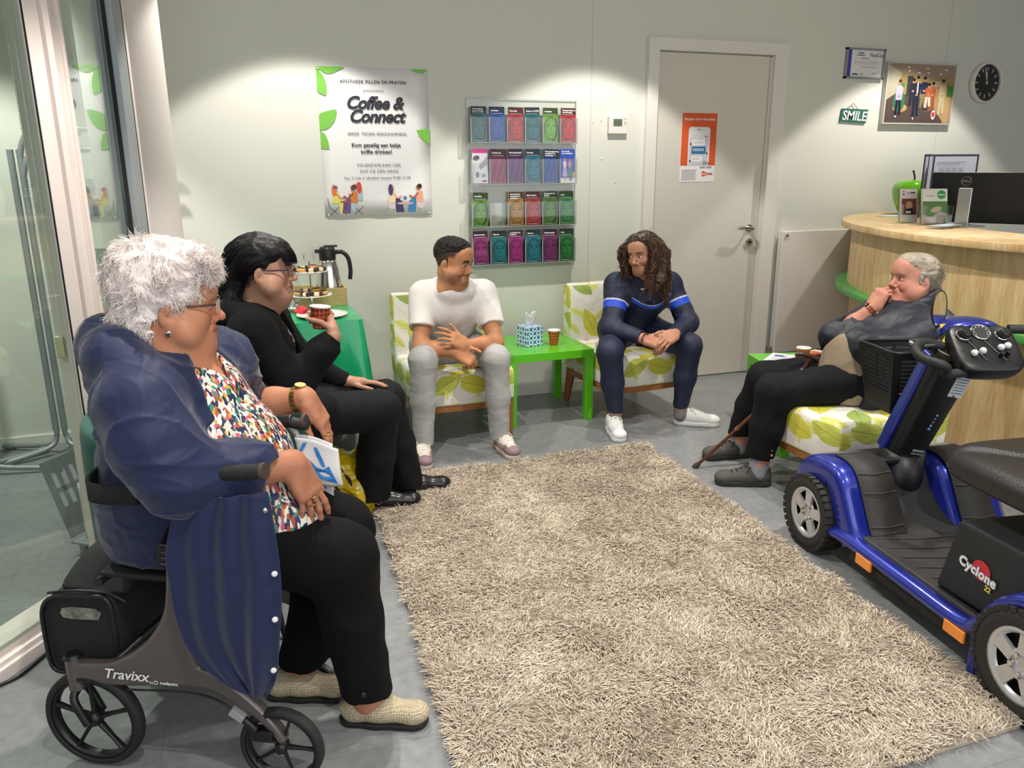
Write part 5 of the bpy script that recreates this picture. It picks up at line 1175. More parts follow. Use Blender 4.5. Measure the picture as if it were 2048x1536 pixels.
for x in (-0.065, 0.075):
    q = B(); q.tube([hd(x, 0.03, 0.02), hd(x, 0.03, 0.045), hd(x, 0.03, 0.048)], [0.021, 0.018, 0.012], 16); k_ = q.obj('control_knob', BLACK, SC)
    B().tube(ring_pts(hd(x - 0.008, 0.03, 0.030), HX, HY, 0.024, 24), 0.003, 6, closed=True).obj('knob_ring', CHROME, k_)
for x, y in ((-0.062, -0.055), (-0.028, -0.045), (0.042, -0.03), (0.068, -0.022)):
    B().ball(hd(x, y, 0.032), 0.0125, 14).obj('white_button', flat('#d8d8dc'), SC)
for x, y in ((0.03, -0.065), (0.055, -0.06)): B().cyl(hd(x, y, 0.02), hd(x, y, 0.045), 0.008, n=12).obj('toggle', BLACK, SC)
for x in (-0.075, -0.005):
    B().tube([hd(x, 0.03 if x < -0.05 else 0.005, 0.027), hd(x + 0.05, -0.085, 0.027)], 0.002, 5).obj('silver_line', CHROME, SC)
GRIP = mat('foam_grip', '#1e1e20', 0.6, bump=0.15, bscale=300)
gp = smooth_path([hd(-0.07, -0.10, -0.02), hd(-0.16, -0.115, -0.015), f_(-0.10, 0.165, 0.835), f_(-0.150, 0.225, 0.855), f_(-0.125, 0.29, 0.878), f_(-0.06, 0.32, 0.885), f_(0.0, 0.31, 0.87)], 7)
B().tube(gp, 0.0175, 14).obj('handlebar_loop', GRIP, SC)
gp = smooth_path([hd(0.09, -0.06, 0.0), hd(0.17, -0.08, 0.0), hd(0.23, -0.02, 0.0), hd(0.21, 0.06, 0.01), hd(0.12, 0.08, 0.0)], 7)
B().tube(gp, 0.0175, 14).obj('handlebar_loop', GRIP, SC)
B().tube(smooth_path([f_(-0.01, 0.33, 0.885), f_(-0.10, 0.33, 0.893), f_(-0.13, 0.315, 0.890), f_(-0.10, 0.30, 0.882), f_(-0.01, 0.31, 0.875)], 5), 0.007, 8).obj('brake_lever', STEEL, SC)
B().tube(smooth_path([hd(-0.12, 0.06, -0.04), hd(-0.15, 0.03, -0.035), hd(-0.13, -0.01, -0.03), hd(-0.09, -0.03, -0.03)], 5), 0.003, 6).obj('cable', flat('#8a8f78'), SC)
q = B(); q.add([hd(-0.115, 0.115, -0.012), hd(-0.118, 0.095, -0.014), hd(-0.105, 0.10, 0.008)], [(0, 1, 2)]); q.obj('yellow_marker', flat('#e8d020'), SC)
mc = np.array(f_(0.02, 0.375, 1.0)); mb = np.array(f_(-0.005, 0.34, 0.86))
B().tube(smooth_path([mb, mb + (mc - mb) * 0.3 + np.array([-.006, 0, 0]), mc - np.array([0, 0, 0.06])], 5), 0.0045, 8).obj('mirror_stem', BLACK, SC)
B().tube([mb - np.array([0, 0, 0.015]), mb + np.array([0, 0, 0.02])], 0.012, 10).obj('mirror_clamp', BLACK, SC)
mn = nrm(np.array([0.38, -0.92, 0.07])); m1 = nrm(np.cross((0, 0, 1.0), mn)); m2 = np.cross(mn, m1); RM_ = np.stack([m1, m2, mn], 1)
mo_ = B().lathe([(0, -0.016), (0.04, -0.014), (0.064, -0.004), (0.070, 0.003), (0.068, 0.005), (0.065, 0.003)], mc, 40, R=RM_).obj('rear_mirror', BLACK, SC)
B().lathe([(0.0, 0.0032), (0.065, 0.0032)], mc, 40, R=RM_).obj('mirror_glass', mat('mirror_glass', '#e8e8e8', 0.02, 1.0), mo_)
# basket
BK = mat('basket_plastic', '#17171a', 0.45)
def bk(x, y, z): return f_(x, y, z)
TL_ = [(-0.065, 0.475), (0.235, 0.44), (0.255, 0.68), (-0.045, 0.73)]; BL_ = [(-0.035, 0.495), (0.205, 0.465), (0.225, 0.635), (-0.02, 0.675)]
b = B()
def wall(i, z0=0.555, z1=0.805):
    j = (i + 1) % 4
    def P(s, t):
        a = np.array(TL_[i]) * (1 - s) + np.array(TL_[j]) * s; c = np.array(BL_[i]) * (1 - s) + np.array(BL_[j]) * s; q = c * (1 - t) + a * t; return bk(q[0], q[1], z0 + (z1 - z0) * t)
    cen = bk(0.095, 0.575, 0.68)
    def bar_(s0, s1, t0, t1):
        v = [P(s0, t0), P(s1, t0), P(s1, t1), P(s0, t1)]; n = nrm(np.cross(np.array(v[1]) - v[0], np.array(v[3]) - v[0]))
        v = [np.array(p) for p in v]; b.add(v + [p + n * 0.004 for p in v], [(0, 1, 2, 3), (7, 6, 5, 4), (0, 4, 5, 1), (1, 5, 6, 2), (2, 6, 7, 3), (3, 7, 4, 0)])
    bar_(0, 1, 0, 0.30); bar_(0, 1, 0.90, 1.0); bar_(0, 0.10, 0.3, 0.9); bar_(0.90, 1, 0.3, 0.9)
    if i != 0: bar_(0.47, 0.53, 0.3, 0.9)
    for k in range(9): t0 = 0.30 + k * 0.0667; bar_(0.10, 0.90, t0, t0 + 0.030)
for i in range(4): wall(i)
b.add([bk(*BL_[i], 0.555) for i in range(4)] + [bk(*BL_[i], 0.56) for i in range(4)], [(3, 2, 1, 0), (4, 5, 6, 7), (0, 1, 5, 4), (1, 2, 6, 5), (2, 3, 7, 6), (3, 0, 4, 7)])
bo_ = b.obj('basket', BK, SC)
q = B(); P4 = [bk(*p, 0.808) for p in TL_]; 
rimp = []
for i in range(4):
    a, c = P4[i - 1], P4[i]; d = P4[(i + 1) % 4]; rimp += [c + (a - c) * 0.10, c + (a - c) * 0.03 + (d - c) * 0.03, c + (d - c) * 0.10]
q.tube(rimp, 0.007, 8, closed=True); q.obj('basket_rim', BK, bo_)
q = B(); q.box(bk(0.08, 0.45, 0.77), (0.06, 0.03, 0.03), f_.R); q.box(tl(-0.01, 0.045, 0.36), (0.1, 0.04, 0.03), np.stack([X, Yv, T], 1)); q.obj('basket_bracket', BLACK, SC)
B().box(bk(0.09, 0.56, 0.585), (0.14, 0.12, 0.03), f_.R).obj('red_pouch', flat('#c8384a'), bo_, bevel=0.01)
b = B(); o_ = tl(-0.075, 0.02, 0.41)
b.box(tl(-0.078, 0.025, 0.395), (0.012, 0.03, 0.055), np.stack([X, Yv, T], 1)).box(tl(-0.06, 0.005, 0.428), (0.05, 0.02, 0.012), np.stack([X, Yv, T], 1)); b.obj('orange_clip', flat('#e05a1a'), SC, bevel=0.003)

# ---------------------------------------------------------------- rollator
g_ = Fr((-0.45, 2.03, 0), math.atan2(-0.24, 0.45))
RO_ = thing('rollator', 'brown-grey rollator walker the white-haired woman is sitting on', 'rollator', (-0.22, 2.1, 0), 0)
TAUPE = mat('rollator_frame', '#6a6160', 0.35, 0.5, coat=0.3)
W_ = 0.42
def spoke_wheel(u, v, r, wd, side, name):
    c = g_(u, v, r); ax = g_.R @ np.array([0, 1.0, 0]); e1 = g_.R @ np.array([1.0, 0, 0]); e2 = np.array([0, 0, 1.0]); RW = np.stack([e1, e2, -ax], 1)
    b = B(); b.lathe([(r * 0.86, -wd / 2), (r * 0.95, -wd / 2), (r * 0.995, -wd * 0.28), (r, 0), (r * 0.995, wd * 0.28), (r * 0.95, wd / 2), (r * 0.86, wd / 2), (r * 0.845, 0), (r * 0.86, -wd / 2)], c, 56, R=RW); w_ = b.obj('wheel', RUBBER, RO_)
    b = B(); b.lathe([(r * 0.80, -wd * 0.35), (r * 0.86, -wd * 0.42), (r * 0.86, wd * 0.42), (r * 0.80, wd * 0.35), (r * 0.80, -wd * 0.35)], c, 48, R=RW)
    b.lathe([(0.001, -wd * 0.62), (r * 0.11, -wd * 0.58), (r * 0.15, -wd * 0.3), (r * 0.15, wd * 0.3), (r * 0.11, wd * 0.58), (0.001, wd * 0.62)], c, 24, R=RW)
    for k in range(5):
        a = k * 2 * PI / 5 + name; d = e1 * math.cos(a) + e2 * math.sin(a)
        b.tube([c + d * r * 0.10, c + d * r * 0.5, c + d * r * 0.83], [r * 0.085, r * 0.06, r * 0.075], 8, flat=0.6)
    b.obj('spoke_rim', BLACK, w_)
for v in (0.0, W_):
    spoke_wheel(0.0, v, 0.137, 0.034, 1, 0.35); spoke_wheel(0.515, v, 0.11, 0.032, 1, 1.25)
    s = -1 if v == 0 else 1
    def gp_(u, z, off=0.0): return g_(u, v + off, z)
    b = B(); b.tube([gp_(-0.035, 0.225), gp_(-0.035, 0.315)], 0.021, 16); b.tube([gp_(-0.035, 0.315), gp_(-0.035, 0.325)], [0.024, 0.018], 16, 1); b.obj('head_tube', [TAUPE, BLACK], RO_)
    for e in (-1, 1): B().tube(smooth_path([gp_(-0.035, 0.225, 0), gp_(-0.03, 0.205, 0.028 * e), gp_(0.0, 0.137, 0.03 * e)], 5), 0.011, 8).obj('fork', BLACK, RO_)
    # beam with the upward sweep as one outline
    low = [(-0.035, 0.245), (0.12, 0.253), (0.29, 0.268), (0.36, 0.255), (0.43, 0.215), (0.485, 0.165), (0.515, 0.12)]
    top_ = [(0.535, 0.135), (0.505, 0.185), (0.45, 0.245), (0.38, 0.300), (0.318, 0.325), (0.305, 0.36), (0.302, 0.46), (0.305, 0.62), (0.268, 0.62), (0.258, 0.54), (0.243, 0.475), (0.212, 0.42), (0.168, 0.37), (0.11, 0.332), (0.06, 0.312), (-0.035, 0.304)]
    lo2 = smooth_path([(a, c, 0) for a, c in low], 3)[:, :2]; t1 = smooth_path([(a, c, 0) for a, c in top_[:5]], 3)[:, :2]; t2 = smooth_path([(a, c, 0) for a, c in top_[5:8]], 2)[:, :2]; t3 = smooth_path([(a, c, 0) for a, c in top_[8:]], 3)[:, :2]
    outl = [tuple(p) for p in np.concatenate([lo2, t1, t2, t3])]
    b = B(); b.prism(outl, g_(0, v, 0), g_.R @ np.array([1.0, 0, 0]), (0, 0, 1), 0.034, smooth=False); b.obj('side_frame', TAUPE, RO_, bevel=0.010, seg=3)
    B().tube([gp_(0.288, 0.60), gp_(0.33, 0.80)], 0.0195, 18).obj('handle_post', mat('post_grey', '#3b3d40', 0.35, 0.5), RO_)
    b = B(); b.box(gp_(0.292, 0.632), (0.075, 0.05, 0.06), g_.R @ rotm((0, 1, 0), 0.15))
    hb = b.obj('height_clamp', BLACK, RO_, bevel=0.008, seg=3)
    for k in range(3): B().box(gp_(0.285 + k * 0.003, 0.615 + k * 0.015, s * 0.0262), (0.042, 0.002, 0.004), g_.R).obj('clamp_slot', flat('#4a4c50'), hb)
    B().cyl(gp_(0.318, 0.618, s * 0.025), gp_(0.318, 0.618, s * 0.029), 0.005, n=8).obj('clamp_screw', flat('#606468'), hb)
    b = B(); b.tube(smooth_path([gp_(0.33, 0.79), gp_(0.338, 0.815), gp_(0.37, 0.83), gp_(0.42, 0.835)], 5), 0.0185, 14); b.box(gp_(0.345, 0.81), (0.08, 0.045, 0.04), g_.R); b.obj('handle_bracket', BLACK, RO_, bevel=0.006)
    ge = 0.53 if v == 0 else 0.45; gz = 0.0 if v == 0 else -0.02
    b = B(); b.tube(smooth_path([gp_(0.39, 0.835), gp_(0.45, 0.846 + gz), gp_(ge, 0.855 + gz)], 5), [0.0165] * 5 + [0.018] * 6, 16); b.tube([gp_(ge, 0.855 + gz), gp_(ge + 0.01, 0.856 + gz)], 0.020, 16, 1); b.obj('hand_grip', [GRIP, mat('grip_end', '#4a3c36', 0.6)], RO_)
    q = B(); q.tube(smooth_path([gp_(0.40, 0.820, s * 0.01), gp_(0.415, 0.80, s * 0.012), gp_(0.435, 0.765, s * 0.012), gp_(0.465, 0.735, s * 0.012), gp_(0.485, 0.705, s * 0.012)], 5), [0.009] * 15 + [0.008] * 3 + [0.010, 0.011, 0.010], 10, flat=0.6, up=(0, 1, 0)); q.obj('brake_lever', mat('lever_grey', '#b8b4ae', 0.4, 0.3), RO_)
    # backrest strap bracket
    b = B(); b.prism([(0.20, 0.765), (0.29, 0.765), (0.34, 0.75), (0.345, 0.785), (0.30, 0.80), (0.20, 0.815)], g_(0, v + s * 0.022, 0), g_.R @ np.array([1.0, 0, 0]), (0, 0, 1), 0.008)
    br = b.obj('strap_bracket', BLACK, RO_, bevel=0.002)
    for u2, z2 in ((0.225, 0.80), (0.222, 0.78), (0.255, 0.79)): B().tube(ring_pts(g_(u2, v + s * 0.027, z2), g_.R @ np.array([1.0, 0, 0]), np.array([0, 0, 1.0]), 0.005, 12), 0.0012, 5, closed=True).obj('bolt', flat('#707478'), br)
    B().ball(g_(0.335, v + s * 0.032, 0.772), (0.013, 0.013, 0.013), 12).obj('bolt', flat('#c8c8cc'), br)
    b = B(); b.tube(smooth_path([gp_(0.12, 0.248, s * 0.02), gp_(0.28, 0.258, s * 0.02), gp_(0.36, 0.245, s * 0.02), gp_(0.41, 0.215, s * 0.02)], 5), 0.003, 6); b.obj('brake_cable', BLACK, RO_)
    b = B(); b.box(gp_(0.415, 0.208, s * 0.02), (0.04, 0.022, 0.020), g_.R @ rotm((0, 1, 0), 0.6)); b.obj('cable_block', flat('#9a9a9a'), RO_, bevel=0.003)
    b = B(); b.tube([gp_(0.43, 0.195, s * 0.02), gp_(0.46, 0.165, s * 0.02)], 0.010, 10); b.box(gp_(0.475, 0.15, s * 0.01), (0.055, 0.03, 0.03), g_.R); b.obj('brake_housing', BLACK, RO_, bevel=0.005)
b = B(); text_mesh(b, 'Travixx', g_(0.058, -0.0195, 0.277), g_.R @ np.array([1.0, 0, 0]), nrm((0, 0, 1.0)), 0.040, 0, align='LEFT', shear=0.35, bold=0.0006, depth=0.0002)
text_mesh(b, 'by', g_(0.184, -0.0195, 0.272), g_.R @ np.array([1.0, 0, 0]), (0, 0, 1.0), 0.012, 0, align='LEFT', depth=0.0002); text_mesh(b, 'medipoint', g_(0.213, -0.0195, 0.273), g_.R @ np.array([1.0, 0, 0]), (0, 0, 1.0), 0.012, 0, align='LEFT', bold=0.0003, depth=0.0002)
b.tube(ring_pts(g_(0.202, -0.0200, 0.2765), g_.R @ np.array([1.0, 0, 0]), np.array([0, 0, 1.0]), 0.005, 16), 0.0008, 4, closed=True); b.obj('lettering', PAPER, RO_)
# seat, crossbars, strap, bag
B().prism([(0.06, 0.02), (0.33, 0.02), (0.33, W_ - 0.02), (0.06, W_ - 0.02)], g_(0, 0, 0.545), g_.R @ np.array([1.0, 0, 0]), g_.R @ np.array([0, 1.0, 0]), 0.014).obj('seat', BLACKM, RO_, bevel=0.004)
for u2, z2 in ((0.07, 0.535), (0.32, 0.535)): B().tube([g_(u2, 0.0, z2), g_(u2, W_, z2)], 0.011, 10).obj('seat_bar', BLACK, RO_)
B().tube([g_(0.24, 0.0, 0.45), g_(0.06, W_, 0.29)], 0.011, 10).obj('cross_brace', BLACK, RO_); B().tube([g_(0.24, W_, 0.45), g_(0.06, 0, 0.29)], 0.011, 10).obj('cross_brace', BLACK, RO_)
sp = smooth_path([(0.23, -0.03, 0.79), (0.16, -0.035, 0.79), (0.10, -0.02, 0.79), (0.065, 0.06, 0.79), (0.05, W_ / 2, 0.79), (0.065, W_ - 0.06, 0.79), (0.10, W_ + 0.02, 0.79), (0.16, W_ + 0.035, 0.79), (0.23, W_ + 0.03, 0.79)], 5)
b = B(); b.grid([[g_(p[0], p[1], p[2] + dz) for dz in (-0.024, 0, 0.024)] for p in sp]); b.obj('back_strap', mat('webbing', '#17181a', 0.8, bump=0.5, bscale=400), RO_, solid=0.008)
b = B(); bagm = mat('bag_fabric', '#191a1c', 0.75, bump=0.4, bscale=350)
def bag_ring(v2, s_=1.0, n=28):
    return [g_(-0.035 + 0.105 * s_ * math.copysign(abs(math.cos(a)) ** 0.42, math.cos(a)) + 0.0 * v2, v2, 0.355 + 0.115 * s_ * math.copysign(abs(math.sin(a)) ** 0.42, math.sin(a)) + 0.02 * math.cos(a)) for a in np.arange(n) * 2 * PI / n]
secs = [bag_ring(0.045, 0.93), bag_ring(0.035, 1.0), bag_ring(0.055, 1.02), bag_ring(0.33, 1.02), bag_ring(0.36, 0.98)]
b.grid(np.array(secs).transpose(1, 0, 2), closed_u=True); b.add(secs[0], [tuple(range(28))], 0); b.add(secs[-1], [tuple(range(28))[::-1]], 0); bg = b.obj('bag', bagm, RO_)
secs = bag_ring(0.036, 0.985); q = B(); q.tube(secs, 0.006, 8, closed=True); q.obj('bag_piping', BLACK, bg)
q = B(); hp = []
hx_ = [(-0.062, 0.0), (-0.055, 0.014), (-0.03, 0.019), (0.04, 0.019), (0.055, 0.008), (0.045, -0.012), (-0.035, -0.015), (-0.055, -0.012)]
q.prism(hx_, g_(-0.025, 0.0425, 0.412), g_.R @ np.array([1.0, 0, 0]), (0, 0, 1.0), 0.003); q.obj('handle_cutout', mat('cutout_lining', '#7a7a6c', 0.5, var=0.7, vscale=40), bg)
q = B(); G = [[g_(-0.10 + 0.2 * i / 6, 0.06 + 0.28 * j / 5, 0.468 + 0.035 * math.sin(j * 0.8) * (0.6 + 0.4 * math.sin(i)) + 0.07 * (j / 5)) for j in range(6)] for i in range(7)]
q.grid(G); q.obj('bag_lid', bagm, bg, solid=0.006, sub=1)
B().tube(smooth_path([g_(-0.12, 0.05, 0.462), g_(-0.04, 0.038, 0.482), g_(0.05, 0.045, 0.478), g_(0.10, 0.05, 0.455)], 5), 0.004, 6).obj('zip', BLACK, bg)
# ---------------------------------------------------------------- people: shared builders
def A(*p): return np.array(p, float)
def folds(amp, sc=(9, 9, 9), amp2=None, off=0.0):
    sc = np.array(sc, np.float32); a2 = amp * 0.35 if amp2 is None else amp2
    def fn(P):
        n = vnoise(P * sc + 11.3 + off + 0.6 * np.sin(P[..., ::-1] * sc * 0.5)); m = vnoise(P * sc * 2.3 + 5.1 + off)
        return (amp * (np.abs(2 * n - 1) * 2 - 0.9) + a2 * (np.abs(2 * m - 1) * 2 - 0.9)).astype(np.float32)
    return fn
def creases(amp, sc, off=0.0):
    "sharp-edged folds of a stiff fabric"
    sc = np.array(sc, np.float32)
    def fn(P):
        Q = P * sc + 4.7 + off; w1 = vnoise(Q * 0.6 + 9) * 2.2; n = vnoise(Q + w1[..., None]); m = vnoise(Q * 1.7 + 2.5 - w1[..., None])
        r = np.minimum(np.abs(2 * n - 1), np.abs(2 * m - 1) + 0.12); return (amp * (1.1 * np.sqrt(r) - 0.55)).astype(np.float32)
    return fn
def frame(f, u=(0, 0, 1)):
    f = nrm(f); r = nrm(np.cross(f, u)); u = np.cross(r, f); return np.stack([r, f, u], 1)
def hand(S, wr, d, n, side, s=1.0, curl=((20, 25, 15),) * 4, spread=0.05, thumb=((0.55, 0.75, -0.35), (0.8, 0.4, -0.4), (0.95, 0.1, -0.35)), k=0.004):
    "side +1 right hand, -1 left; d towards the fingers, n out of the back of the hand"
    d = nrm(d); n = nrm(np.array(n, float) - d * (np.array(n) @ d)); t = np.cross(n, d) * side; wr = np.array(wr, float)
    Rm = np.stack([t, d, n], 1)
    S.box(wr + d * 0.052 * s, (0.039 * s, 0.044 * s, 0.0145 * s), Rm, rd=0.013 * s, k=0.02)
    S.cone(wr - d * 0.01 * s, wr + d * 0.03 * s, 0.027 * s, 0.026 * s, 0.02, flat=(n, 0.75))
    S.cone(wr + d * 0.02 * s + t * 0.022 * s, wr + d * 0.058 * s + t * 0.028 * s, 0.018 * s, 0.014 * s, 0.012)
    S.cone(wr + d * 0.02 * s - t * 0.024 * s, wr + d * 0.06 * s - t * 0.026 * s, 0.015 * s, 0.013 * s, 0.012)
    tips = []
    for j, (to, bo, ls) in enumerate(((0.029, 0.090, (0.043, 0.026, 0.020)), (0.0095, 0.095, (0.047, 0.030, 0.021)), (-0.0105, 0.091, (0.043, 0.027, 0.020)), (-0.029, 0.082, (0.034, 0.020, 0.018)))):
        p = wr + (t * to + d * bo) * s; a = 0.0; sp = spread * (1.2 - j * 0.9); rr = (0.0092, 0.0086, 0.0080, 0.0070) if j < 3 else (0.0082, 0.0075, 0.0070, 0.0062)
        S.cone(p - d * 0.03 * s, p, 0.0105 * s, rr[0] * s * 1.12, 0.008)
        for q in range(3):
            a += math.radians(curl[j][q]); dr = d * math.cos(a) - n * math.sin(a) + t * math.sin(sp) * (1 if a < 1.2 else 0.2); dr = nrm(dr)
            p2 = p + dr * ls[q] * s; S.cone(p, p2, rr[q] * s, rr[q + 1] * s, k); p = p2
        tips.append(p)
    p = wr + (d * 0.022 + t * 0.024 - n * 0.006) * s
    for q, (c, L, r0, r1) in enumerate(zip(thumb, (0.046, 0.034, 0.027), (0.0145, 0.0112, 0.0098), (0.0115, 0.0098, 0.0082))):
        dr = nrm(d * c[0] + t * c[1] + n * c[2]); p2 = p + dr * L * s; S.cone(p, p2, r0 * s, r1 * s, 0.008 if q == 0 else k); p = p2
    return tips
def head(S, c, R, s=1.0, jaw=1.0, fat=0.0, nose=1.0, chin=1.0, neck=None, neck_r=0.058, smile=0.0):
    R = np.asarray(R); c = np.array(c, float)
    def L(x, y, z): return c + R @ np.array([x, y, z]) * s
    def e(p, r, k=0.02, op='u', Rl=None): S.ell(L(*p), np.array(r) * s, R if Rl is None else R @ Rl, k * s, op)
    def cn(p, q, a, b_, k=0.02, op='u'): S.cone(L(*p), L(*q), a * s, b_ * s, k * s, op)
    e((0, -0.016, 0.038), (0.076, 0.097, 0.086)); e((0, 0.028, 0.02), (0.066, 0.062, 0.075), 0.03)
    e((0, 0.036, -0.035), (0.058 * jaw, 0.056, 0.072), 0.03)
    for g in (-1, 1):
        cn((g * 0.054 * jaw, 0.0, -0.045), (g * 0.020, 0.066, -0.096), 0.024, 0.020, 0.03)
        e((g * 0.040, 0.062, -0.028), (0.024, 0.022, 0.020), 0.02)
        if fat: e((g * 0.052, 0.032, -0.062), (0.030 + 0.02 * fat, 0.038, 0.034 + 0.012 * fat), 0.03)
        if smile: e((g * 0.041, 0.070, -0.040), (0.019, 0.016, 0.016), 0.012)
    e((0, 0.076, -0.098), (0.020 * chin, 0.018 * chin, 0.017), 0.02)
    if fat: e((0, 0.045, -0.112), (0.045, 0.045, 0.03 + 0.02 * fat), 0.035); cn((0, 0.02, -0.11), (0, -0.02, -0.16), 0.055, 0.062, 0.03)
    cn((-0.032, 0.086, 0.022), (0.032, 0.086, 0.022), 0.009, 0.009, 0.02)
    e((0, 0.076, 0.055), (0.052, 0.03, 0.045), 0.03)
    for g in (-1, 1): e((g * 0.031, 0.098, 0.0), (0.0185, 0.015, 0.0125), 0.014, 's')
    cn((0, 0.086, 0.012), (0, 0.106 + 0.004 * nose, -0.028), 0.0068, 0.0098, 0.012); e((0, 0.108 + 0.004 * nose, -0.034), (0.0105, 0.011, 0.0095), 0.008)
    for g in (-1, 1):
        e((g * 0.0125, 0.098, -0.038), (0.0078, 0.0105, 0.0075), 0.006)
        e((g * 0.0062, 0.104, -0.0445), (0.0034, 0.005, 0.003), 0.002, 's')
    e((0, 0.083, -0.064), (0.028, 0.016, 0.022), 0.016)
    m = 0.023 + 0.006 * smile; up = 0.006 * smile
    for g in (-1, 1):
        cn((0, 0.0985, -0.0615), (g * m, 0.087 - 0.002 * smile, -0.066 + up), 0.0052, 0.0030, 0.005); cn((0, 0.0970, -0.0735), (g * m * 0.85, 0.087 - 0.002 * smile, -0.069 + up), 0.0064, 0.0034, 0.005)
        cn((0, 0.1045, -0.0674), (g * m * 1.06, 0.0915, -0.0674 + up), 0.0016, 0.0015, 0.003, 's')
        cn((g * 0.022, 0.090, -0.040), (g * 0.036, 0.078, -0.062), 0.0022, 0.002, 0.008, 's')
    for g in (-1, 1):      # lids and ears
        e((g * 0.031, 0.0795, 0.0), (0.0138, 0.0138, 0.0135), 0.004)
        e((g * 0.031, 0.0945, -0.0004), (0.0125, 0.009, 0.0048 - 0.0012 * smile), 0.0025, 's')
        Re = np.array(Matrix.Rotation(g * 0.30, 3, 'Z') @ Matrix.Rotation(-0.15, 3, 'X'))
        e((g * 0.081, -0.008, -0.012), (0.0075, 0.020, 0.033), 0.006, 'u', Re); e((g * 0.083, -0.001, -0.038), (0.006, 0.010, 0.012), 0.006, 'u', Re)
        e((g * 0.0895, -0.004, -0.009), (0.0065, 0.0125, 0.021), 0.003, 's', Re); e((g * 0.0865, -0.006, -0.002), (0.0035, 0.006, 0.018), 0.003, 'u', Re)
    if neck is not None:
        nk = np.array(neck, float); S.cone(L(0, -0.025, -0.06), nk, neck_r * s, neck_r * 1.12 * s, 0.035)
        S.cone(nk, nk - np.array([0, 0, 0.05]), neck_r * 1.12 * s, neck_r * 1.3, 0.03)
def eyes(c, R, s, parent, iris='#4a3424', look=(0, 1, 0)):
    for g in (-1, 1):
        ec = np.array(c) + np.asarray(R) @ np.array([g * 0.031, 0.0795, 0.0]) * s; lk = nrm(np.asarray(R) @ np.array(look)); Re = frame(lk)
        n = 24; t = np.linspace(0, PI, n); a = np.arange(n) * 2 * PI / n
        loc = np.stack([np.sin(t)[:, None] * np.cos(a), np.repeat(np.cos(t)[:, None], n, 1), np.sin(t)[:, None] * np.sin(a)], 2).reshape(-1, 3)
        F = [(i * n + q, (i + 1) * n + q, (i + 1) * n + (q + 1) % n, i * n + (q + 1) % n) for i in range(n - 1) for q in range(n)]
        ang = np.repeat(t, n); col = np.tile(np.array(lin('#d8d2cc')), (n * n, 1)); col[ang < 0.50] = lin(iris); col[ang < 0.22] = lin('#0a0808')
        np_obj('eye', ec + (loc * 0.0124 * s) @ Re.T, np.array(F)[:, ::-1], EYE_M, parent, True, col)
EYE_M = mat('eyeball', '#e8e4e0', 0.15, attr=True, coat=0.6)
def skin_mat(name): return mat(name, '#c09070', 0.5, attr=True, bump=0.06, bscale=260, sss=0.12, spec=0.35)
def paint_skin(c, R, s, base, lip, brow, beard=None, brow_w=0.008, scalp=None, blush='#b0654e', nails=()):
    c = np.array(c); R = np.asarray(R); bc = np.array(lin(base)); lc = np.array(lin(lip)); wc = np.array(lin(brow)); bl = np.array(lin(blush))
    def fn(V):
        col = np.tile(bc, (len(V), 1)); n = vnoise(V * 45)[:, None]; n2 = vnoise(V * 9 + 3)[:, None]; col *= 0.93 + 0.14 * n; col = col * (1 - 0.22 * n2) + bl * 0.22 * n2
        q = (V - c) @ R / s; x, y, z = np.abs(q[:, 0]), q[:, 1], q[:, 2]
        def mix(m, cc, a=1.0):
            nonlocal col
            m = (np.clip(m, 0, 1) * a)[:, None]; col = col * (1 - m) + cc * m
        ins = (y > 0.03) & (x < 0.09)
        mix(np.where(ins & (y > 0.05), np.exp(-((x - 0.042) / 0.018) ** 2 - ((z + 0.032) / 0.018) ** 2), 0), bl, 0.4)
        mix(np.where(y > 0.095, np.exp(-(x / 0.014) ** 2 - ((z + 0.036) / 0.012) ** 2), 0), bl, 0.5)
        lipm = 1 - np.sqrt((x / 0.026) ** 2 + ((z + 0.0672) / 0.0105) ** 2); mix(np.where(y > 0.082, lipm * 5, 0), lc, 0.85)
        if beard:
            bd = np.array(lin(beard)); r = vnoise(V * 700)
            m1 = np.clip((-0.035 - z) / 0.02, 0, 1) * np.clip((z + 0.125) / 0.02, 0, 1) * np.clip((y - 0.012) / 0.03, 0, 1) * np.clip((np.maximum(x - 0.032, -0.078 - z)) / 0.012, 0, 1) * (x < 0.09)
            m2 = np.where((y > 0.08) & (x < 0.034), np.exp(-((z + 0.0525) / 0.0055) ** 2), 0)
            mix(np.maximum(m1 * 0.55, m2 * 0.85) * (0.55 + 0.7 * r) * np.where(y > 0.082, 1 - np.clip(lipm * 5, 0, 1), 1), bd)
        bz = 0.0235 + 0.004 * np.sin((x - 0.014) / 0.036 * 2.6) - 0.002
        mix(np.where((x > 0.013) & (x < 0.050) & (y > 0.055), np.clip(1.9 - np.abs(z - bz) / brow_w * 2, 0, 1), 0) * (0.8 + 0.3 * vnoise(V * 500)), wc)
        mix(np.where((y > 0.078) & (x > 0.017) & (x < 0.045) & (np.abs(z) < 0.0085), np.clip(1 - np.abs(z - 0.0050) / 0.0022, 0, 1), 0), np.array(lin('#2a1a16')), 0.8)
        if scalp is not None:
            sc = np.array(lin(scalp[0])); mix(np.clip(scalp[1](q) * 60, 0, 1) * (0.75 + 0.3 * vnoise(V * 420)), sc)
        return col
    return fn
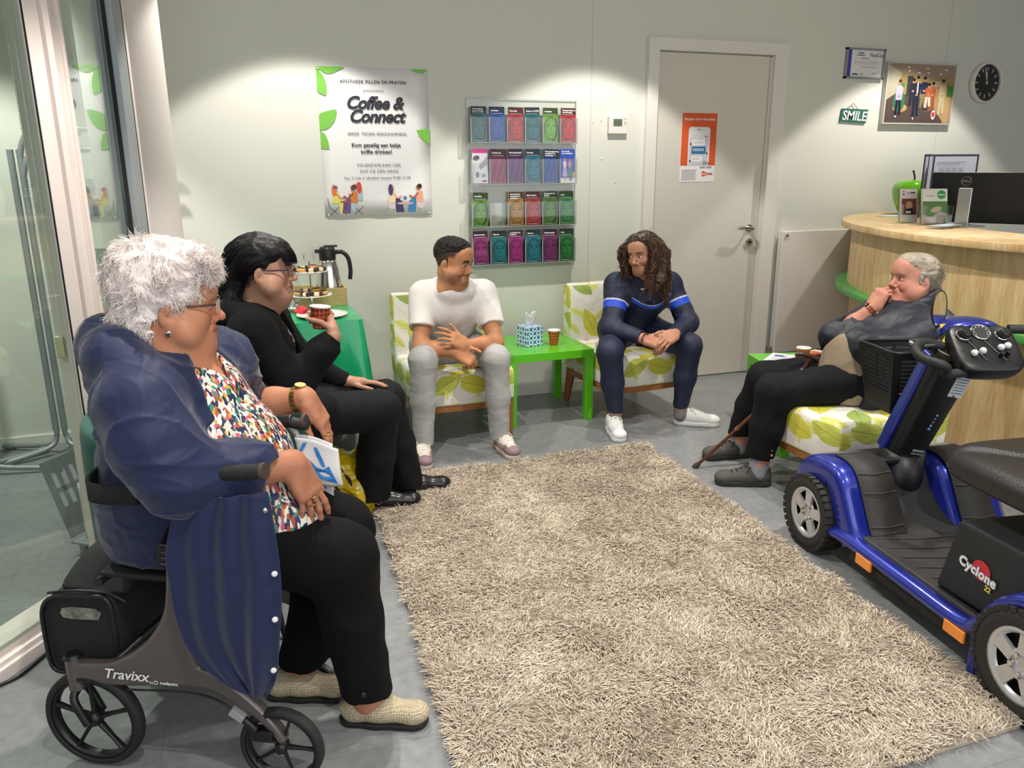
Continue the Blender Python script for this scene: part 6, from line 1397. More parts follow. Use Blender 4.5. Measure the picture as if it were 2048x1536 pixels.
def strands(name, roots, dirs, L, wave, r, mats, parent, colfn, seg=7, grav=0.0, curlr=0.0, curln=3.0, seed=0, centre=None, push=None):
    rs = np.random.RandomState(seed); n = len(roots); p = roots.copy(); d = dirs / np.linalg.norm(dirs, axis=1)[:, None]
    P = [p]; ph = rs.rand(n) * 6.28; st = (L / seg)[:, None]
    for i in range(seg):
        nz = np.stack([vnoise(p * 26 + k * 7.7 + seed) - 0.5 for k in range(3)], 1)
        d = d + nz * wave + np.array([0, 0, -grav]); d /= np.linalg.norm(d, axis=1)[:, None]; p = p + d * st
        if push is not None: p = push(p)
        P.append(p)
    P = np.stack(P, 1)
    if curlr:
        T = np.gradient(P, axis=1); T /= np.linalg.norm(T, axis=2)[..., None] + 1e-9; U = np.cross(T, np.array([0.3, 0.2, 0.9])); U /= np.linalg.norm(U, axis=2)[..., None] + 1e-9; W = np.cross(T, U)
        t = np.linspace(0, 1, seg + 1)[None] * curln * 6.28 + ph[:, None]; amp = curlr * np.minimum(np.linspace(0, 3, seg + 1), 1)[None]
        P = P + (U * np.cos(t)[..., None] + W * np.sin(t)[..., None]) * amp[..., None]
    T = np.gradient(P, axis=1); T /= np.linalg.norm(T, axis=2)[..., None] + 1e-9; U = np.cross(T, np.array([0.31, 0.52, 0.79])); U /= np.linalg.norm(U, axis=2)[..., None] + 1e-9; W = np.cross(T, U)
    rad = (r * (1 - 0.75 * np.linspace(0, 1, seg + 1) ** 2))[None, :, None] * (0.7 + 0.6 * rs.rand(n))[:, None, None]
    V = np.stack([P + (U * math.cos(a) + W * math.sin(a)) * rad for a in (0, 2.094, 4.189)], 2).reshape(n, -1, 3)
    F = np.array([(i * 3 + q, i * 3 + (q + 1) % 3, i * 3 + 3 + (q + 1) % 3, i * 3 + 3 + q) for i in range(seg) for q in range(3)])
    F = (F[None] + (np.arange(n) * (seg + 1) * 3)[:, None, None]).reshape(-1, 4)
    col = np.repeat(colfn(rs, n), (seg + 1) * 3, 0)
    o = np_obj(name, V.reshape(-1, 3), F, mats, parent, True, col); o['kind'] = 'stuff'; return o
def scalp_points(c, R, s, n, rad, off, keep, seed):
    rs = np.random.RandomState(seed); v = rs.normal(size=(n * 4, 3)); v /= np.linalg.norm(v, axis=1)[:, None]; q = v * np.array(rad) + np.array(off)
    q = q[keep(q)][:n]; nn = (q - np.array(off)) / np.array(rad) ** 2; nn /= np.linalg.norm(nn, axis=1)[:, None]
    return np.array(c) + (q * s) @ np.asarray(R).T, nn @ np.asarray(R).T, q
def surf_points(o, c, R, n, keep, seed):
    me = o.data; k = len(me.vertices); V = np.empty(k * 3, np.float32); me.vertices.foreach_get('co', V); V = V.reshape(-1, 3).astype(float) + XF[o][0]
    Nn = np.empty(k * 3, np.float32); me.vertex_normals.foreach_get('vector', Nn); Nn = Nn.reshape(-1, 3).astype(float); rs = np.random.RandomState(seed)
    q = (V - np.array(c)) @ np.asarray(R); ix = np.nonzero(keep(q))[0]; ix = rs.choice(ix, n); j = rs.normal(0, 0.0015, (n, 3)); return V[ix] + j - Nn[ix] * 0.002, Nn[ix], q[ix]
def two(c1, c2, c3=None):
    a, b_ = np.array(lin(c1)), np.array(lin(c2))
    def fn(rs, n): k = rs.rand(n, 1); return a * (1 - k) + b_ * k
    return fn
def glasses(c, R, s, parent, m, w=0.024, h=0.016, rim=True, temple=None, arm_z=0.008):
    c = np.array(c); R = np.asarray(R)
    def L(x, y, z): return c + R @ np.array([x, y, z]) * s
    g_o = None; b = B()
    for g in (-1, 1):
        pts = [L(g * 0.034 + w * math.copysign(abs(math.cos(a)) ** 0.7, math.cos(a)), 0.112 - 0.012 * abs((g * 0.034 + w * math.cos(a)) / 0.06) ** 2, -0.002 + h * math.copysign(abs(math.sin(a)) ** 0.7, math.sin(a))) for a in np.arange(28) * 2 * PI / 28]
        b.tube(pts, 0.0013 if rim else 0.0006, 6, closed=True)
    b.tube([L(-0.010, 0.112, 0.004), L(0, 0.115, 0.006), L(0.010, 0.112, 0.004)], 0.0013, 6)
    g_o = b.obj('spectacles', m, parent)
    for g in (-1, 1):
        pts = [L(g * 0.034 + w * math.cos(a), 0.1118 - 0.012 * abs((g * 0.034 + w * math.cos(a)) / 0.06) ** 2, -0.002 + h * math.sin(a)) for a in np.arange(20) * 2 * PI / 20]
        q = B(); q.add(pts, [tuple(range(20))]); q.obj('lens', LENS, g_o)
        q = B(); q.tube(smooth_path([L(g * 0.057, 0.102, arm_z), L(g * 0.070, 0.085, arm_z), L(g * 0.078, 0.03, arm_z - 0.002), L(g * 0.082, -0.005, arm_z), L(g * 0.082, -0.022, arm_z - 0.02)], 5), 0.0018, 6, flat=1.6); q.obj('temple', temple or m, g_o)
    return g_o
def shoe(parent, heel, toe, L, mu, ms, name='shoe', wd=1.0, high=0.0, laces=None, toe_m=None, sole_h=0.026, disp=None, lift=0.0):
    heel = np.array(heel, float); toe = np.array(toe, float); f = toe - heel; f[2] = 0; f = nrm(f); R = frame(f); k = L / 0.28
    def P(x, y, z): return heel + R @ np.array([x * k * wd, y * k, z * k]) + A(0, 0, lift)
    S_ = Sdf()
    S_.cone(P(0, 0.045, 0.050), P(0, 0.13, 0.050), 0.038 * k, 0.037 * k, 0.02); S_.cone(P(0, 0.12, 0.046), P(0.004, 0.225, 0.036), 0.042 * k, 0.036 * k, 0.03, flat=(A(0, 0, 1), 0.85))
    S_.cone(P(0, 0.05, 0.05), P(0, 0.055, 0.078 + high), 0.037 * k, 0.041 * k, 0.02); S_.ell(P(0, 0.235, 0.036), (0.040 * k, 0.042 * k, 0.028 * k), R, 0.02)
    S_.ell(P(0, 0.048, 0.10 + high), (0.030 * k, 0.036 * k, 0.022 * k), R, 0.006, 's')
    if disp: S_.disp = disp
    S_.plane(P(0, 0, 0.012), A(0, 0, -1))
    tm = None
    if toe_m is not None:
        tc_, bc_ = np.array(lin(toe_m[0])), np.array(lin(toe_m[1])); ac_ = np.array(lin(toe_m[2]))
        def tm(V):
            q = (V - heel) @ R / k; m = ((q[:, 1] > 0.235 + 0.0 * q[:, 0]) | ((q[:, 1] > 0.19) & (np.abs(q[:, 0]) > 0.028 * wd)) | (q[:, 1] < 0.02)); m2 = (np.abs(q[:, 0]) > 0.022) & (q[:, 1] < 0.19) & (q[:, 1] > 0.06) & (q[:, 2] < 0.06)
            return np.where(m[:, None], tc_, np.where(m2[:, None], ac_, bc_))
    up_ = S_.obj(name, 0.0035, mu, parent, tm)
    S_ = Sdf(); S_.cone(P(0, 0.045, 0.014), P(0.002, 0.12, 0.014), 0.042 * k, 0.040 * k, 0.02); S_.cone(P(0.002, 0.12, 0.014), P(0.003, 0.23, 0.014), 0.042 * k, 0.044 * k, 0.02)
    S_.plane(P(0, 0, sole_h), A(0, 0, 1), 0.003); S_.plane(P(0, 0, 0.0005), A(0, 0, -1), 0.003); S_.obj('sole', 0.0035, ms, up_)
    if laces is not None:
        b = B()
        for i in range(5):
            y = 0.105 + i * 0.022; z = 0.099 - i * 0.0072 + (high * 0.35 if i == 0 else 0)
            b.tube([P(-0.022, y, z - 0.010), P(-0.008, y + 0.004, z + 0.001), P(0.008, y + 0.004, z + 0.001), P(0.022, y, z - 0.010)], 0.0038 * k, 6, flat=1.0)
        b.tube(smooth_path([P(0.004, 0.10, 0.097), P(0.030, 0.115, 0.095), P(0.036, 0.135, 0.075), P(0.012, 0.11, 0.095)], 4), 0.0022 * k, 6); b.tube(smooth_path([P(-0.004, 0.10, 0.097), P(-0.030, 0.115, 0.095), P(-0.036, 0.135, 0.075), P(-0.012, 0.11, 0.095)], 4), 0.0022 * k, 6)
        b.obj('shoelaces', laces, up_)
    return up_, P
# ---------------------------------------------------------------- man in the white T-shirt
def man_white():
    sk = skin_mat('skin_olive')
    t = thing('person', 'man in white T-shirt and pale grey jeans sitting with hands loosely joined', 'person', (1.13, 4.2, 0))
    Hc = A(1.105, 4.085, 1.035); R = frame((0.68, -0.73, -0.14), (0.06, -0.05, 1)); s = 0.98
    pel = A(1.13, 4.42, 0.53); chest = A(1.13, 4.235, 0.80); nb = A(1.115, 4.145, 0.91)
    shR, shL = A(0.965, 4.20, 0.845), A(1.305, 4.20, 0.835); elR, elL = A(0.905, 4.05, 0.60), A(1.325, 4.05, 0.59); wrR, wrL = A(1.065, 3.905, 0.585), A(1.115, 3.915, 0.62)
    kR, kL = A(0.895, 3.965, 0.545), A(1.29, 3.945, 0.525); aR, aL = A(0.885, 3.99, 0.10), A(1.315, 3.965, 0.09)
    b = Sdf(); b.chain([pel, A(1.13, 4.36, 0.66), chest], [0.13, 0.125, 0.13], 0.05); b.cone(shR, shL, 0.062, 0.062, 0.05); b.cone(chest, nb, 0.12, 0.07, 0.05)
    for sh, el, wr in ((shR, elR, wrR), (shL, elL, wrL)): b.chain([sh, sh * 0.5 + el * 0.5, el], [0.055, 0.050, 0.043], 0.03); b.chain([el, el * 0.6 + wr * 0.4, wr], [0.043, 0.041, 0.027], 0.02)
    for h, kn, an in ((A(1.03, 4.40, 0.52), kR, aR), (A(1.23, 4.40, 0.52), kL, aL)): b.chain([h, kn, an, an - A(0, 0, 0.03)], [0.085, 0.058, 0.035, 0.035], 0.03); b.cone(an - A(0, 0, 0.05), an + A(0, -0.10, -0.065), 0.03, 0.025, 0.02)
    head(b, Hc, R, s, jaw=1.06, fat=0.15, neck=nb + A(0, 0.01, 0.0), neck_r=0.062, smile=0.5)
    # image-left arm: fist closed round the other wrist; image-right arm: open hand rising towards the left
    hand(b, wrR, (0.80, -0.30, -0.52), (0.1, -0.80, 0.55), 1, 0.98, ((55, 60, 30), (58, 60, 30), (62, 60, 30), (66, 60, 30)), 0.02, ((0.5, 0.5, 0.55), (0.85, 0.1, 0.45), (0.95, -0.1, 0.25)))
    hand(b, wrL, (-0.86, -0.20, 0.50), (0.15, -0.85, 0.45), -1, 0.98, ((12, 22, 14), (22, 28, 18), (30, 32, 20), (38, 34, 20)), 0.10, ((0.5, 0.5, -0.35), (0.6, 0.5, -0.1), (0.8, 0.3, 0.0)))
    sclp = ('#1c1411', lambda q: np.minimum(0.048 - q[:, 1] + (q[:, 2] - 0.03) * 0.45, q[:, 2] - np.where(q[:, 1] > 0.012, 0.028, -0.035)) - 10 * np.maximum(np.abs(q[:, 0]) - 0.0785, 0))
    body = b.obj('body', 0.0042, sk, t, paint_skin(Hc, R, s, '#b9835d', '#9c5a4c', '#20140e', '#2a1a12', 0.0105, sclp))
    eyes(Hc, R, s, body, '#2e1c12', (0.1, 1, -0.1))
    h = Sdf(); h.ell(Hc + R @ A(0, -0.024, 0.052) * s, A(0.0745, 0.098, 0.084) * s, R); h.ell(Hc + R @ A(0, 0.015, 0.086) * s, A(0.066, 0.074, 0.046) * s, R, 0.02)
    h.plane(Hc + R @ A(0, 0.04, 0.050) * s, R @ A(0, 0.42, -1), 0.008); h.ell(Hc + R @ A(0, 0.075, 0.0) * s, A(0.085, 0.066, 0.052) * s, R, 0.01, 's')
    [h.ell(Hc + R @ A(g * 0.092, 0.006, -0.022) * s, A(0.034, 0.036, 0.040) * s, R, 0.006, 's') for g in (-1, 1)]
    h.disp = lambda P: (0.005 * (np.abs(2 * vnoise(P * 110) - 1) * 2 - 0.8) + 0.003 * (vnoise(P * 240) - 0.5)).astype(np.float32)
    h.obj('hair', 0.0032, mat('black_hair', '#1a1412', 0.7, bump=0.6, bscale=500), body, relax=0)
    # T-shirt
    S_ = Sdf(); S_.chain([A(1.13, 4.40, 0.53), A(1.13, 4.34, 0.67), A(1.13, 4.235, 0.79)], [0.165, 0.155, 0.150], 0.06); S_.ell(A(1.13, 4.21, 0.79), (0.185, 0.135, 0.13), None, 0.05); S_.cone(shR + A(0.01, 0, 0.0), shL - A(0.01, 0, 0), 0.072, 0.072, 0.06); S_.cone(chest, nb - A(0, 0, 0.02), 0.125, 0.085, 0.05)
    for sh, el in ((shR, elR), (shL, elL)):
        d = nrm(el - sh); S_.chain([sh, sh + d * 0.27], [0.076, 0.068], 0.035, clip=[(sh + d * 0.185, d)])
    S_.cone(nb - A(0, 0, 0.03), nb + (Hc - nb) * 0.5, 0.085, 0.074, 0.03, clip=[(nb + (Hc - nb) * 0.42 + A(0, 0, 0), nrm(A(-0.05, 0.25, 1)) * A(1, -1, 1))]); S_.ell(nb + A(0, -0.03, -0.035), (0.10, 0.078, 0.050), None, 0.03); S_.disp = folds(0.0055, (9, 9, 5)); S_.plane(A(1.13, 4.3, 0.49), A(0, 0, -1))
    S_.obj('t_shirt', 0.005, mat('white_cotton', '#dcd8d4', 0.85, bump=0.1, bscale=300), body)
    tr = Sdf(); tr.cone(A(1.05, 4.38, 0.53), A(1.21, 4.38, 0.53), 0.13, 0.13, 0.05)
    for h_, kn, an in ((A(1.03, 4.39, 0.53), kR, aR), (A(1.23, 4.39, 0.53), kL, aL)): tr.cone(h_, kn, 0.100, 0.072, 0.05); tr.chain([kn, kn * 0.5 + an * 0.5, an - A(0, 0, 0.03)], [0.074, 0.064, 0.054], 0.03, clip=[(an + A(0, 0, -0.03), A(0, 0, -1))])
    tr.disp = creases(0.005, (9, 9, 16)); tr.obj('jeans', 0.005, mat('light_grey_denim', '#a3a3a1', 0.85, bump=0.2, bscale=250, var=0.15, vscale=7), body)
    m = mat('sneaker_upper', '#dddddd', 0.6, attr=True)
    for hl, to in ((A(0.882, 4.06, 0), A(0.858, 3.85, 0)), (A(1.325, 4.04, 0), A(1.335, 3.83, 0))):
        shoe(body, hl, to, 0.285, m, mat('cream_sole', '#cfc4b4', 0.6), 'high_top_sneaker', laces=mat('lace_cream', '#e8dfd4', 0.8), toe_m=('#8c7478', '#e2d8cc', '#b4a49c'), high=0.035)
    return t
man_white()

# ---------------------------------------------------------------- long-haired man in the navy tracksuit
def man_navy():
    sk = skin_mat('skin_fair')
    t = thing('person', 'long-haired man in navy tracksuit with blue bands sitting with folded hands', 'person', (2.30, 4.2, 0))
    Hc = A(2.262, 4.125, 1.025); R = frame((-0.85, -0.51, -0.08), (-0.10, 0.06, 1)); s = 0.98
    pel = A(2.33, 4.42, 0.53); chest = A(2.33, 4.26, 0.78); nb = A(2.325, 4.20, 0.895)
    shR, shL = A(2.155, 4.235, 0.835), A(2.515, 4.235, 0.82); elR, elL = A(2.06, 4.12, 0.60), A(2.575, 4.11, 0.60); wrR, wrL = A(2.165, 3.93, 0.575), A(2.375, 3.94, 0.575)
    kR, kL = A(1.985, 3.97, 0.50), A(2.50, 3.96, 0.495); aR, aL = A(2.055, 4.02, 0.12), A(2.478, 3.985, 0.115)
    b = Sdf(); b.chain([pel, A(2.33, 4.37, 0.65), chest], [0.13, 0.12, 0.13], 0.05); b.cone(shR, shL, 0.06, 0.06, 0.05); b.cone(chest, nb, 0.12, 0.068, 0.05)
    for sh, el, wr in ((shR, elR, wrR), (shL, elL, wrL)): b.chain([sh, el], [0.055, 0.042], 0.03); b.chain([el, wr], [0.042, 0.027], 0.02)
    for h, kn, an in ((A(2.24, 4.40, 0.52), kR, aR), (A(2.43, 4.40, 0.52), kL, aL)): b.chain([h, kn, an, an - A(0, 0, 0.04)], [0.08, 0.055, 0.033, 0.035], 0.03)
    head(b, Hc, R, s, jaw=0.97, nose=1.4, neck=nb + A(-0.01, -0.01, 0.0), neck_r=0.056)
    hand(b, wrR, (0.80, -0.42, -0.30), (0.10, -0.62, 0.80), 1, 1.0, ((30, 40, 20), (36, 42, 20), (44, 45, 22), (50, 45, 25)), 0.02, ((0.6, 0.3, 0.3), (0.9, 0.1, 0.2), (0.95, -0.1, 0.0)))
    hand(b, wrL + A(0.0, -0.02, 0.012), (-0.86, -0.40, -0.26), (-0.10, -0.68, 0.72), -1, 1.0, ((22, 26, 15), (24, 28, 15), (28, 30, 16), (30, 34, 18)), 0.05, ((0.6, 0.45, 0.1), (0.85, 0.25, 0.15), (0.95, 0.1, 0.0)))
    body = b.obj('body', 0.0042, sk, t, paint_skin(Hc, R, s, '#bd8a70', '#a3604f', '#5a4030', '#4c3426', 0.008))
    eyes(Hc, R, s, body, '#5a6a70', (0.25, 1, -0.05))
    col = two('#2e1c14', '#6e4a32'); hm = mat('brown_hair', '#4a3226', 0.45, attr=True, spec=0.6)
    h = Sdf(); h.ell(Hc + R @ A(0, -0.026, 0.050) * s, A(0.082, 0.098, 0.084) * s, R)
    for g in (-1, 1):
        h.chain([Hc + R @ A(g * 0.075, -0.03, 0.02), Hc + R @ A(g * 0.088, -0.035, -0.06), Hc + A(0, 0, -0.14) + R @ A(g * 0.095, -0.01, 0), Hc + A(0, 0, -0.20) + R @ A(g * 0.09, 0.01, 0)], [0.028, 0.034, 0.042, 0.022], 0.02)
    h.chain([Hc + R @ A(0, -0.09, 0), Hc + R @ A(0, -0.085, -0.08), Hc + A(0, 0, -0.17) + R @ A(0, -0.07, 0)], [0.05, 0.05, 0.05], 0.03)
    h.ell(Hc + R @ A(0, 0.03, 0.082) * s, A(0.070, 0.064, 0.050) * s, R, 0.02); h.ell(Hc + R @ A(0, 0.112, -0.002) * s, A(0.070, 0.070, 0.082) * s, R, 0.01, 's'); h.ell(Hc + R @ A(0, 0.075, -0.06) * s, A(0.064, 0.075, 0.075) * s, R, 0.01, 's')
    h.disp = lambda P: (0.008 * (np.abs(2 * vnoise(P * A(50, 50, 40)) - 1) * 2 - 0.9)).astype(np.float32)
    ho = h.obj('hair', 0.004, hm, body, lambda V: np.array(lin('#3a261c')) * (0.7 + 0.6 * vnoise(V * 90))[:, None])
    rt, nn, q = scalp_points(Hc, R, s, 1900, (0.080, 0.097, 0.084), (0, -0.022, 0.050), lambda q: (q[:, 2] < 0.112) & ((q[:, 2] > 0.02) | (q[:, 1] < -0.03)) & (q[:, 1] - 0.6 * (q[:, 2] - 0.05) < 0.052) & ~((q[:, 2] < 0.07) & (q[:, 1] > 0.02) & (np.abs(q[:, 0]) < 0.066)), 5)
    side = np.sign(q[:, 0])[:, None] * (R[:, 0])[None]; dr = side * 0.9 - R[:, 1][None] * 0.35 + nn * 0.25 + A(0, 0, -0.25)
    cen = Hc + R @ A(0, -0.015, 0.03)
    def push(p):
        v = (p - cen) @ R; e = np.sqrt(((v / A(0.086, 0.108, 0.105)) ** 2).sum(1)); k = np.where((e < 1), 1 / np.maximum(e, 0.3), 1)[:, None]; v = v * k
        low = v[:, 2] < -0.06; v[:, 0] = np.where(low & (np.abs(v[:, 0]) < 0.062) & (v[:, 1] > -0.03), np.sign(v[:, 0]) * 0.066, v[:, 0]); v[:, 0] = np.clip(v[:, 0], -0.112, 0.112); v[:, 2] = np.minimum(v[:, 2], 0.108 - 6 * np.maximum(np.abs(v[:, 0]) - 0.02, 0) ** 2); return cen + v @ R.T
    L = np.random.RandomState(1).uniform(0.24, 0.36, len(rt)); strands('hair_strands', rt, dr, L, 0.75, 0.0015, hm, ho, col, 24, 0.22, 0.010, 4.5, 3, push=push)
    # tracksuit top
    nv = '#141c38'
    S_ = Sdf(); S_.chain([A(2.33, 4.41, 0.56), A(2.33, 4.36, 0.67), A(2.33, 4.26, 0.77)], [0.140, 0.138, 0.142], 0.06); S_.ell(A(2.33, 4.24, 0.775), (0.185, 0.130, 0.125), None, 0.05); S_.cone(shR, shL, 0.070, 0.070, 0.06); S_.cone(chest, nb - A(0, 0, 0.01), 0.125, 0.080, 0.05)
    for sh, el, wr in ((shR, elR, wrR), (shL, elL, wrL)): S_.chain([sh, el], [0.073, 0.060], 0.035); S_.chain([el, wr], [0.060, 0.040], 0.03, clip=[(wr - nrm(wr - el) * 0.005, nrm(wr - el))])
    S_.cone(nb + A(-0.01, -0.02, 0.0), Hc, 0.062, 0.066, 0.006, 's'); S_.disp = folds(0.0045, (9, 9, 9)); S_.plane(A(2.33, 4.3, 0.52), A(0, 0, -1))
    S_.cone(nb + A(0, -0.075, 0.01), chest + A(0, -0.16, 0.02), 0.030, 0.008, 0.006, 's')
    bn, bb, wh = np.array(lin(nv)), np.array(lin('#1c49c8')), np.array(lin('#c8cce0'))
    def pt(V):
        c = np.tile(bn, (len(V), 1)); x, y, z = V.T
        arm = np.minimum(np.linalg.norm(V - shR - (elR - shR) * np.clip(((V - shR) @ (elR - shR)) / ((elR - shR) @ (elR - shR)), 0, 1)[:, None], axis=1), np.linalg.norm(V - shL - (elL - shL) * np.clip(((V - shL) @ (elL - shL)) / ((elL - shL) @ (elL - shL)), 0, 1)[:, None], axis=1)) < 0.085
        ta = np.where(x < 2.33, ((V - shR) @ (elR - shR)) / ((elR - shR) @ (elR - shR)), ((V - shL) @ (elL - shL)) / ((elL - shL) @ (elL - shL)))
        out = (x < 2.205) | (x > 2.465)
        c[arm & out & (ta > 0.42) & (ta < 0.58)] = bb; c[arm & out & (ta > 0.39) & (ta < 0.42)] = wh
        zz = 0.700 + 0.10 * ((x - 2.33) / 0.17) ** 2; fr = (y < 4.30) & ~out; c[fr & (z > zz) & (z < zz + 0.020)] = bb; c[fr & (z > zz + 0.020) & (z < zz + 0.025)] = wh
        return c
    top = S_.obj('tracksuit_top', 0.0045, mat('navy_jersey', nv, 0.6, attr=True, bump=0.1, bscale=300), body, pt)
    q_ = B(); q_.tube([A(2.33, 4.105, 0.83), A(2.33, 4.10, 0.74)], 0.002, 6); q_.box(A(2.33, 4.10, 0.805), (0.006, 0.004, 0.02)); q_.obj('zip', STEEL, top)
    q_ = B(); q_.prism([(0, 0.006), (0.006, -0.002), (0.014, -0.002), (0.044, 0.014), (0.012, 0.004), (0.004, 0.010)], A(2.245, 4.110, 0.822), (1, -0.1, 0), (0, 0.25, 1), 0.003); q_.obj('chest_logo', PAPER, top)
    q_ = B(); q_.tube(smooth_path([A(2.405, 4.112, 0.845), A(2.402, 4.108, 0.825), A(2.412, 4.107, 0.815)], 4), 0.0025, 6); q_.obj('crest', PAPER, top)
    q_ = B(); q_.prism([(0, 0.05), (0.028, 0.045), (0.022, -0.005)], A(2.305, 4.135, 0.85), (1, -0.2, 0), (0, 0.4, 1), 0.004); q_.obj('inner_collar', flat('#b8bcc8'), top)
    tr = Sdf(); tr.cone(A(2.25, 4.41, 0.53), A(2.42, 4.41, 0.53), 0.12, 0.12, 0.05)
    for h_, kn, an in ((A(2.24, 4.39, 0.53), kR, aR), (A(2.43, 4.39, 0.53), kL, aL)): tr.cone(h_, kn, 0.100, 0.070, 0.05); tr.chain([kn, kn * 0.5 + an * 0.5, an], [0.072, 0.062, 0.044], 0.03, clip=[(an + A(0, 0, 0.0), A(0, 0, -1))])
    tr.disp = folds(0.003, (10, 10, 10)); tr.obj('tracksuit_trousers', 0.005, mat('navy_trousers', '#161e3a', 0.65, bump=0.1, bscale=300), body)
    wm = mat('white_leather', '#e2e2e0', 0.5)
    for hl, to, an in ((A(2.062, 4.085, 0), A(2.01, 3.88, 0), aR), (A(2.455, 4.03, 0), A(2.66, 3.90, 0), aL)):
        shoe(body, hl, to, 0.285, wm, mat('white_sole', '#dcdcda', 0.6), 'white_sneaker', laces=mat('lace_white', '#ecebe8', 0.8))
        q_ = Sdf(); q_.cone(an + A(0, 0, 0.05), an - A(0, 0, 0.05), 0.040, 0.040, 0.01); q_.obj('sock', 0.005, mat('grey_sock', '#7c7c7e', 0.9), body)
    q_ = B()
    for k in range(18):
        a = k / 18 * 2 * PI; dd = nrm(wrR - elR); x_ = nrm(np.cross(dd, A(0, 0, 1))); y_ = np.cross(dd, x_); q_.ball(wrR + dd * 0.022 + (x_ * math.cos(a) + y_ * math.sin(a)) * 0.032, 0.0052, 8)
    q_.obj('bead_bracelet', mat('dark_beads', '#3a1c1c', 0.4), body)
    return t
man_navy()
# ---------------------------------------------------------------- older person by the counter, laughing behind one hand
def elder():
    sk = skin_mat('skin_rosy')
    t = thing('person', 'laughing short-haired older person in dark jacket leaning back, hand over mouth', 'person', (2.9, 2.95, 0))
    Hc = A(3.085, 2.95, 0.985); R = frame((-0.96, 0.14, 0.12), (0.20, 0.0, 1)); s = 1.0
    pel = A(2.78, 2.93, 0.50); belly = A(2.79, 2.93, 0.61); chest = A(2.97, 2.94, 0.74); nb = A(3.11, 2.95, 0.86)
    shN, shF = A(3.05, 2.755, 0.79), A(3.06, 3.12, 0.78); elN, elF = A(2.72, 2.70, 0.715), A(2.735, 3.03, 0.715); wrN, wrF = A(2.74, 2.92, 0.69), A(2.855, 2.945, 0.862)
    kN, kF = A(2.37, 2.99, 0.485), A(2.50, 3.24, 0.475); aN, aF = A(2.345, 3.03, 0.12), A(2.49, 3.40, 0.10)
    b = Sdf(); b.chain([pel, belly, chest, nb], [0.14, 0.15, 0.13, 0.07], 0.06); b.cone(shN, shF, 0.065, 0.065, 0.05)
    b.chain([shN, elN, wrN], [0.055, 0.045, 0.028], 0.02); b.chain([shF, elF, elF * 0.5 + wrF * 0.5, wrF], [0.055, 0.045, 0.040, 0.029], 0.02)
    for h, kn, an in ((A(2.78, 2.85, 0.50), kN, aN), (A(2.78, 3.03, 0.50), kF, aF)): b.chain([h, kn, an, an - A(0, 0, 0.03)], [0.09, 0.06, 0.04, 0.04], 0.03)
    head(b, Hc, R, s, jaw=1.12, fat=0.55, neck=nb + A(0.01, 0, 0.01), neck_r=0.062, smile=1.0)
    hand(b, wrF, (0.40, -0.12, 0.90), (-0.86, -0.25, 0.40), 1, 0.98, ((70, 62, 32), (62, 64, 32), (66, 66, 30), (70, 66, 30)), 0.02, ((0.8, 0.35, -0.3), (0.8, -0.1, -0.5), (0.6, -0.3, -0.6)))
    hand(b, wrN, (0.25, 0.95, -0.05), (0, 0, 1), -1, 0.8, ((30, 40, 20),) * 4, 0.02)
    body = b.obj('body', 0.0042, sk, t, paint_skin(Hc, R, s, '#c98e78', '#a8564c', '#a88a70', blush='#c0604e', brow_w=0.007))
    eyes(Hc, R, s, body, '#4a5a60', (0.25, 1, 0.0))
    hm = mat('grey_blond_hair', '#a0907c', 0.5, attr=True)
    h = Sdf(); h.ell(Hc + R @ A(0, -0.026, 0.044) * s, A(0.082, 0.100, 0.088) * s, R); h.chain([Hc + R @ A(0, -0.09, -0.02), Hc + R @ A(0, -0.085, -0.075)], [0.045, 0.035], 0.02)
    for g in (-1, 1): h.chain([Hc + R @ A(g * 0.073, 0.014, 0.03), Hc + R @ A(g * 0.072, 0.016, -0.012)], [0.014, 0.008], 0.01)
    h.ell(Hc + R @ A(0, 0.030, 0.080) * s, A(0.068, 0.062, 0.047) * s, R, 0.02); h.ell(Hc + R @ A(0, 0.116, -0.004) * s, A(0.090, 0.064, 0.078) * s, R, 0.01, 's'); h.ell(Hc + R @ A(0, 0.04, -0.055) * s, A(0.10, 0.074, 0.050) * s, R, 0.01, 's')
    h.disp = lambda P: (0.003 * (np.abs(2 * vnoise(((P - Hc) @ R) * A(110, 40, 110)) - 1) * 2 - 0.9)).astype(np.float32)
    hc = np.array(lin('#8f806c')); hc2 = np.array(lin('#b5aa9a'))
    ho = h.obj('hair', 0.003, hm, body, lambda V: hc + (hc2 - hc) * vnoise(((V - Hc) @ R) * A(150, 30, 150))[:, None])
    rt, nn, q = surf_points(ho, Hc, R, 4500, lambda q: q[:, 2] > -0.06, 8)
    dr = -R[:, 1][None] * 1.0 + nn * 0.12 + A(0, 0, -0.35); strands('hair_strands', rt, dr, np.full(len(rt), 0.035), 0.4, 0.0007, hm, ho, two('#8a7a66', '#c4bcae'), 5, 0.12, seed=4)
    jk = mat('dark_anorak', '#1d2430', 0.5, bump=0.12, bscale=300)
    S_ = Sdf(); S_.chain([A(2.86, 2.93, 0.51), A(2.84, 2.93, 0.62), A(2.99, 2.94, 0.73), nb - A(0, 0, 0.02)], [0.175, 0.175, 0.155, 0.10], 0.06); S_.cone(shN, shF, 0.085, 0.082, 0.06)
    S_.chain([shN, elN], [0.085, 0.075], 0.04); S_.chain([elN, wrN], [0.075, 0.06], 0.04)
    S_.chain([shF, elF], [0.082, 0.072], 0.04); S_.cone(elF, elF * 0.38 + wrF * 0.62, 0.070, 0.052, 0.03, clip=[(elF * 0.45 + wrF * 0.55, nrm(wrF - elF))])
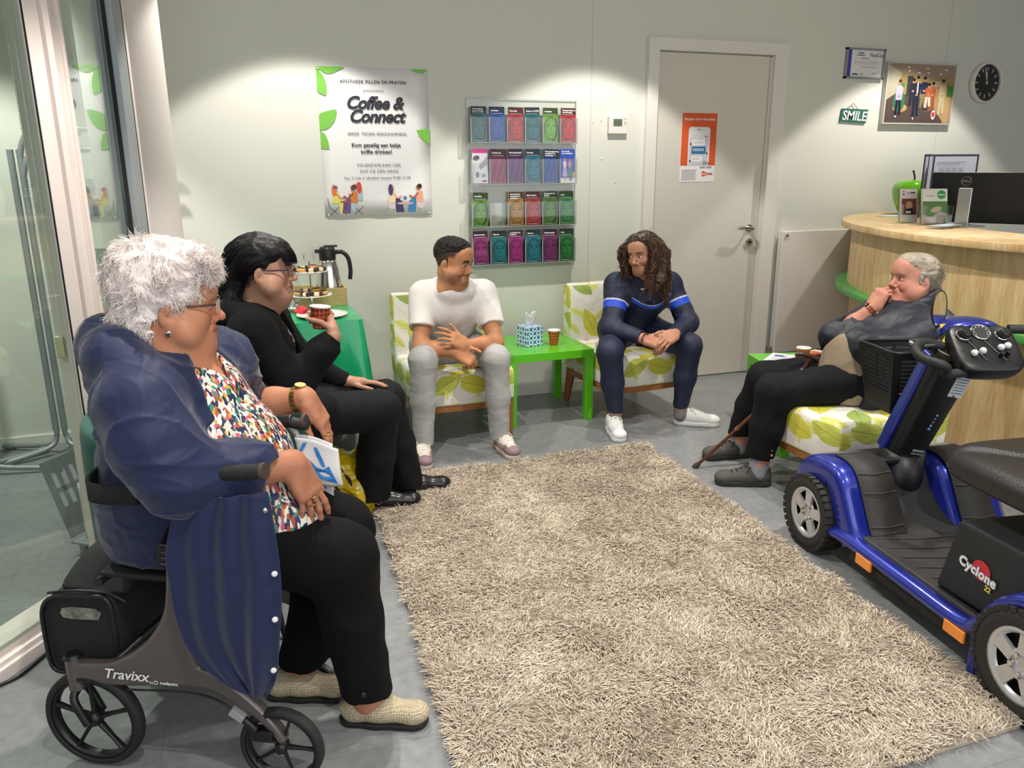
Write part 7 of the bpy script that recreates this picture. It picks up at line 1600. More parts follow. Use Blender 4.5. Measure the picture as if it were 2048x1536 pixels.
    S_.chain([nb + A(-0.07, -0.06, 0.03), nb + A(-0.02, -0.085, 0.035), nb + A(0.06, -0.05, 0.055), nb + A(0.075, 0.03, 0.055), nb + A(-0.0, 0.08, 0.03)], [0.022, 0.026, 0.03, 0.03, 0.024], 0.02)
    S_.box(A(2.90, 2.765, 0.475), (0.20, 0.035, 0.10), rotm((0, 1, 0), 0.15), rd=0.03, k=0.06)
    S_.ell(Hc + A(-0.02, 0, -0.015), (0.088, 0.085, 0.10), None, 0.01, 's')
    S_.box(A(2.63, 2.95, 0.55), (0.07, 0.10, 0.14), rotm((0, 1, 0), 0.2), rd=0.04, k=0.02, op='s'); S_.box(A(2.80, 3.0, 0.80), (0.05, 0.04, 0.07), rotm((0, 1, 0), 0.6), rd=0.02, k=0.02, op='s')
    S_.disp = folds(0.0065, (9, 12, 9)); jo = S_.obj('jacket', 0.0045, jk, body)
    S_ = Sdf(); S_.chain([A(2.74, 2.92, 0.50), A(2.77, 2.93, 0.545), A(2.78, 2.93, 0.625), chest + A(-0.03, 0, 0.02)], [0.150, 0.145, 0.142, 0.110], 0.05); S_.disp = folds(0.004, (9, 12, 9)); S_.plane(A(2.8, 2.9, 0.44), A(0, 0, -1)); S_.obj('sweater', 0.005, mat('beige_knit', '#a4917a', 0.9, bump=0.5, bscale=350), body)
    q = B()
    for p in ((2.715, 2.765, 0.62), (2.71, 2.755, 0.555), (2.72, 2.745, 0.44)): q.ball(p, (0.007, 0.004, 0.007), 10)
    q.obj('snap_button', PAPER, jo)
    q = B(); q.tube(smooth_path([A(2.70, 2.775, 0.65), A(2.695, 2.77, 0.56), A(2.70, 2.755, 0.42)], 4), 0.0025, 6); q.box(A(2.70, 2.75, 0.41), (0.012, 0.005, 0.03)); q.obj('zip', flat('#b8c838'), jo)
    q = B(); q.tube([A(2.97, 2.775, 0.845), A(2.935, 2.765, 0.80)], 0.004, 6); q.obj('pocket_zip', PAPER, jo)
    tr = Sdf(); tr.chain([A(2.78, 2.88, 0.52), A(2.78, 3.0, 0.52)], [0.125, 0.12], 0.05)
    for h_, kn, an, r2 in ((A(2.78, 2.86, 0.53), kN, aN + A(0, 0, 0.03), 0.078), (A(2.78, 3.02, 0.53), kF, aF + A(0, 0, 0.03), 0.074)):
        tr.cone(h_, kn, 0.105, 0.084, 0.05); tr.chain([kn, kn * 0.5 + an * 0.5, an], [0.084, 0.078, 0.064], 0.03, clip=[(an, A(0, 0, -1))])
    tr.disp = folds(0.0045, (12, 12, 9)); to = tr.obj('trousers', 0.005, mat('black_cotton', '#0c0d11', 0.8, spec=0.25, bump=0.1, bscale=300), body)
    for k in range(3): B().ball(A(2.353, 2.952, 0.205 - k * 0.026), (0.007, 0.004, 0.007), 10).obj('button', flat('#8a8478'), to)
    hk = mat('hiking_shoe', '#4c4a44', 0.75, bump=0.4, bscale=120)
    for hl, to_, an in ((A(2.41, 3.005, 0), A(2.14, 3.12, 0), aN), (A(2.56, 3.39, 0), A(2.30, 3.42, 0), aF)):
        shoe(body, hl, to_, 0.285, hk, mat('dark_sole', '#2a2926', 0.8), 'walking_shoe', laces=mat('lace_dark', '#26262a', 0.8))
        q_ = Sdf(); q_.cone(an + A(0, 0, 0.07), an - A(0, 0, 0.05), 0.048, 0.046, 0.01); q_.disp = folds(0.002, (25, 25, 12)); q_.obj('sock', 0.004, mat('grey_sock2', '#8c9098', 0.9), body)
    dd = nrm(wrF - elF); x_ = nrm(np.cross(dd, A(0, 0, 1))); y_ = np.cross(dd, x_); rn = [flat('#b8542a'), flat('#3a2a22'), flat('#c8b48c')]
    for off in (-0.012, 0.0):
        q = B()
        for k in range(16):
            a = k / 16 * 2 * PI; q.ball(wrF + dd * off + (x_ * math.cos(a) + y_ * math.sin(a)) * 0.034, 0.0062, 8, k % 3)
        q.obj('bead_bracelet', rn, body)
    return t
elder()
# walking cane
t = thing('walking_cane', 'brown metal walking cane with curved wooden handle leaning from the lap', 'walking cane', (2.16, 3.33, 0))
c0, c1 = A(2.175, 3.335, 0.0), A(2.60, 3.07, 0.565)
B().tube([c0 + (c1 - c0) * 0.02, c0 + (c1 - c0) * 0.42], 0.0085, 12).obj('lower_tube', mat('bronze_tube', '#6a4030', 0.35, 0.5), t)
B().tube([c0 + (c1 - c0) * 0.40, c1, c1 + A(0.015, -0.008, 0.052)], 0.0110, 12).obj('upper_tube', bpy.data.materials['bronze_tube'], t)
B().tube([c0 + (c1 - c0) * 0.39, c0 + (c1 - c0) * 0.42], 0.0135, 12).obj('lock_ring', mat('bronze_ring', '#7a5238', 0.4, 0.4), t)
B().tube([c0, c0 + (c1 - c0) * 0.02, c0 + (c1 - c0) * 0.05], [0.017, 0.016, 0.011], 12).obj('rubber_tip', mat('brown_rubber', '#3a2620', 0.7), t)
B().tube(smooth_path([c1 + A(0.055, -0.025, 0.012), c1 + A(0.052, -0.025, 0.040), c1 + A(0.015, -0.008, 0.058), c1 + A(-0.025, 0.01, 0.068), c1 + A(-0.05, 0.02, 0.060)], 5), [0.010] * 3 + [0.013] * 12 + [0.013, 0.012, 0.012, 0.011, 0.010, 0.007], 12).obj('handle', mat('walnut_handle', '#4a2c20', 0.4), t)
B().tube([c1 - (c1 - c0) * 0.03, c1 - (c1 - c0) * 0.015], 0.0122, 12).obj('silver_ring', STEEL, t)

# ---------------------------------------------------------------- woman with the black ponytail
def woman_black():
    sk = skin_mat('skin_medium')
    t = thing('person', 'black-haired woman with ponytail and glasses in black hoodie holding a tartan cup', 'person', (0.05, 3.25, 0))
    Hc = A(0.118, 3.195, 1.145); R = frame((0.955, -0.29, -0.03), (0.0, 0, 1)); s = 0.96
    pel = A(0.0, 3.27, 0.54); belly = A(0.05, 3.26, 0.66); chest = A(0.06, 3.25, 0.83); nb = A(0.065, 3.23, 0.985)
    shN, shF = A(0.04, 3.055, 0.925), A(0.115, 3.41, 0.915); elN, elF = A(0.175, 3.00, 0.725), A(0.26, 3.46, 0.69); wrN, wrF = A(0.336, 3.015, 0.902), A(0.42, 3.42, 0.615)
    kN, kF = A(0.545, 3.29, 0.51), A(0.60, 3.47, 0.50); aN, aF = A(0.50, 3.37, 0.12), A(0.69, 3.51, 0.10)
    b = Sdf(); b.chain([pel, belly, chest, nb], [0.15, 0.14, 0.13, 0.065], 0.06); b.cone(shN, shF, 0.06, 0.06, 0.05)
    for sh, el, wr in ((shN, elN, wrN), (shF, elF, wrF)): b.chain([sh, el, wr], [0.055, 0.042, 0.026], 0.02)
    for h, kn, an in ((A(0.02, 3.18, 0.53), kN, aN), (A(0.04, 3.36, 0.53), kF, aF)): b.chain([h, kn, an, an - A(0, 0, 0.03)], [0.09, 0.06, 0.04, 0.04], 0.03)
    head(b, Hc, R, s, jaw=1.08, fat=1.0, neck=nb, neck_r=0.058, chin=0.9)
    hand(b, wrN, (-0.04, 0.82, 0.55), (1, 0.03, 0), 1, 0.95, ((48, 48, 26), (50, 48, 26), (52, 48, 26), (54, 48, 26)), 0.03, ((0.45, 0.40, -0.80), (0.50, -0.05, -0.85), (0.6, -0.2, -0.75)))
    hand(b, wrF, (0.98, 0.0, -0.10), (0.05, 0.1, 1), -1, 0.95, ((6, 10, 8), (6, 10, 8), (8, 12, 8), (10, 12, 8)), 0.06, ((0.7, 0.6, -0.2), (0.9, 0.3, -0.2), (0.95, 0.1, -0.2)))
    body = b.obj('body', 0.0038, sk, t, paint_skin(Hc, R, s, '#b88c74', '#9a5448', '#2a2020', brow_w=0.005))
    eyes(Hc, R, s, body, '#3a2a20', (0.0, 1, -0.05)); glasses(Hc, R, s, body, mat('purple_frame', '#4a2c4c', 0.3), 0.023, 0.0155)
    hm = mat('jet_black_hair', '#0c0a0c', 0.5, attr=True, spec=0.3)
    h = Sdf(); h.ell(Hc + R @ A(0, -0.030, 0.055) * s, A(0.092, 0.108, 0.094) * s, R); h.ell(Hc + R @ A(0, 0.045, 0.075) * s, A(0.074, 0.055, 0.050) * s, R, 0.02)
    h.chain([Hc + R @ A(0, -0.10, -0.01), Hc + R @ A(0.02, -0.115, -0.05), Hc + R @ A(0.03, -0.135, -0.11) + A(0, 0, 0), Hc + R @ A(0.05, -0.15, -0.18), Hc + R @ A(0.05, -0.165, -0.22)], [0.055, 0.035, 0.040, 0.032, 0.010], 0.02)
    h.ell(Hc + R @ A(0, 0.098, -0.02) * s, A(0.085, 0.062, 0.066) * s, R, 0.008, 's'); h.ell(Hc + R @ A(0, 0.04, -0.062) * s, A(0.105, 0.082, 0.06) * s, R, 0.008, 's')
    h.disp = lambda P: (0.0035 * (np.abs(2 * vnoise(((P - Hc) @ R) * A(90, 28, 50)) - 1) * 2 - 0.9)).astype(np.float32)
    ho = h.obj('hair', 0.0032, hm, body, lambda V: np.array(lin('#100d10')) * (0.6 + 0.9 * vnoise(V * 70))[:, None])
    rt, nn, q = surf_points(ho, Hc, R, 5000, lambda q: q[:, 2] > -0.10, 2)
    strands('hair_strands', rt, -R[:, 1][None] + nn * 0.08 + A(0, 0, -0.45), np.full(len(rt), 0.06), 0.25, 0.0008, hm, ho, two('#0a080a', '#221c22'), 6, 0.12, seed=6)
    rs = np.random.RandomState(4); n = 700; fx = rs.uniform(-0.070, 0.070, n); fr = Hc[None] + (np.stack([fx, 0.055 + 0.025 * (1 - (fx / 0.08) ** 2) + rs.uniform(-0.02, 0.01, n), 0.098 - 0.01 * (fx / 0.07) ** 2], 1) * s) @ R.T
    cen = Hc + R @ A(0, 0.0, 0.0)
    def push(p):
        v = (p - cen) @ R; e = np.sqrt(((v / A(0.080, 0.101, 0.125)) ** 2).sum(1)); return cen + (v * np.where(e < 1, 1 / np.maximum(e, .3), 1)[:, None]) @ R.T
    strands('fringe', fr, np.tile(R[:, 1], (n, 1)) * 0.9 + A(0, 0, -0.25), rs.uniform(0.055, 0.085, n), 0.35, 0.0012, hm, ho, two('#0a080a', '#241c1e'), 7, 0.35, seed=9, push=push)
    n = 900; pr = Hc + R @ A(0.012, -0.118, -0.04) + rs.normal(0, 0.016, (n, 3)); strands('ponytail', pr, np.tile(-R[:, 1] * 0.5 + R[:, 0] * 0.25, (n, 1)) + A(0, 0, -1.0) + rs.normal(0, 0.12, (n, 3)), rs.uniform(0.15, 0.27, n), 0.5, 0.0012, hm, ho, two('#0a080a', '#2a262a'), 10, 0.10, 0.004, 2.0, 12)
    hd_ = mat('black_fleece', '#0f0e11', 0.9, bump=0.25, bscale=260, spec=0.25)
    S_ = Sdf(); S_.chain([A(0.0, 3.27, 0.55), A(0.04, 3.26, 0.66), A(0.055, 3.25, 0.82), nb - A(0, 0, 0.03)], [0.175, 0.168, 0.155, 0.095], 0.06); S_.cone(shN, shF, 0.078, 0.078, 0.06)
    S_.chain([shN, elN, elN * 0.3 + wrN * 0.7, wrN], [0.080, 0.068, 0.052, 0.036], 0.04, clip=[(wrN - nrm(wrN - elN) * 0.004, nrm(wrN - elN))]); S_.chain([shF, elF, wrF], [0.076, 0.062, 0.038], 0.04, clip=[(wrF, nrm(wrF - elF))])
    S_.chain([nb + A(0.05, -0.105, -0.03), nb + A(-0.02, -0.115, -0.005), nb + A(-0.105, -0.06, 0.0), nb + A(-0.135, 0.02, -0.01), nb + A(-0.07, 0.10, 0.0), nb + A(0.04, 0.10, -0.02)], [0.022, 0.036, 0.050, 0.055, 0.042, 0.025], 0.03)
    S_.cone(nb + A(0.015, 0, 0.02), Hc, 0.070, 0.082, 0.008, 's'); S_.cone(nb + A(0.10, -0.03, -0.02), belly + A(0.17, -0.02, 0), 0.028, 0.042, 0.012, 's')
    S_.disp = folds(0.0055, (8, 11, 9)); jo = S_.obj('hoodie', 0.0042, hd_, body)
    S_ = Sdf(); S_.chain([A(0.05, 3.26, 0.60), belly + A(0.012, 0, 0), chest + A(0.015, 0, 0)], [0.152, 0.150, 0.132], 0.05); S_.cone(nb, Hc, 0.062, 0.07, 0.006, 's')
    pm = mat('print_shirt', '#1a1a1e', 0.8); nt = pm.node_tree; tc = N(nt, 'ShaderNodeTexCoord').outputs['Object']; wv = N(nt, 'ShaderNodeTexWave', {'Vector': tc, 'Scale': 22.0, 'Distortion': 9.0, 'Detail': 2.0}); cr = N(nt, 'ShaderNodeValToRGB', {0: wv.outputs[0]}); cr.color_ramp.interpolation = 'CONSTANT'
    cr.color_ramp.elements[0].color = lin('#1a1a1e') + (1,); cr.color_ramp.elements[1].color = lin('#c9c8cc') + (1,); cr.color_ramp.elements[1].position = 0.55; nt.links.new(cr.outputs[0], nt.nodes['Principled BSDF'].inputs['Base Color']); S_.obj('printed_shirt', 0.006, pm, body)
    tr = Sdf(); tr.chain([A(0.03, 3.20, 0.53), A(0.05, 3.34, 0.53)], [0.13, 0.13], 0.05)
    for h_, kn, an in ((A(0.05, 3.18, 0.54), kN, aN), (A(0.07, 3.36, 0.54), kF, aF)):
        e_ = an - A(0, 0, 0.045); tr.cone(h_, kn, 0.110, 0.082, 0.05); tr.chain([kn, kn * 0.5 + e_ * 0.5, e_], [0.084, 0.080, 0.084], 0.03, clip=[(e_, A(0, 0, -1))])
    tr.disp = folds(0.004, (12, 12, 7)); tr.obj('trousers', 0.005, mat('black_trousers', '#0b0c10', 0.75, spec=0.25, bump=0.1, bscale=300), body)
    bm = mat('black_boot_leather', '#0e0e10', 0.32, coat=0.3)
    for hl, to in ((A(0.44, 3.385, 0), A(0.73, 3.365, 0)), (A(0.62, 3.505, 0), A(0.90, 3.51, 0))):
        up, P = shoe(body, hl, to, 0.29, bm, mat('boot_sole', '#151414', 0.7), 'harness_boot', wd=0.88, high=0.02)
        B().tube([P(0.046, 0.09, 0.045), P(0.045, 0.07, 0.07), P(0.02, 0.105, 0.10), P(-0.02, 0.105, 0.10), P(-0.045, 0.07, 0.07)], 0.008, 6, flat=0.4).obj('boot_strap', bm, up)
        B().tube(ring_pts(P(0.050, 0.085, 0.055), nrm(P(0, 1, 0) - P(0, 0, 0)), A(0, 0, 1), 0.012, 16), 0.0022, 6, closed=True).obj('buckle_ring', STEEL, up)
    return t
woman_black()
cup((0.292, 3.075, 0.925), 'red tartan paper cup held by the black-haired woman', CUPR, R=rotm((0, 1, 0), 0.10))

# ---------------------------------------------------------------- white-haired woman seated on the rollator
def woman_white():
    sk = skin_mat('skin_tan')
    t = thing('person', 'white-haired woman in navy coat and colourful blouse seated on the rollator', 'person', (-0.15, 2.12, 0))
    Hc = A(-0.152, 2.12, 1.198); R = frame((0.995, 0.0, -0.06), (0.05, 0, 1)); s = 1.0
    F_ = nrm(A(0.882, -0.471, 0)); RR = nrm(A(-0.471, -0.882, 0)); UZ_ = A(0, 0, 1); TR = np.stack([RR, F_, UZ_], 1)
    pel = A(-0.17, 2.13, 0.66); belly = A(-0.10, 2.10, 0.76); chest = A(-0.165, 2.12, 0.92); nb = A(-0.165, 2.12, 1.06)
    shN, shF = A(-0.235, 1.945, 0.99), A(-0.07, 2.32, 0.985); elN, elF = A(-0.165, 1.865, 0.83), A(-0.01, 2.43, 0.815); wrN, wrF = A(0.098, 1.945, 0.800), A(0.165, 2.305, 0.868)
    kN, kF = A(0.195, 1.965, 0.505), A(0.225, 2.225, 0.475); aN, aF = A(0.245, 1.945, 0.10), A(0.085, 2.15, 0.10)
    b = Sdf(); b.chain([pel, belly, chest, nb], [0.17, 0.165, 0.15, 0.075], 0.06); b.cone(shN, shF, 0.07, 0.07, 0.05)
    for sh, el, wr in ((shN, elN, wrN), (shF, elF, wrF)): b.chain([sh, el], [0.065, 0.050], 0.03); b.chain([el, el * 0.5 + wr * 0.5, wr], [0.056, 0.050, 0.033], 0.02)
    for h, kn, an in ((A(-0.14, 2.02, 0.63), kN, aN), (A(-0.08, 2.22, 0.63), kF, aF)): b.chain([h, kn, an, an - A(0, 0, 0.03)], [0.10, 0.07, 0.042, 0.04], 0.03)
    head(b, Hc, R, s, jaw=1.10, fat=1.0, nose=1.3, neck=nb + A(0, 0, 0.01), neck_r=0.066, chin=0.95)
    # far hand hangs down from the wrist and pinches the paper bag
    hand(b, wrF, (0.50, -0.12, -0.86), (0.80, -0.42, 0.42), -1, 1.0, ((8, 18, 10), (12, 20, 12), (16, 24, 14), (22, 26, 16)), 0.10, ((0.75, 0.55, -0.35), (0.92, 0.15, -0.2), (0.98, 0.0, -0.1)))
    hand(b, wrN, (0.36, -0.06, -0.93), (0.62, -0.74, 0.28), 1, 1.0, ((6, 14, 8), (10, 16, 10), (14, 18, 10), (18, 20, 12)), 0.13, ((0.7, 0.55, -0.3), (0.85, 0.3, -0.2), (0.95, 0.1, -0.1)))
    body = b.obj('body', 0.0032, sk, t, paint_skin(Hc, R, s, '#ba8163', '#a05a4e', '#a08878', blush='#b0604a', brow_w=0.004))
    eyes(Hc, R, s, body, '#5a6a72', (0.0, 1, 0.0)); glasses(Hc, R, s, body, mat('gold_wire', '#8a6a48', 0.3, 0.6), 0.025, 0.019, rim=False, temple=mat('tortoise', '#4a2a1c', 0.3, var=0.6, vscale=90), arm_z=0.006)
    q = B(); ep = Hc + R @ A(0.086, -0.006, -0.060); q.lathe([(0, 0.004), (0.006, 0.004), (0.0085, 0.002), (0.0085, 0)], ep, 16, R=np.stack([R[:, 1], R[:, 2], R[:, 0]], 1)); q.ball(ep + R[:, 0] * 0.004, 0.0035, 8, 1); q.obj('earring', [STEEL, flat('#3a3430')], body)
    B().ball(Hc + R @ A(0.087, -0.010, -0.044), 0.0022, 8).obj('ear_stud', STEEL, body)
    # hair: full soft curls
    hm = mat('white_hair', '#e9dfdb', 0.6, attr=True, spec=0.3); hc1, hc2 = '#e2d5d0', '#f8f0ed'
    h = Sdf(); h.ell(Hc + R @ A(0, -0.030, 0.062), (0.100, 0.118, 0.100), R); h.ell(Hc + R @ A(0, 0.040, 0.092), (0.082, 0.062, 0.055), R, 0.02); h.ell(Hc + R @ A(0, -0.075, -0.025), (0.080, 0.065, 0.075), R, 0.03)
    h.ell(Hc + R @ A(0, 0.105, -0.018), (0.10, 0.068, 0.074), R, 0.012, 's'); h.ell(Hc + R @ A(0, 0.040, -0.078), (0.125, 0.088, 0.076), R, 0.012, 's')
    h.disp = lambda P: (0.0075 * (np.abs(2 * vnoise(P * 38) - 1) * 2 - 0.9) + 0.003 * (np.abs(2 * vnoise(P * 90) - 1) * 2 - 0.9)).astype(np.float32)
    c1, c2 = np.array(lin(hc1)), np.array(lin(hc2)); ho = h.obj('hair', 0.0028, hm, body, lambda V: c1 + (c2 - c1) * vnoise(V * 80)[:, None])
    rt, nn, q = surf_points(ho, Hc, R, 15000, lambda q: q[:, 2] > -0.09, 15)
    crown = Hc + R @ A(0, -0.06, 0.16); tg = rt - crown; tg -= nn * (tg * nn).sum(1)[:, None]; tg /= np.linalg.norm(tg, axis=1)[:, None] + 1e-9
    strands('hair_strands', rt, tg * 1.0 + nn * 0.05, np.random.RandomState(3).uniform(0.02, 0.040, len(rt)), 0.65, 0.0008, hm, ho, two('#e6d6d1', '#fff8f5'), 7, 0.10, 0.0022, 0.9, 21)
    n = 2600; rs = np.random.RandomState(6); ft = rs.uniform(-0.085, 0.085, n); fr = Hc[None] + np.stack([ft, 0.070 + 0.012 * (1 - (ft / 0.09) ** 2) + rs.uniform(-0.03, 0.01, n), 0.098 + rs.uniform(-0.02, 0.03, n)], 1) @ R.T
    strands('fringe', fr, np.tile(R[:, 1], (n, 1)) * 0.5 + rs.normal(0, 0.30, (n, 3)) + A(0, 0, -0.1), rs.uniform(0.025, 0.045, n), 1.0, 0.0010, hm, ho, two('#dccbc6', '#fff6f2'), 6, 0.25, 0.003, 1.2, 33)
    # blouse
    bl = mat('blouse', '#e8e0d8', 0.6); nt = bl.node_tree; tc = N(nt, 'ShaderNodeTexCoord').outputs['Object']
    mp = N(nt, 'ShaderNodeMapping', {'Vector': tc, 'Scale': (150, 150, 46), 'Rotation': (0.15, 0.35, 0)}).outputs[0]; nz = N(nt, 'ShaderNodeTexNoise', {'Vector': mp, 'Scale': 0.35, 'Detail': 2.0}); ad = N(nt, 'ShaderNodeMix', {0: 0.6, 4: mp, 5: nz.outputs[1]}, data_type='VECTOR')
    vo = N(nt, 'ShaderNodeTexVoronoi', {'Vector': N(nt, 'ShaderNodeVectorMath', {0: nz.outputs[1], 1: (2.0, 2.0, 2.0), 2: mp}, operation='MULTIPLY_ADD').outputs[0], 'Scale': 1.0, 'Randomness': 1.0}); sp = N(nt, 'ShaderNodeSeparateColor', {0: vo.outputs['Color']})
    cr = N(nt, 'ShaderNodeValToRGB', {0: sp.outputs[0]}); cr.color_ramp.interpolation = 'CONSTANT'; E = cr.color_ramp.elements; E[0].color = lin('#efe6dc') + (1,); E[1].position = 0.20; E[1].color = lin('#1e2a4c') + (1,)
    for p, c in ((0.45, '#ddd0be'), (0.53, '#b4502a'), (0.65, '#c85a78'), (0.73, '#e0d0c0'), (0.79, '#3f8a70'), (0.91, '#c9a23a'), (0.96, '#24386a')): x = E.new(p); x.color = lin(c) + (1,)
    nt.links.new(cr.outputs[0], nt.nodes['Principled BSDF'].inputs['Base Color'])
    S_ = Sdf(); S_.chain([A(-0.08, 2.07, 0.65), belly + F_ * 0.02, chest + F_ * 0.015], [0.175, 0.180, 0.162], 0.05); S_.ell(A(0.02, 2.04, 0.645), (0.13, 0.15, 0.10), TR, 0.05); S_.cone(shN, shF, 0.075, 0.075, 0.06); S_.cone(chest, nb - A(0, 0, 0.03), 0.15, 0.085, 0.05)
    S_.cone(nb + F_ * 0.045 + A(0, 0, 0.0), nb + F_ * 0.05 + A(0, 0, 0.2), 0.075, 0.09, 0.006, 's'); S_.cone(nb + F_ * 0.06, chest + F_ * 0.17 + A(0, 0, 0.04), 0.05, 0.012, 0.01, 's'); S_.disp = folds(0.005, (8, 8, 5)); S_.plane(A(0, 2.05, 0.545), A(0, 0, -1), 0.01); S_.obj('blouse', 0.0042, bl, body)
    # coat
    cm = mat('navy_windbreaker', '#152046', 0.62, sheen=0.2, spec=0.35); nt = cm.node_tree; tc = N(nt, 'ShaderNodeTexCoord').outputs['Object']; mp = N(nt, 'ShaderNodeMapping', {'Vector': tc, 'Scale': (1, 1, 1.5)}).outputs[0]; nz = N(nt, 'ShaderNodeTexNoise', {'Vector': mp, 'Scale': 4.5, 'Detail': 1.5, 'Distortion': 0.9}); ab = N(nt, 'ShaderNodeMath', {0: N(nt, 'ShaderNodeMath', {0: nz.outputs[0], 1: 0.5}, operation='SUBTRACT').outputs[0]}, operation='ABSOLUTE'); sq = N(nt, 'ShaderNodeMath', {0: ab.outputs[0], 1: 0.9}, operation='POWER'); bp = N(nt, 'ShaderNodeBump', {'Height': sq.outputs[0], 'Strength': 0.35, 'Distance': 0.03}); nt.links.new(bp.outputs[0], nt.nodes['Principled BSDF'].inputs['Normal'])
    S_ = Sdf(); S_.chain([A(-0.19, 2.14, 0.645), A(-0.165, 2.13, 0.76), A(-0.18, 2.12, 0.92)], [0.205, 0.20, 0.178], 0.06); S_.cone(shN, shF, 0.095, 0.095, 0.06); S_.cone(chest, nb - A(0.01, 0, 0.05), 0.175, 0.105, 0.05)
    S_.chain([shN, shN * 0.45 + elN * 0.55 + A(-0.01, -0.01, 0), elN], [0.094, 0.092, 0.082], 0.04); S_.chain([elN, elN * 0.45 + wrN * 0.55, wrN - nrm(wrN - elN) * 0.01], [0.084, 0.072, 0.050], 0.04, clip=[(wrN - nrm(wrN - elN) * 0.012, nrm(wrN - elN))])
    S_.chain([shF, elF], [0.10, 0.080], 0.05); S_.cone(elF, elF * 0.72 + wrF * 0.28, 0.080, 0.066, 0.04, clip=[(elF * 0.80 + wrF * 0.20, nrm(wrF - elF))])
    hoodp = [nb + A(0.05, -0.125, -0.06), nb + A(-0.05, -0.145, -0.01), nb + A(-0.12, -0.09, 0.03), nb + A(-0.145, 0.02, 0.04), nb + A(-0.10, 0.11, 0.02), nb + A(0.0, 0.15, -0.02)]
    S_.chain(hoodp, [0.030, 0.050, 0.066, 0.072, 0.058, 0.040], 0.03); S_.ell(nb + A(-0.10, -0.06, -0.03), (0.09, 0.11, 0.065), None, 0.04)
    S_.cone(nb + A(0.005, 0, 0.0), Hc + A(0.01, 0, 0), 0.085, 0.108, 0.012, 's')
    c_ = nb * 0.5 + belly * 0.5 + F_ * 0.16; S_.box(c_ - A(0, 0, 0.10), (0.088, 0.14, 0.30), TR @ rotm((1, 0, 0), -0.10), rd=0.05, k=0.02, op='s')
    S_.box(A(-0.02, 2.02, 0.68) + F_ * 0.10, (0.125, 0.14, 0.16), TR, rd=0.04, k=0.02, op='s')
    fa = creases(0.012, (4.2, 4.2, 8.5)); fb = creases(0.0055, (9, 9, 17), 3.0); S_.disp = lambda P: fa(P) + fb(P)
    S_.plane(A(0, 2, 0.565), A(0, 0, -1), 0.01); co = S_.obj('coat', 0.0042, cm, body)
    # coat tail hanging outside the frame on the near side
    L_ = [(0.330, 0.775), (0.300, 0.66), (0.302, 0.58), (0.305, 0.50), (0.322, 0.42), (0.36, 0.365), (0.41, 0.325), (0.46, 0.300)]; Rr = [(0.548, 0.815), (0.562, 0.745), (0.574, 0.66), (0.578, 0.58), (0.570, 0.50), (0.556, 0.42), (0.540, 0.34), (0.512, 0.288)]
    Lp = smooth_path([(a, c, 0) for a, c in L_], 5)[:, :2]; Rp = smooth_path([(a, c, 0) for a, c in Rr], 5)[:, :2]; G = []
    for j in range(25):
        x = j / 24; row = []
        for i in range(len(Lp)):
            p = Lp[i] * (1 - x) + Rp[i] * x; dn = i / (len(Lp) - 1); w = -0.055 - 0.013 * math.sin(x * 8.2 + dn * 3.4 + 1.2 * math.sin(dn * 4 + x * 3)) * (0.35 + 0.9 * dn) - 0.006 * math.sin(x * 23 + 1 + dn * 3) - 0.020 * dn * (1 - dn) * 4 * math.sin(x * PI) + 0.04 * (1 - dn) ** 2 * (0.4 + 0.6 * x)
            row.append(g_(p[0], w, p[1]))
        G.append(row)
    q = B(); q.grid(G); tl_ = q.obj('coat_tail', cm, body, solid=0.005, sub=1)
    for i in (3, 12, 19, 28):
        p = G[23][min(i, len(Lp) - 1)]; B().ball(p + g_.R @ A(-0.002, -0.006, 0), (0.0075, 0.005, 0.0075), 12).obj('snap_button', PAPER if i > 3 else STEEL, tl_)
    # trousers
    tr = Sdf(); tr.chain([A(-0.12, 2.04, 0.635), A(-0.07, 2.2, 0.635)], [0.14, 0.14], 0.05)
    for h_, kn, an, sgn_ in ((A(-0.12, 2.02, 0.645), kN, aN, 1), (A(-0.07, 2.21, 0.645), kF, aF, 0)):
        e_ = an + A(0, 0, 0.005); tr.cone(h_, kn, 0.125, 0.098, 0.06); tr.chain([kn, kn * 0.55 + e_ * 0.45, e_], [0.098, 0.078, 0.070], 0.04, clip=[(e_, A(0, 0, -1))])
    tr.disp = folds(0.004, (10, 10, 8)); to = tr.obj('trousers', 0.0045, mat('black_jersey', '#0a090c', 0.85, bump=0.1, bscale=300, spec=0.2), body)
    q = B(); q.ball(aN + A(-0.02, -0.068, 0.04), (0.009, 0.005, 0.009), 12); q.obj('hem_button', BLACK, to)
    wv = mat('woven_leather', '#cfc2a4', 0.6); nt = wv.node_tree; tc = N(nt, 'ShaderNodeTexCoord').outputs['Object']; bk_ = N(nt, 'ShaderNodeTexVoronoi', {'Vector': tc, 'Scale': 150.0, 'Randomness': 0.25}); bp = N(nt, 'ShaderNodeBump', {'Height': bk_.outputs[0], 'Strength': 0.9, 'Distance': 0.004}); nt.links.new(bp.outputs[0], nt.nodes['Principled BSDF'].inputs['Normal'])
    cr = N(nt, 'ShaderNodeValToRGB', {0: bk_.outputs[0]}); cr.color_ramp.elements[0].color = lin('#d8ccb0') + (1,); cr.color_ramp.elements[1].color = lin('#a8987a') + (1,); cr.color_ramp.elements[1].position = 0.7; nt.links.new(cr.outputs[0], nt.nodes['Principled BSDF'].inputs['Base Color'])
    for hl, to_ in ((A(0.165, 1.985, 0), A(0.40, 1.885, 0)), (A(-0.03, 2.17, 0), A(0.20, 2.085, 0))): shoe(body, hl, to_, 0.265, wv, BLACKM, 'woven_loafer', high=-0.035, sole_h=0.018)
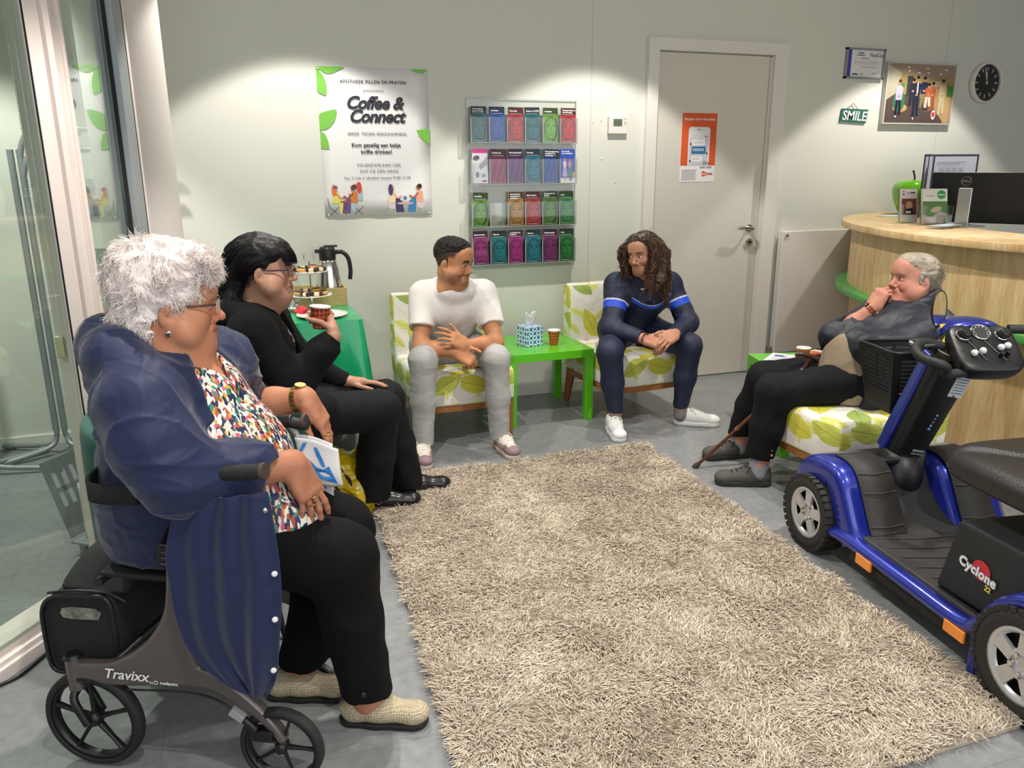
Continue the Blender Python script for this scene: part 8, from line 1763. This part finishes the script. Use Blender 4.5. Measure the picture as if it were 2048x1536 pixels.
    # watch, rings
    dd = nrm(wrF - elF); x_ = nrm(np.cross(dd, A(0, 0, 1))); y_ = np.cross(x_, dd); gold = mat('gold', '#b89a5c', 0.3, 0.9)
    q = B()
    for k in range(20):
        a = k / 20 * 2 * PI; e = x_ * math.cos(a) + y_ * math.sin(a); q.box(wrF - dd * 0.022 + e * 0.0395, (0.005, 0.0115, 0.017), np.stack([e, np.cross(dd, e), dd], 1))
    wo = q.obj('watch_bracelet', gold, body, bevel=0.001); e = nrm(y_ * 1.0 + A(0.3, -0.3, 0)); q = B(); q.tube([wrF - dd * 0.022 + e * 0.040, wrF - dd * 0.022 + e * 0.049], 0.0165, 20); q.obj('watch_face', gold, wo)
    for p in ((0.215, 2.262, 0.765), (0.137, 1.93, 0.713), (0.134, 1.925, 0.695)):
        B().tube(ring_pts(A(*p), nrm(A(0.8, -0.3, 0.3)), nrm(A(0.3, 0.9, 0)), 0.0105, 14), 0.0018, 6, closed=True).obj('ring', gold, body)
    q = B(); q.tube(smooth_path([nb + F_ * 0.05 + RR * 0.05, nb + F_ * 0.105 + A(0, 0, -0.05) + RR * 0.02, nb + F_ * 0.125 + A(0, 0, -0.09), nb + F_ * 0.105 + A(0, 0, -0.05) - RR * 0.02, nb + F_ * 0.05 - RR * 0.05], 5), 0.0012, 5); q.obj('necklace', gold, body)
    return t
woman_white()
# ---------------------------------------------------------------- paper bag held by the white-haired woman
t = thing('paper_bag', 'white pharmacy paper bag with blue swirls held by the white-haired woman', 'paper bag', (0.18, 2.2, 0.6))
bo3 = A(0.120, 2.19, 0.795); bu = nrm(A(0.94, -0.25, -0.30)); bv = nrm(A(-0.05, 0.10, -1)); bn_ = nrm(np.cross(bu, bv))
def bagp(x, y, off=0.0): return bo3 + bu * x + bv * y + bn_ * (off + 0.010 * math.sin(x * 38 + y * 9) + 0.006 * math.sin(y * 42 + x * 11))
def sheetp(W, H, off, kx=0.0):
    return [[bagp(x * W + kx * (y * H), y * H * (1 - 0.18 * abs(x - 0.55)), off) for y in np.linspace(0, 1, 12)] for x in np.linspace(0, 1, 12)]
q = B(); q.grid(sheetp(0.125, 0.125, -0.012, 0.12)); q.obj('front_flap', PAPER, t, solid=0.0008)
q = B(); q.grid(sheetp(0.105, 0.195, 0.010, 0.02)); q.obj('bag_body', flat('#d4d4d8'), t, solid=0.0008)
q = B(); bmat = flat('#3f8ad8')
def bpoly(P, off):
    q.add([bagp(x, y, off) for x, y in P], [tuple(range(len(P)))])
for P in ([(0.022, 0.015), (0.034, 0.010), (0.014, 0.052), (0.008, 0.05)], [(0.045, 0.062), (0.062, 0.072), (0.085, 0.07), (0.10, 0.055), (0.118, 0.085), (0.126, 0.105), (0.09, 0.100), (0.052, 0.104), (0.045, 0.085)], [(0.052, 0.02), (0.062, 0.018), (0.082, 0.045), (0.09, 0.06), (0.08, 0.064), (0.06, 0.04)]):
    for o_ in (-0.0165,): bpoly(P, o_)
bpoly([(0.035, 0.135), (0.07, 0.128), (0.09, 0.14), (0.07, 0.152), (0.045, 0.15)], 0.0055); q.obj('blue_print', bmat, t)

# ---------------------------------------------------------------- green armchairs
TEAL = mat('green_velvet', '#124e44', 0.8, sheen=0.08, bump=0.05, bscale=200)
def bucket_chair(x, y, rz, label):
    t = thing('armchair', label, 'armchair', (x, y, 0), rz, 'dark green bucket armchairs')
    S_ = Sdf(); S_.box(A(0, 0, 0.40), (0.27, 0.265, 0.055), None, rd=0.04, k=0.01); S_.disp = None; S_.obj('seat_cushion', 0.008, TEAL, None).parent = t
    b = B(); pth = smooth_path([(0.27, -0.285, 0), (0.05, -0.30, 0), (-0.18, -0.28, 0), (-0.28, -0.16, 0), (-0.30, 0, 0), (-0.28, 0.16, 0), (-0.18, 0.28, 0), (0.05, 0.30, 0), (0.27, 0.285, 0)], 5)
    nP = len(pth); G = []
    T = np.gradient(pth, axis=0); T /= np.linalg.norm(T, axis=1)[:, None]; Nn = np.stack([-T[:, 1], T[:, 0], 0 * T[:, 0]], 1)
    for i, p in enumerate(pth):
        u_ = abs(i / (nP - 1) * 2 - 1); top = 0.74 + 0.04 * (1 - u_); 
        if u_ > 0.93: top -= 0.05 * (u_ - 0.93) / 0.07
        prof_ = [(-0.025, 0.30), (-0.028, 0.55), (-0.026, top - 0.02), (-0.015, top), (0.015, top), (0.026, top - 0.02), (0.028, 0.55), (0.025, 0.30)]
        G.append([p + Nn[i] * o + A(0, 0, z) for o, z in prof_])
    b.grid(G); b.add(G[0], [tuple(range(8))]); b.add(G[-1], [tuple(range(8))[::-1]]); b.grid([[g[0], g[-1]] for g in G]); b.obj('shell', TEAL, t, local=True, sub=1)
    for sx in (-1, 1):
        for sy in (-1, 1): B().tube([(sx * 0.2, sy * 0.2, 0.34), (sx * 0.25, sy * 0.24, 0.0)], [0.014, 0.009], 10).obj('leg', BLACK, t, local=True)
    return t
bucket_chair(-0.06, 3.30, -0.02, 'dark green bucket armchair under the black-haired woman')
bucket_chair(-0.17, 2.72, -0.12, 'dark green bucket armchair beside the glass, behind the white-haired woman')

# ---------------------------------------------------------------- yellow shopping bag on the floor
t = thing('shopping_bag', 'crumpled yellow shopping bag with black straps on the floor between the women', 'shopping bag', (0.37, 3.40, 0))
S_ = Sdf(); RB_ = rotm((0, 0, 1), 0.2); S_.box(A(0.37, 3.42, 0.12), (0.15, 0.075, 0.13), RB_, rd=0.05, k=0.02); S_.cone(A(0.33, 3.42, 0.24), A(0.25, 3.43, 0.25), 0.05, 0.03, 0.05); S_.ell(A(0.45, 3.36, 0.10), (0.07, 0.06, 0.10), None, 0.02)
fy = folds(0.022, (11, 11, 11)); fy2 = folds(0.006, (30, 30, 30)); S_.disp = lambda P: fy(P) + fy2(P); S_.plane(A(0, 0, 0.002), A(0, 0, -1)); S_.obj('bag_body', 0.006, mat('yellow_foil', '#d0b00c', 0.3, coat=0.5), t)
for dx in (0.0, 0.07): B().tube(smooth_path([A(0.30 + dx, 3.345, 0.24), A(0.335 + dx, 3.32, 0.17), A(0.37 + dx, 3.315, 0.08), A(0.40 + dx, 3.32, 0.012)], 5), 0.012, 6, flat=0.35).obj('strap', BLACKM, t)
tag(B().tube(smooth_path([(-0.86, 2.40, 0.006), (-0.80, 2.475, 0.006), (-0.745, 2.515, 0.006), (-0.705, 2.585, 0.006), (-0.672, 2.655, 0.006), (-0.64, 2.70, 0.006)], 6), 0.0055, 8).obj('power_cable', BLACK), 'black power cable on the floor along the window sill at bottom left', 'cable')

# ---------------------------------------------------------------- buffet table
t = thing('buffet_table', 'table against the wall beneath the green plastic cloth', 'table', (0.22, 4.5, 0))
B().box((0.22, 4.515, 0.735), (0.78, 0.75, 0.025)).obj('tabletop', WHITE, t)
for x in (-0.12, 0.56):
    for y in (4.19, 4.84): B().cyl((x, y, 0), (x, y, 0.72), 0.018).obj('leg', STEEL, t)
x0, x1, y0, y1 = -0.175, 0.615, 4.13, 4.895
def cloth():
    pts = []; n = 26
    for i in range(n): pts.append((x0 + (x1 - x0) * i / n, y0, 0, -1))
    for i in range(n): pts.append((x1, y0 + (y1 - y0) * i / n, 1, 0))
    for i in range(n // 2): pts.append((x1 - (x1 - x0) * i / (n // 2), y1, 0, 0.0))
    for i in range(n): pts.append((x0, y1 - (y1 - y0) * i / n, -1, 0))
    G = []
    for k, (x, y, nx, ny) in enumerate(pts):
        c = 0.0; cx = math.exp(-(min(abs(x - x1), 1) ** 2 + (y - y0) ** 2) / 0.012); cx2 = math.exp(-((x - x0) ** 2 + (y - y0) ** 2) / 0.012); row = [(x, y, 0.752)]
        for j in range(1, 11):
            d = j / 10; wv_ = 0.018 * math.sin(k * 0.85) * d + 0.010 * math.sin(k * 2.1 + 1) * d; fl_ = 0.05 * d + wv_
            ox = nx * fl_ + (cx * 0.075 * d if ny else 0) + (cx * 0.02 * d if nx > 0 else 0) - cx2 * 0.05 * d; oy = ny * fl_ - cx * (0.04 if nx else 0.04) * d
            if ny == 0 and nx == 0: ox = oy = 0; 
            row.append((x + ox, min(y + oy, 4.905), 0.752 - (0.50 + 0.03 * cx) * d))
        G.append(row)
    b = B(); b.grid(G, closed_u=True); top = [[(x0 + (x1 - x0) * i / 8, y0 + (y1 - y0) * j / 8, 0.7525) for j in range(9)] for i in range(9)]; b.grid(top)
    m = mat('green_plastic_cloth', '#0f9c66', 0.3, bump=0.5, bscale=7, coat=0.3); return b.obj('tablecloth', m)
tag(cloth(), 'shiny green plastic tablecloth hanging over the table against the wall', 'tablecloth')
Z = 0.7535
WHP = mat('white_porcelain', '#e6e4e0', 0.25, coat=0.5); CHOC = mat('chocolate', '#2e1a14', 0.45); CAKE = mat('cake', '#d9a650', 0.7, var=0.2, vscale=60); NOUG = mat('nougat', '#e3cda4', 0.7)
def plate_(b, c, r, mi=0): b.lathe([(0, 0.002), (r * 0.6, 0.003), (r * 0.75, 0.008), (r, 0.014), (r, 0.017), (r * 0.72, 0.012), (r * 0.55, 0.008), (0, 0.007)], c, 36, mi)
SX, SY = 0.395, 4.50
t = thing('cake_stand', 'two-tier white cake stand with a steel ring handle on the green cloth', 'cake stand', (SX, SY, Z))
for z, r in ((0.075, 0.115), (0.205, 0.100)): b = B(); plate_(b, (SX, SY, Z + z), r); b.obj('tier_plate', WHP, t)
b = B(); b.cyl((SX, SY, Z), (SX, SY, Z + 0.275), 0.0045, n=10); b.lathe([(0, 0), (0.05, 0.0), (0.05, 0.004), (0.012, 0.012), (0.006, 0.07)], (SX, SY, Z), 24); b.obj('centre_rod', CHROME, t)
B().tube(ring_pts(A(SX, SY, Z + 0.30), A(1, 0, 0), A(0, 0, 1), 0.027, 24), 0.003, 8, closed=True).obj('ring_handle', CHROME, t)
PLC = ['right', 'back right', 'back', 'back left', 'left', 'front left', 'front', 'front right']
def treat(c, ang, L, label, kind):
    t = thing('biscuit', label, 'biscuit', tuple(c), ang, 'chocolate-tipped biscuits on the cake stand')
    if kind: 
        B().box((0, 0, 0.010), (L * 0.5, 0.024, 0.020)).obj('biscuit_centre', NOUG, t, bevel=0.006, local=True)
        for s_ in (-1, 1): B().box((s_ * L * 0.36, 0, 0.0105), (L * 0.3, 0.027, 0.023)).obj('chocolate_end', CHOC, t, bevel=0.006, local=True)
    else: B().ball((0, 0, 0.013), (L * 0.5, 0.018, 0.013), 12).obj('cake_piece', CAKE, t, local=True); B().ball((0, 0, 0.018), (L * 0.44, 0.015, 0.010), 12).obj('chocolate_glaze', CHOC, t, local=True)
k = 0
for z, r, n, lab in ((0.222, 0.066, 7, 'upper'), (0.092, 0.078, 8, 'lower')):
    for i in range(n):
        a = i / n * 2 * PI + 0.3; kd = (i % 3 != 1); treat((SX + r * math.cos(a), SY + r * math.sin(a), Z + z), a + 1.3 + 0.4 * math.sin(i * 2.0), 0.062, ('chocolate-ended biscuit' if kd else 'glazed yellow cake') + ' at the %s of the %s tier of the white cake stand' % (PLC[int(round((a % (2 * PI)) / (2 * PI) * 8)) % 8], lab), kd)
t = thing('plate', 'white plate of cookies at the front of the green table', 'plate', (0.425, 4.29, Z)); b = B(); plate_(b, (0.425, 4.29, Z), 0.135); b.obj('dish', WHP, t)
for i in range(7):
    a = i * 0.9; r = 0.05 if i else 0; o = B().lathe([(0, 0.012), (0.024, 0.011), (0.029, 0.005), (0.026, 0), (0, 0)], (0.425 + r * math.cos(a), 4.29 + r * math.sin(a), Z + 0.013 + 0.010 * (i == 0)), 16).obj('cookie', mat('cookie_brown', '#8a5228', 0.8, var=0.3, vscale=80) if i == 0 else bpy.data.materials['cookie_brown'])
    tag(o, 'brown cookie %s of the white plate at the table front' % ('piled in the middle' if not i else 'at the %s' % PLC[int(round((a % (2 * PI)) / (2 * PI) * 8)) % 8]), 'cookie', 'cookies on the front plate')
WDB = mat('pale_crate_wood', '#bda46c', 0.6, var=0.15, vscale=10, stretch=(3, 3, 25))
t = thing('wooden_box', 'open pale wooden box behind the cake stand', 'box', (0.44, 4.70, Z))
for cx, w_, cy in ((0.44, 0.33, 4.625), (0.44, 0.33, 4.795)): B().box((cx, cy, Z + 0.05), (w_, 0.012, 0.10)).obj('side_board', WDB, t)
for cx in (0.277, 0.44, 0.603): B().box((cx, 4.71, Z + 0.05), (0.012, 0.158, 0.10)).obj('end_board', WDB, t)
B().box((0.44, 4.71, Z + 0.006), (0.314, 0.158, 0.008)).obj('base_board', WDB, t)
t = thing('thermos_jug', 'steel vacuum coffee jug with black lid and handle standing behind the cakes', 'thermos jug', (0.52, 4.71, Z + 0.01)); c = (0.52, 4.71, Z + 0.011)
B().lathe([(0, 0), (0.072, 0.0), (0.075, 0.02), (0.070, 0.10), (0.060, 0.19), (0.050, 0.235), (0.046, 0.245), (0, 0.245)], c, 36).obj('steel_body', mat('polished_steel', '#c9c8c4', 0.18, 1.0), t)
b = B(); b.lathe([(0.047, 0.24), (0.049, 0.27), (0.045, 0.305), (0.040, 0.318), (0, 0.320)], c, 28); b.box((c[0] - 0.045, c[1], c[2] + 0.295), (0.05, 0.03, 0.02)); b.box((c[0] + 0.02, c[1], c[2] + 0.322), (0.075, 0.035, 0.010)); b.obj('lid', BLACK, t)
B().tube(smooth_path([(c[0] + 0.042, c[1], c[2] + 0.285), (c[0] + 0.085, c[1], c[2] + 0.285), (c[0] + 0.118, c[1], c[2] + 0.25), (c[0] + 0.128, c[1], c[2] + 0.18), (c[0] + 0.122, c[1], c[2] + 0.125)], 5), 0.0095, 10, flat=1.3).obj('handle', BLACK, t)
t = thing('glass_jar', 'clear glass jar of white sweets behind the black-haired woman', 'jar', (0.30, 4.52, Z)); c = (0.285, 4.50, Z)
B().lathe([(0, 0.003), (0.058, 0.003), (0.062, 0.02), (0.062, 0.13), (0.052, 0.165), (0.048, 0.172), (0.056, 0.182), (0.056, 0.188)], c, 32).obj('jar_wall', ACRYL, t)
b = B(); rs = random.Random(5)
for i in range(26): a = rs.uniform(0, 6.28); r = rs.uniform(0, 0.042); b.ball((c[0] + r * math.cos(a), c[1] + r * math.sin(a), Z + 0.018 + 0.0034 * i), (0.014, 0.012, 0.010), 8)
tag(b.obj('sweets', PAPER, t), kind='stuff')
b = B(); b.tube(ring_pts(A(c[0], c[1], Z + 0.20), A(1, 0, 0), A(0, 1, 0), 0.05, 24), 0.003, 6, closed=True); b.obj('wire_clip', CHROME, t)
S_ = Sdf(); S_.ell(A(0.325, 4.36, Z + 0.022), (0.03, 0.03, 0.022)); S_.disp = folds(0.010, (30, 30, 30)); S_.plane(A(0, 0, Z + 0.002), A(0, 0, -1)); tag(S_.obj('napkin', 0.003, mat('red_napkin', '#b82430', 0.8)), 'crumpled red napkin beside the jar of sweets', 'napkin')
t = thing('coffee_machine', 'black coffee pod machine on the green table by the glass partition', 'coffee machine', (-0.03, 4.5, Z))
S_ = Sdf(); S_.box(A(-0.045, 4.50, Z + 0.145), (0.060, 0.10, 0.14), None, rd=0.035, k=0.01); S_.box(A(0.02, 4.50, Z + 0.235), (0.11, 0.09, 0.05), None, rd=0.03, k=0.04); S_.plane(A(0, 0, Z + 0.001), A(0, 0, -1)); S_.obj('machine_body', 0.005, BLACK, t)
B().box((0.03, 4.50, Z + 0.283), (0.15, 0.12, 0.008)).obj('top_panel', GREY, t, bevel=0.003); B().box((0.05, 4.50, Z + 0.015), (0.13, 0.13, 0.03)).obj('drip_tray', BLACK, t, bevel=0.005)
B().tube(smooth_path([(-0.01, 4.42, Z + 0.20), (-0.01, 4.42, Z + 0.29), (0.02, 4.42, Z + 0.345), (0.06, 4.42, Z + 0.345), (0.085, 4.42, Z + 0.31)], 6), 0.007, 8).obj('lever_handle', BLACK, t)
t = thing('drinking_glass', 'clear glass on the tray of the coffee machine', 'glass', (0.045, 4.49, Z + 0.031)); B().lathe([(0, 0.002), (0.024, 0.002), (0.031, 0.09), (0.0295, 0.09), (0.023, 0.005)], (0.05, 4.50, Z + 0.031), 24).obj('glass_wall', ACRYL, t)
t = thing('round_tin', 'grey round tin on the green table, left of the coffee machine', 'tin', (-0.13, 4.35, Z)); B().lathe([(0, 0), (0.035, 0), (0.035, 0.10)], (-0.13, 4.36, Z), 24).obj('tin_wall', GREY, t); B().lathe([(0.037, 0.10), (0.037, 0.112), (0, 0.114)], (-0.13, 4.36, Z), 24).obj('tin_lid', BLACK, t)
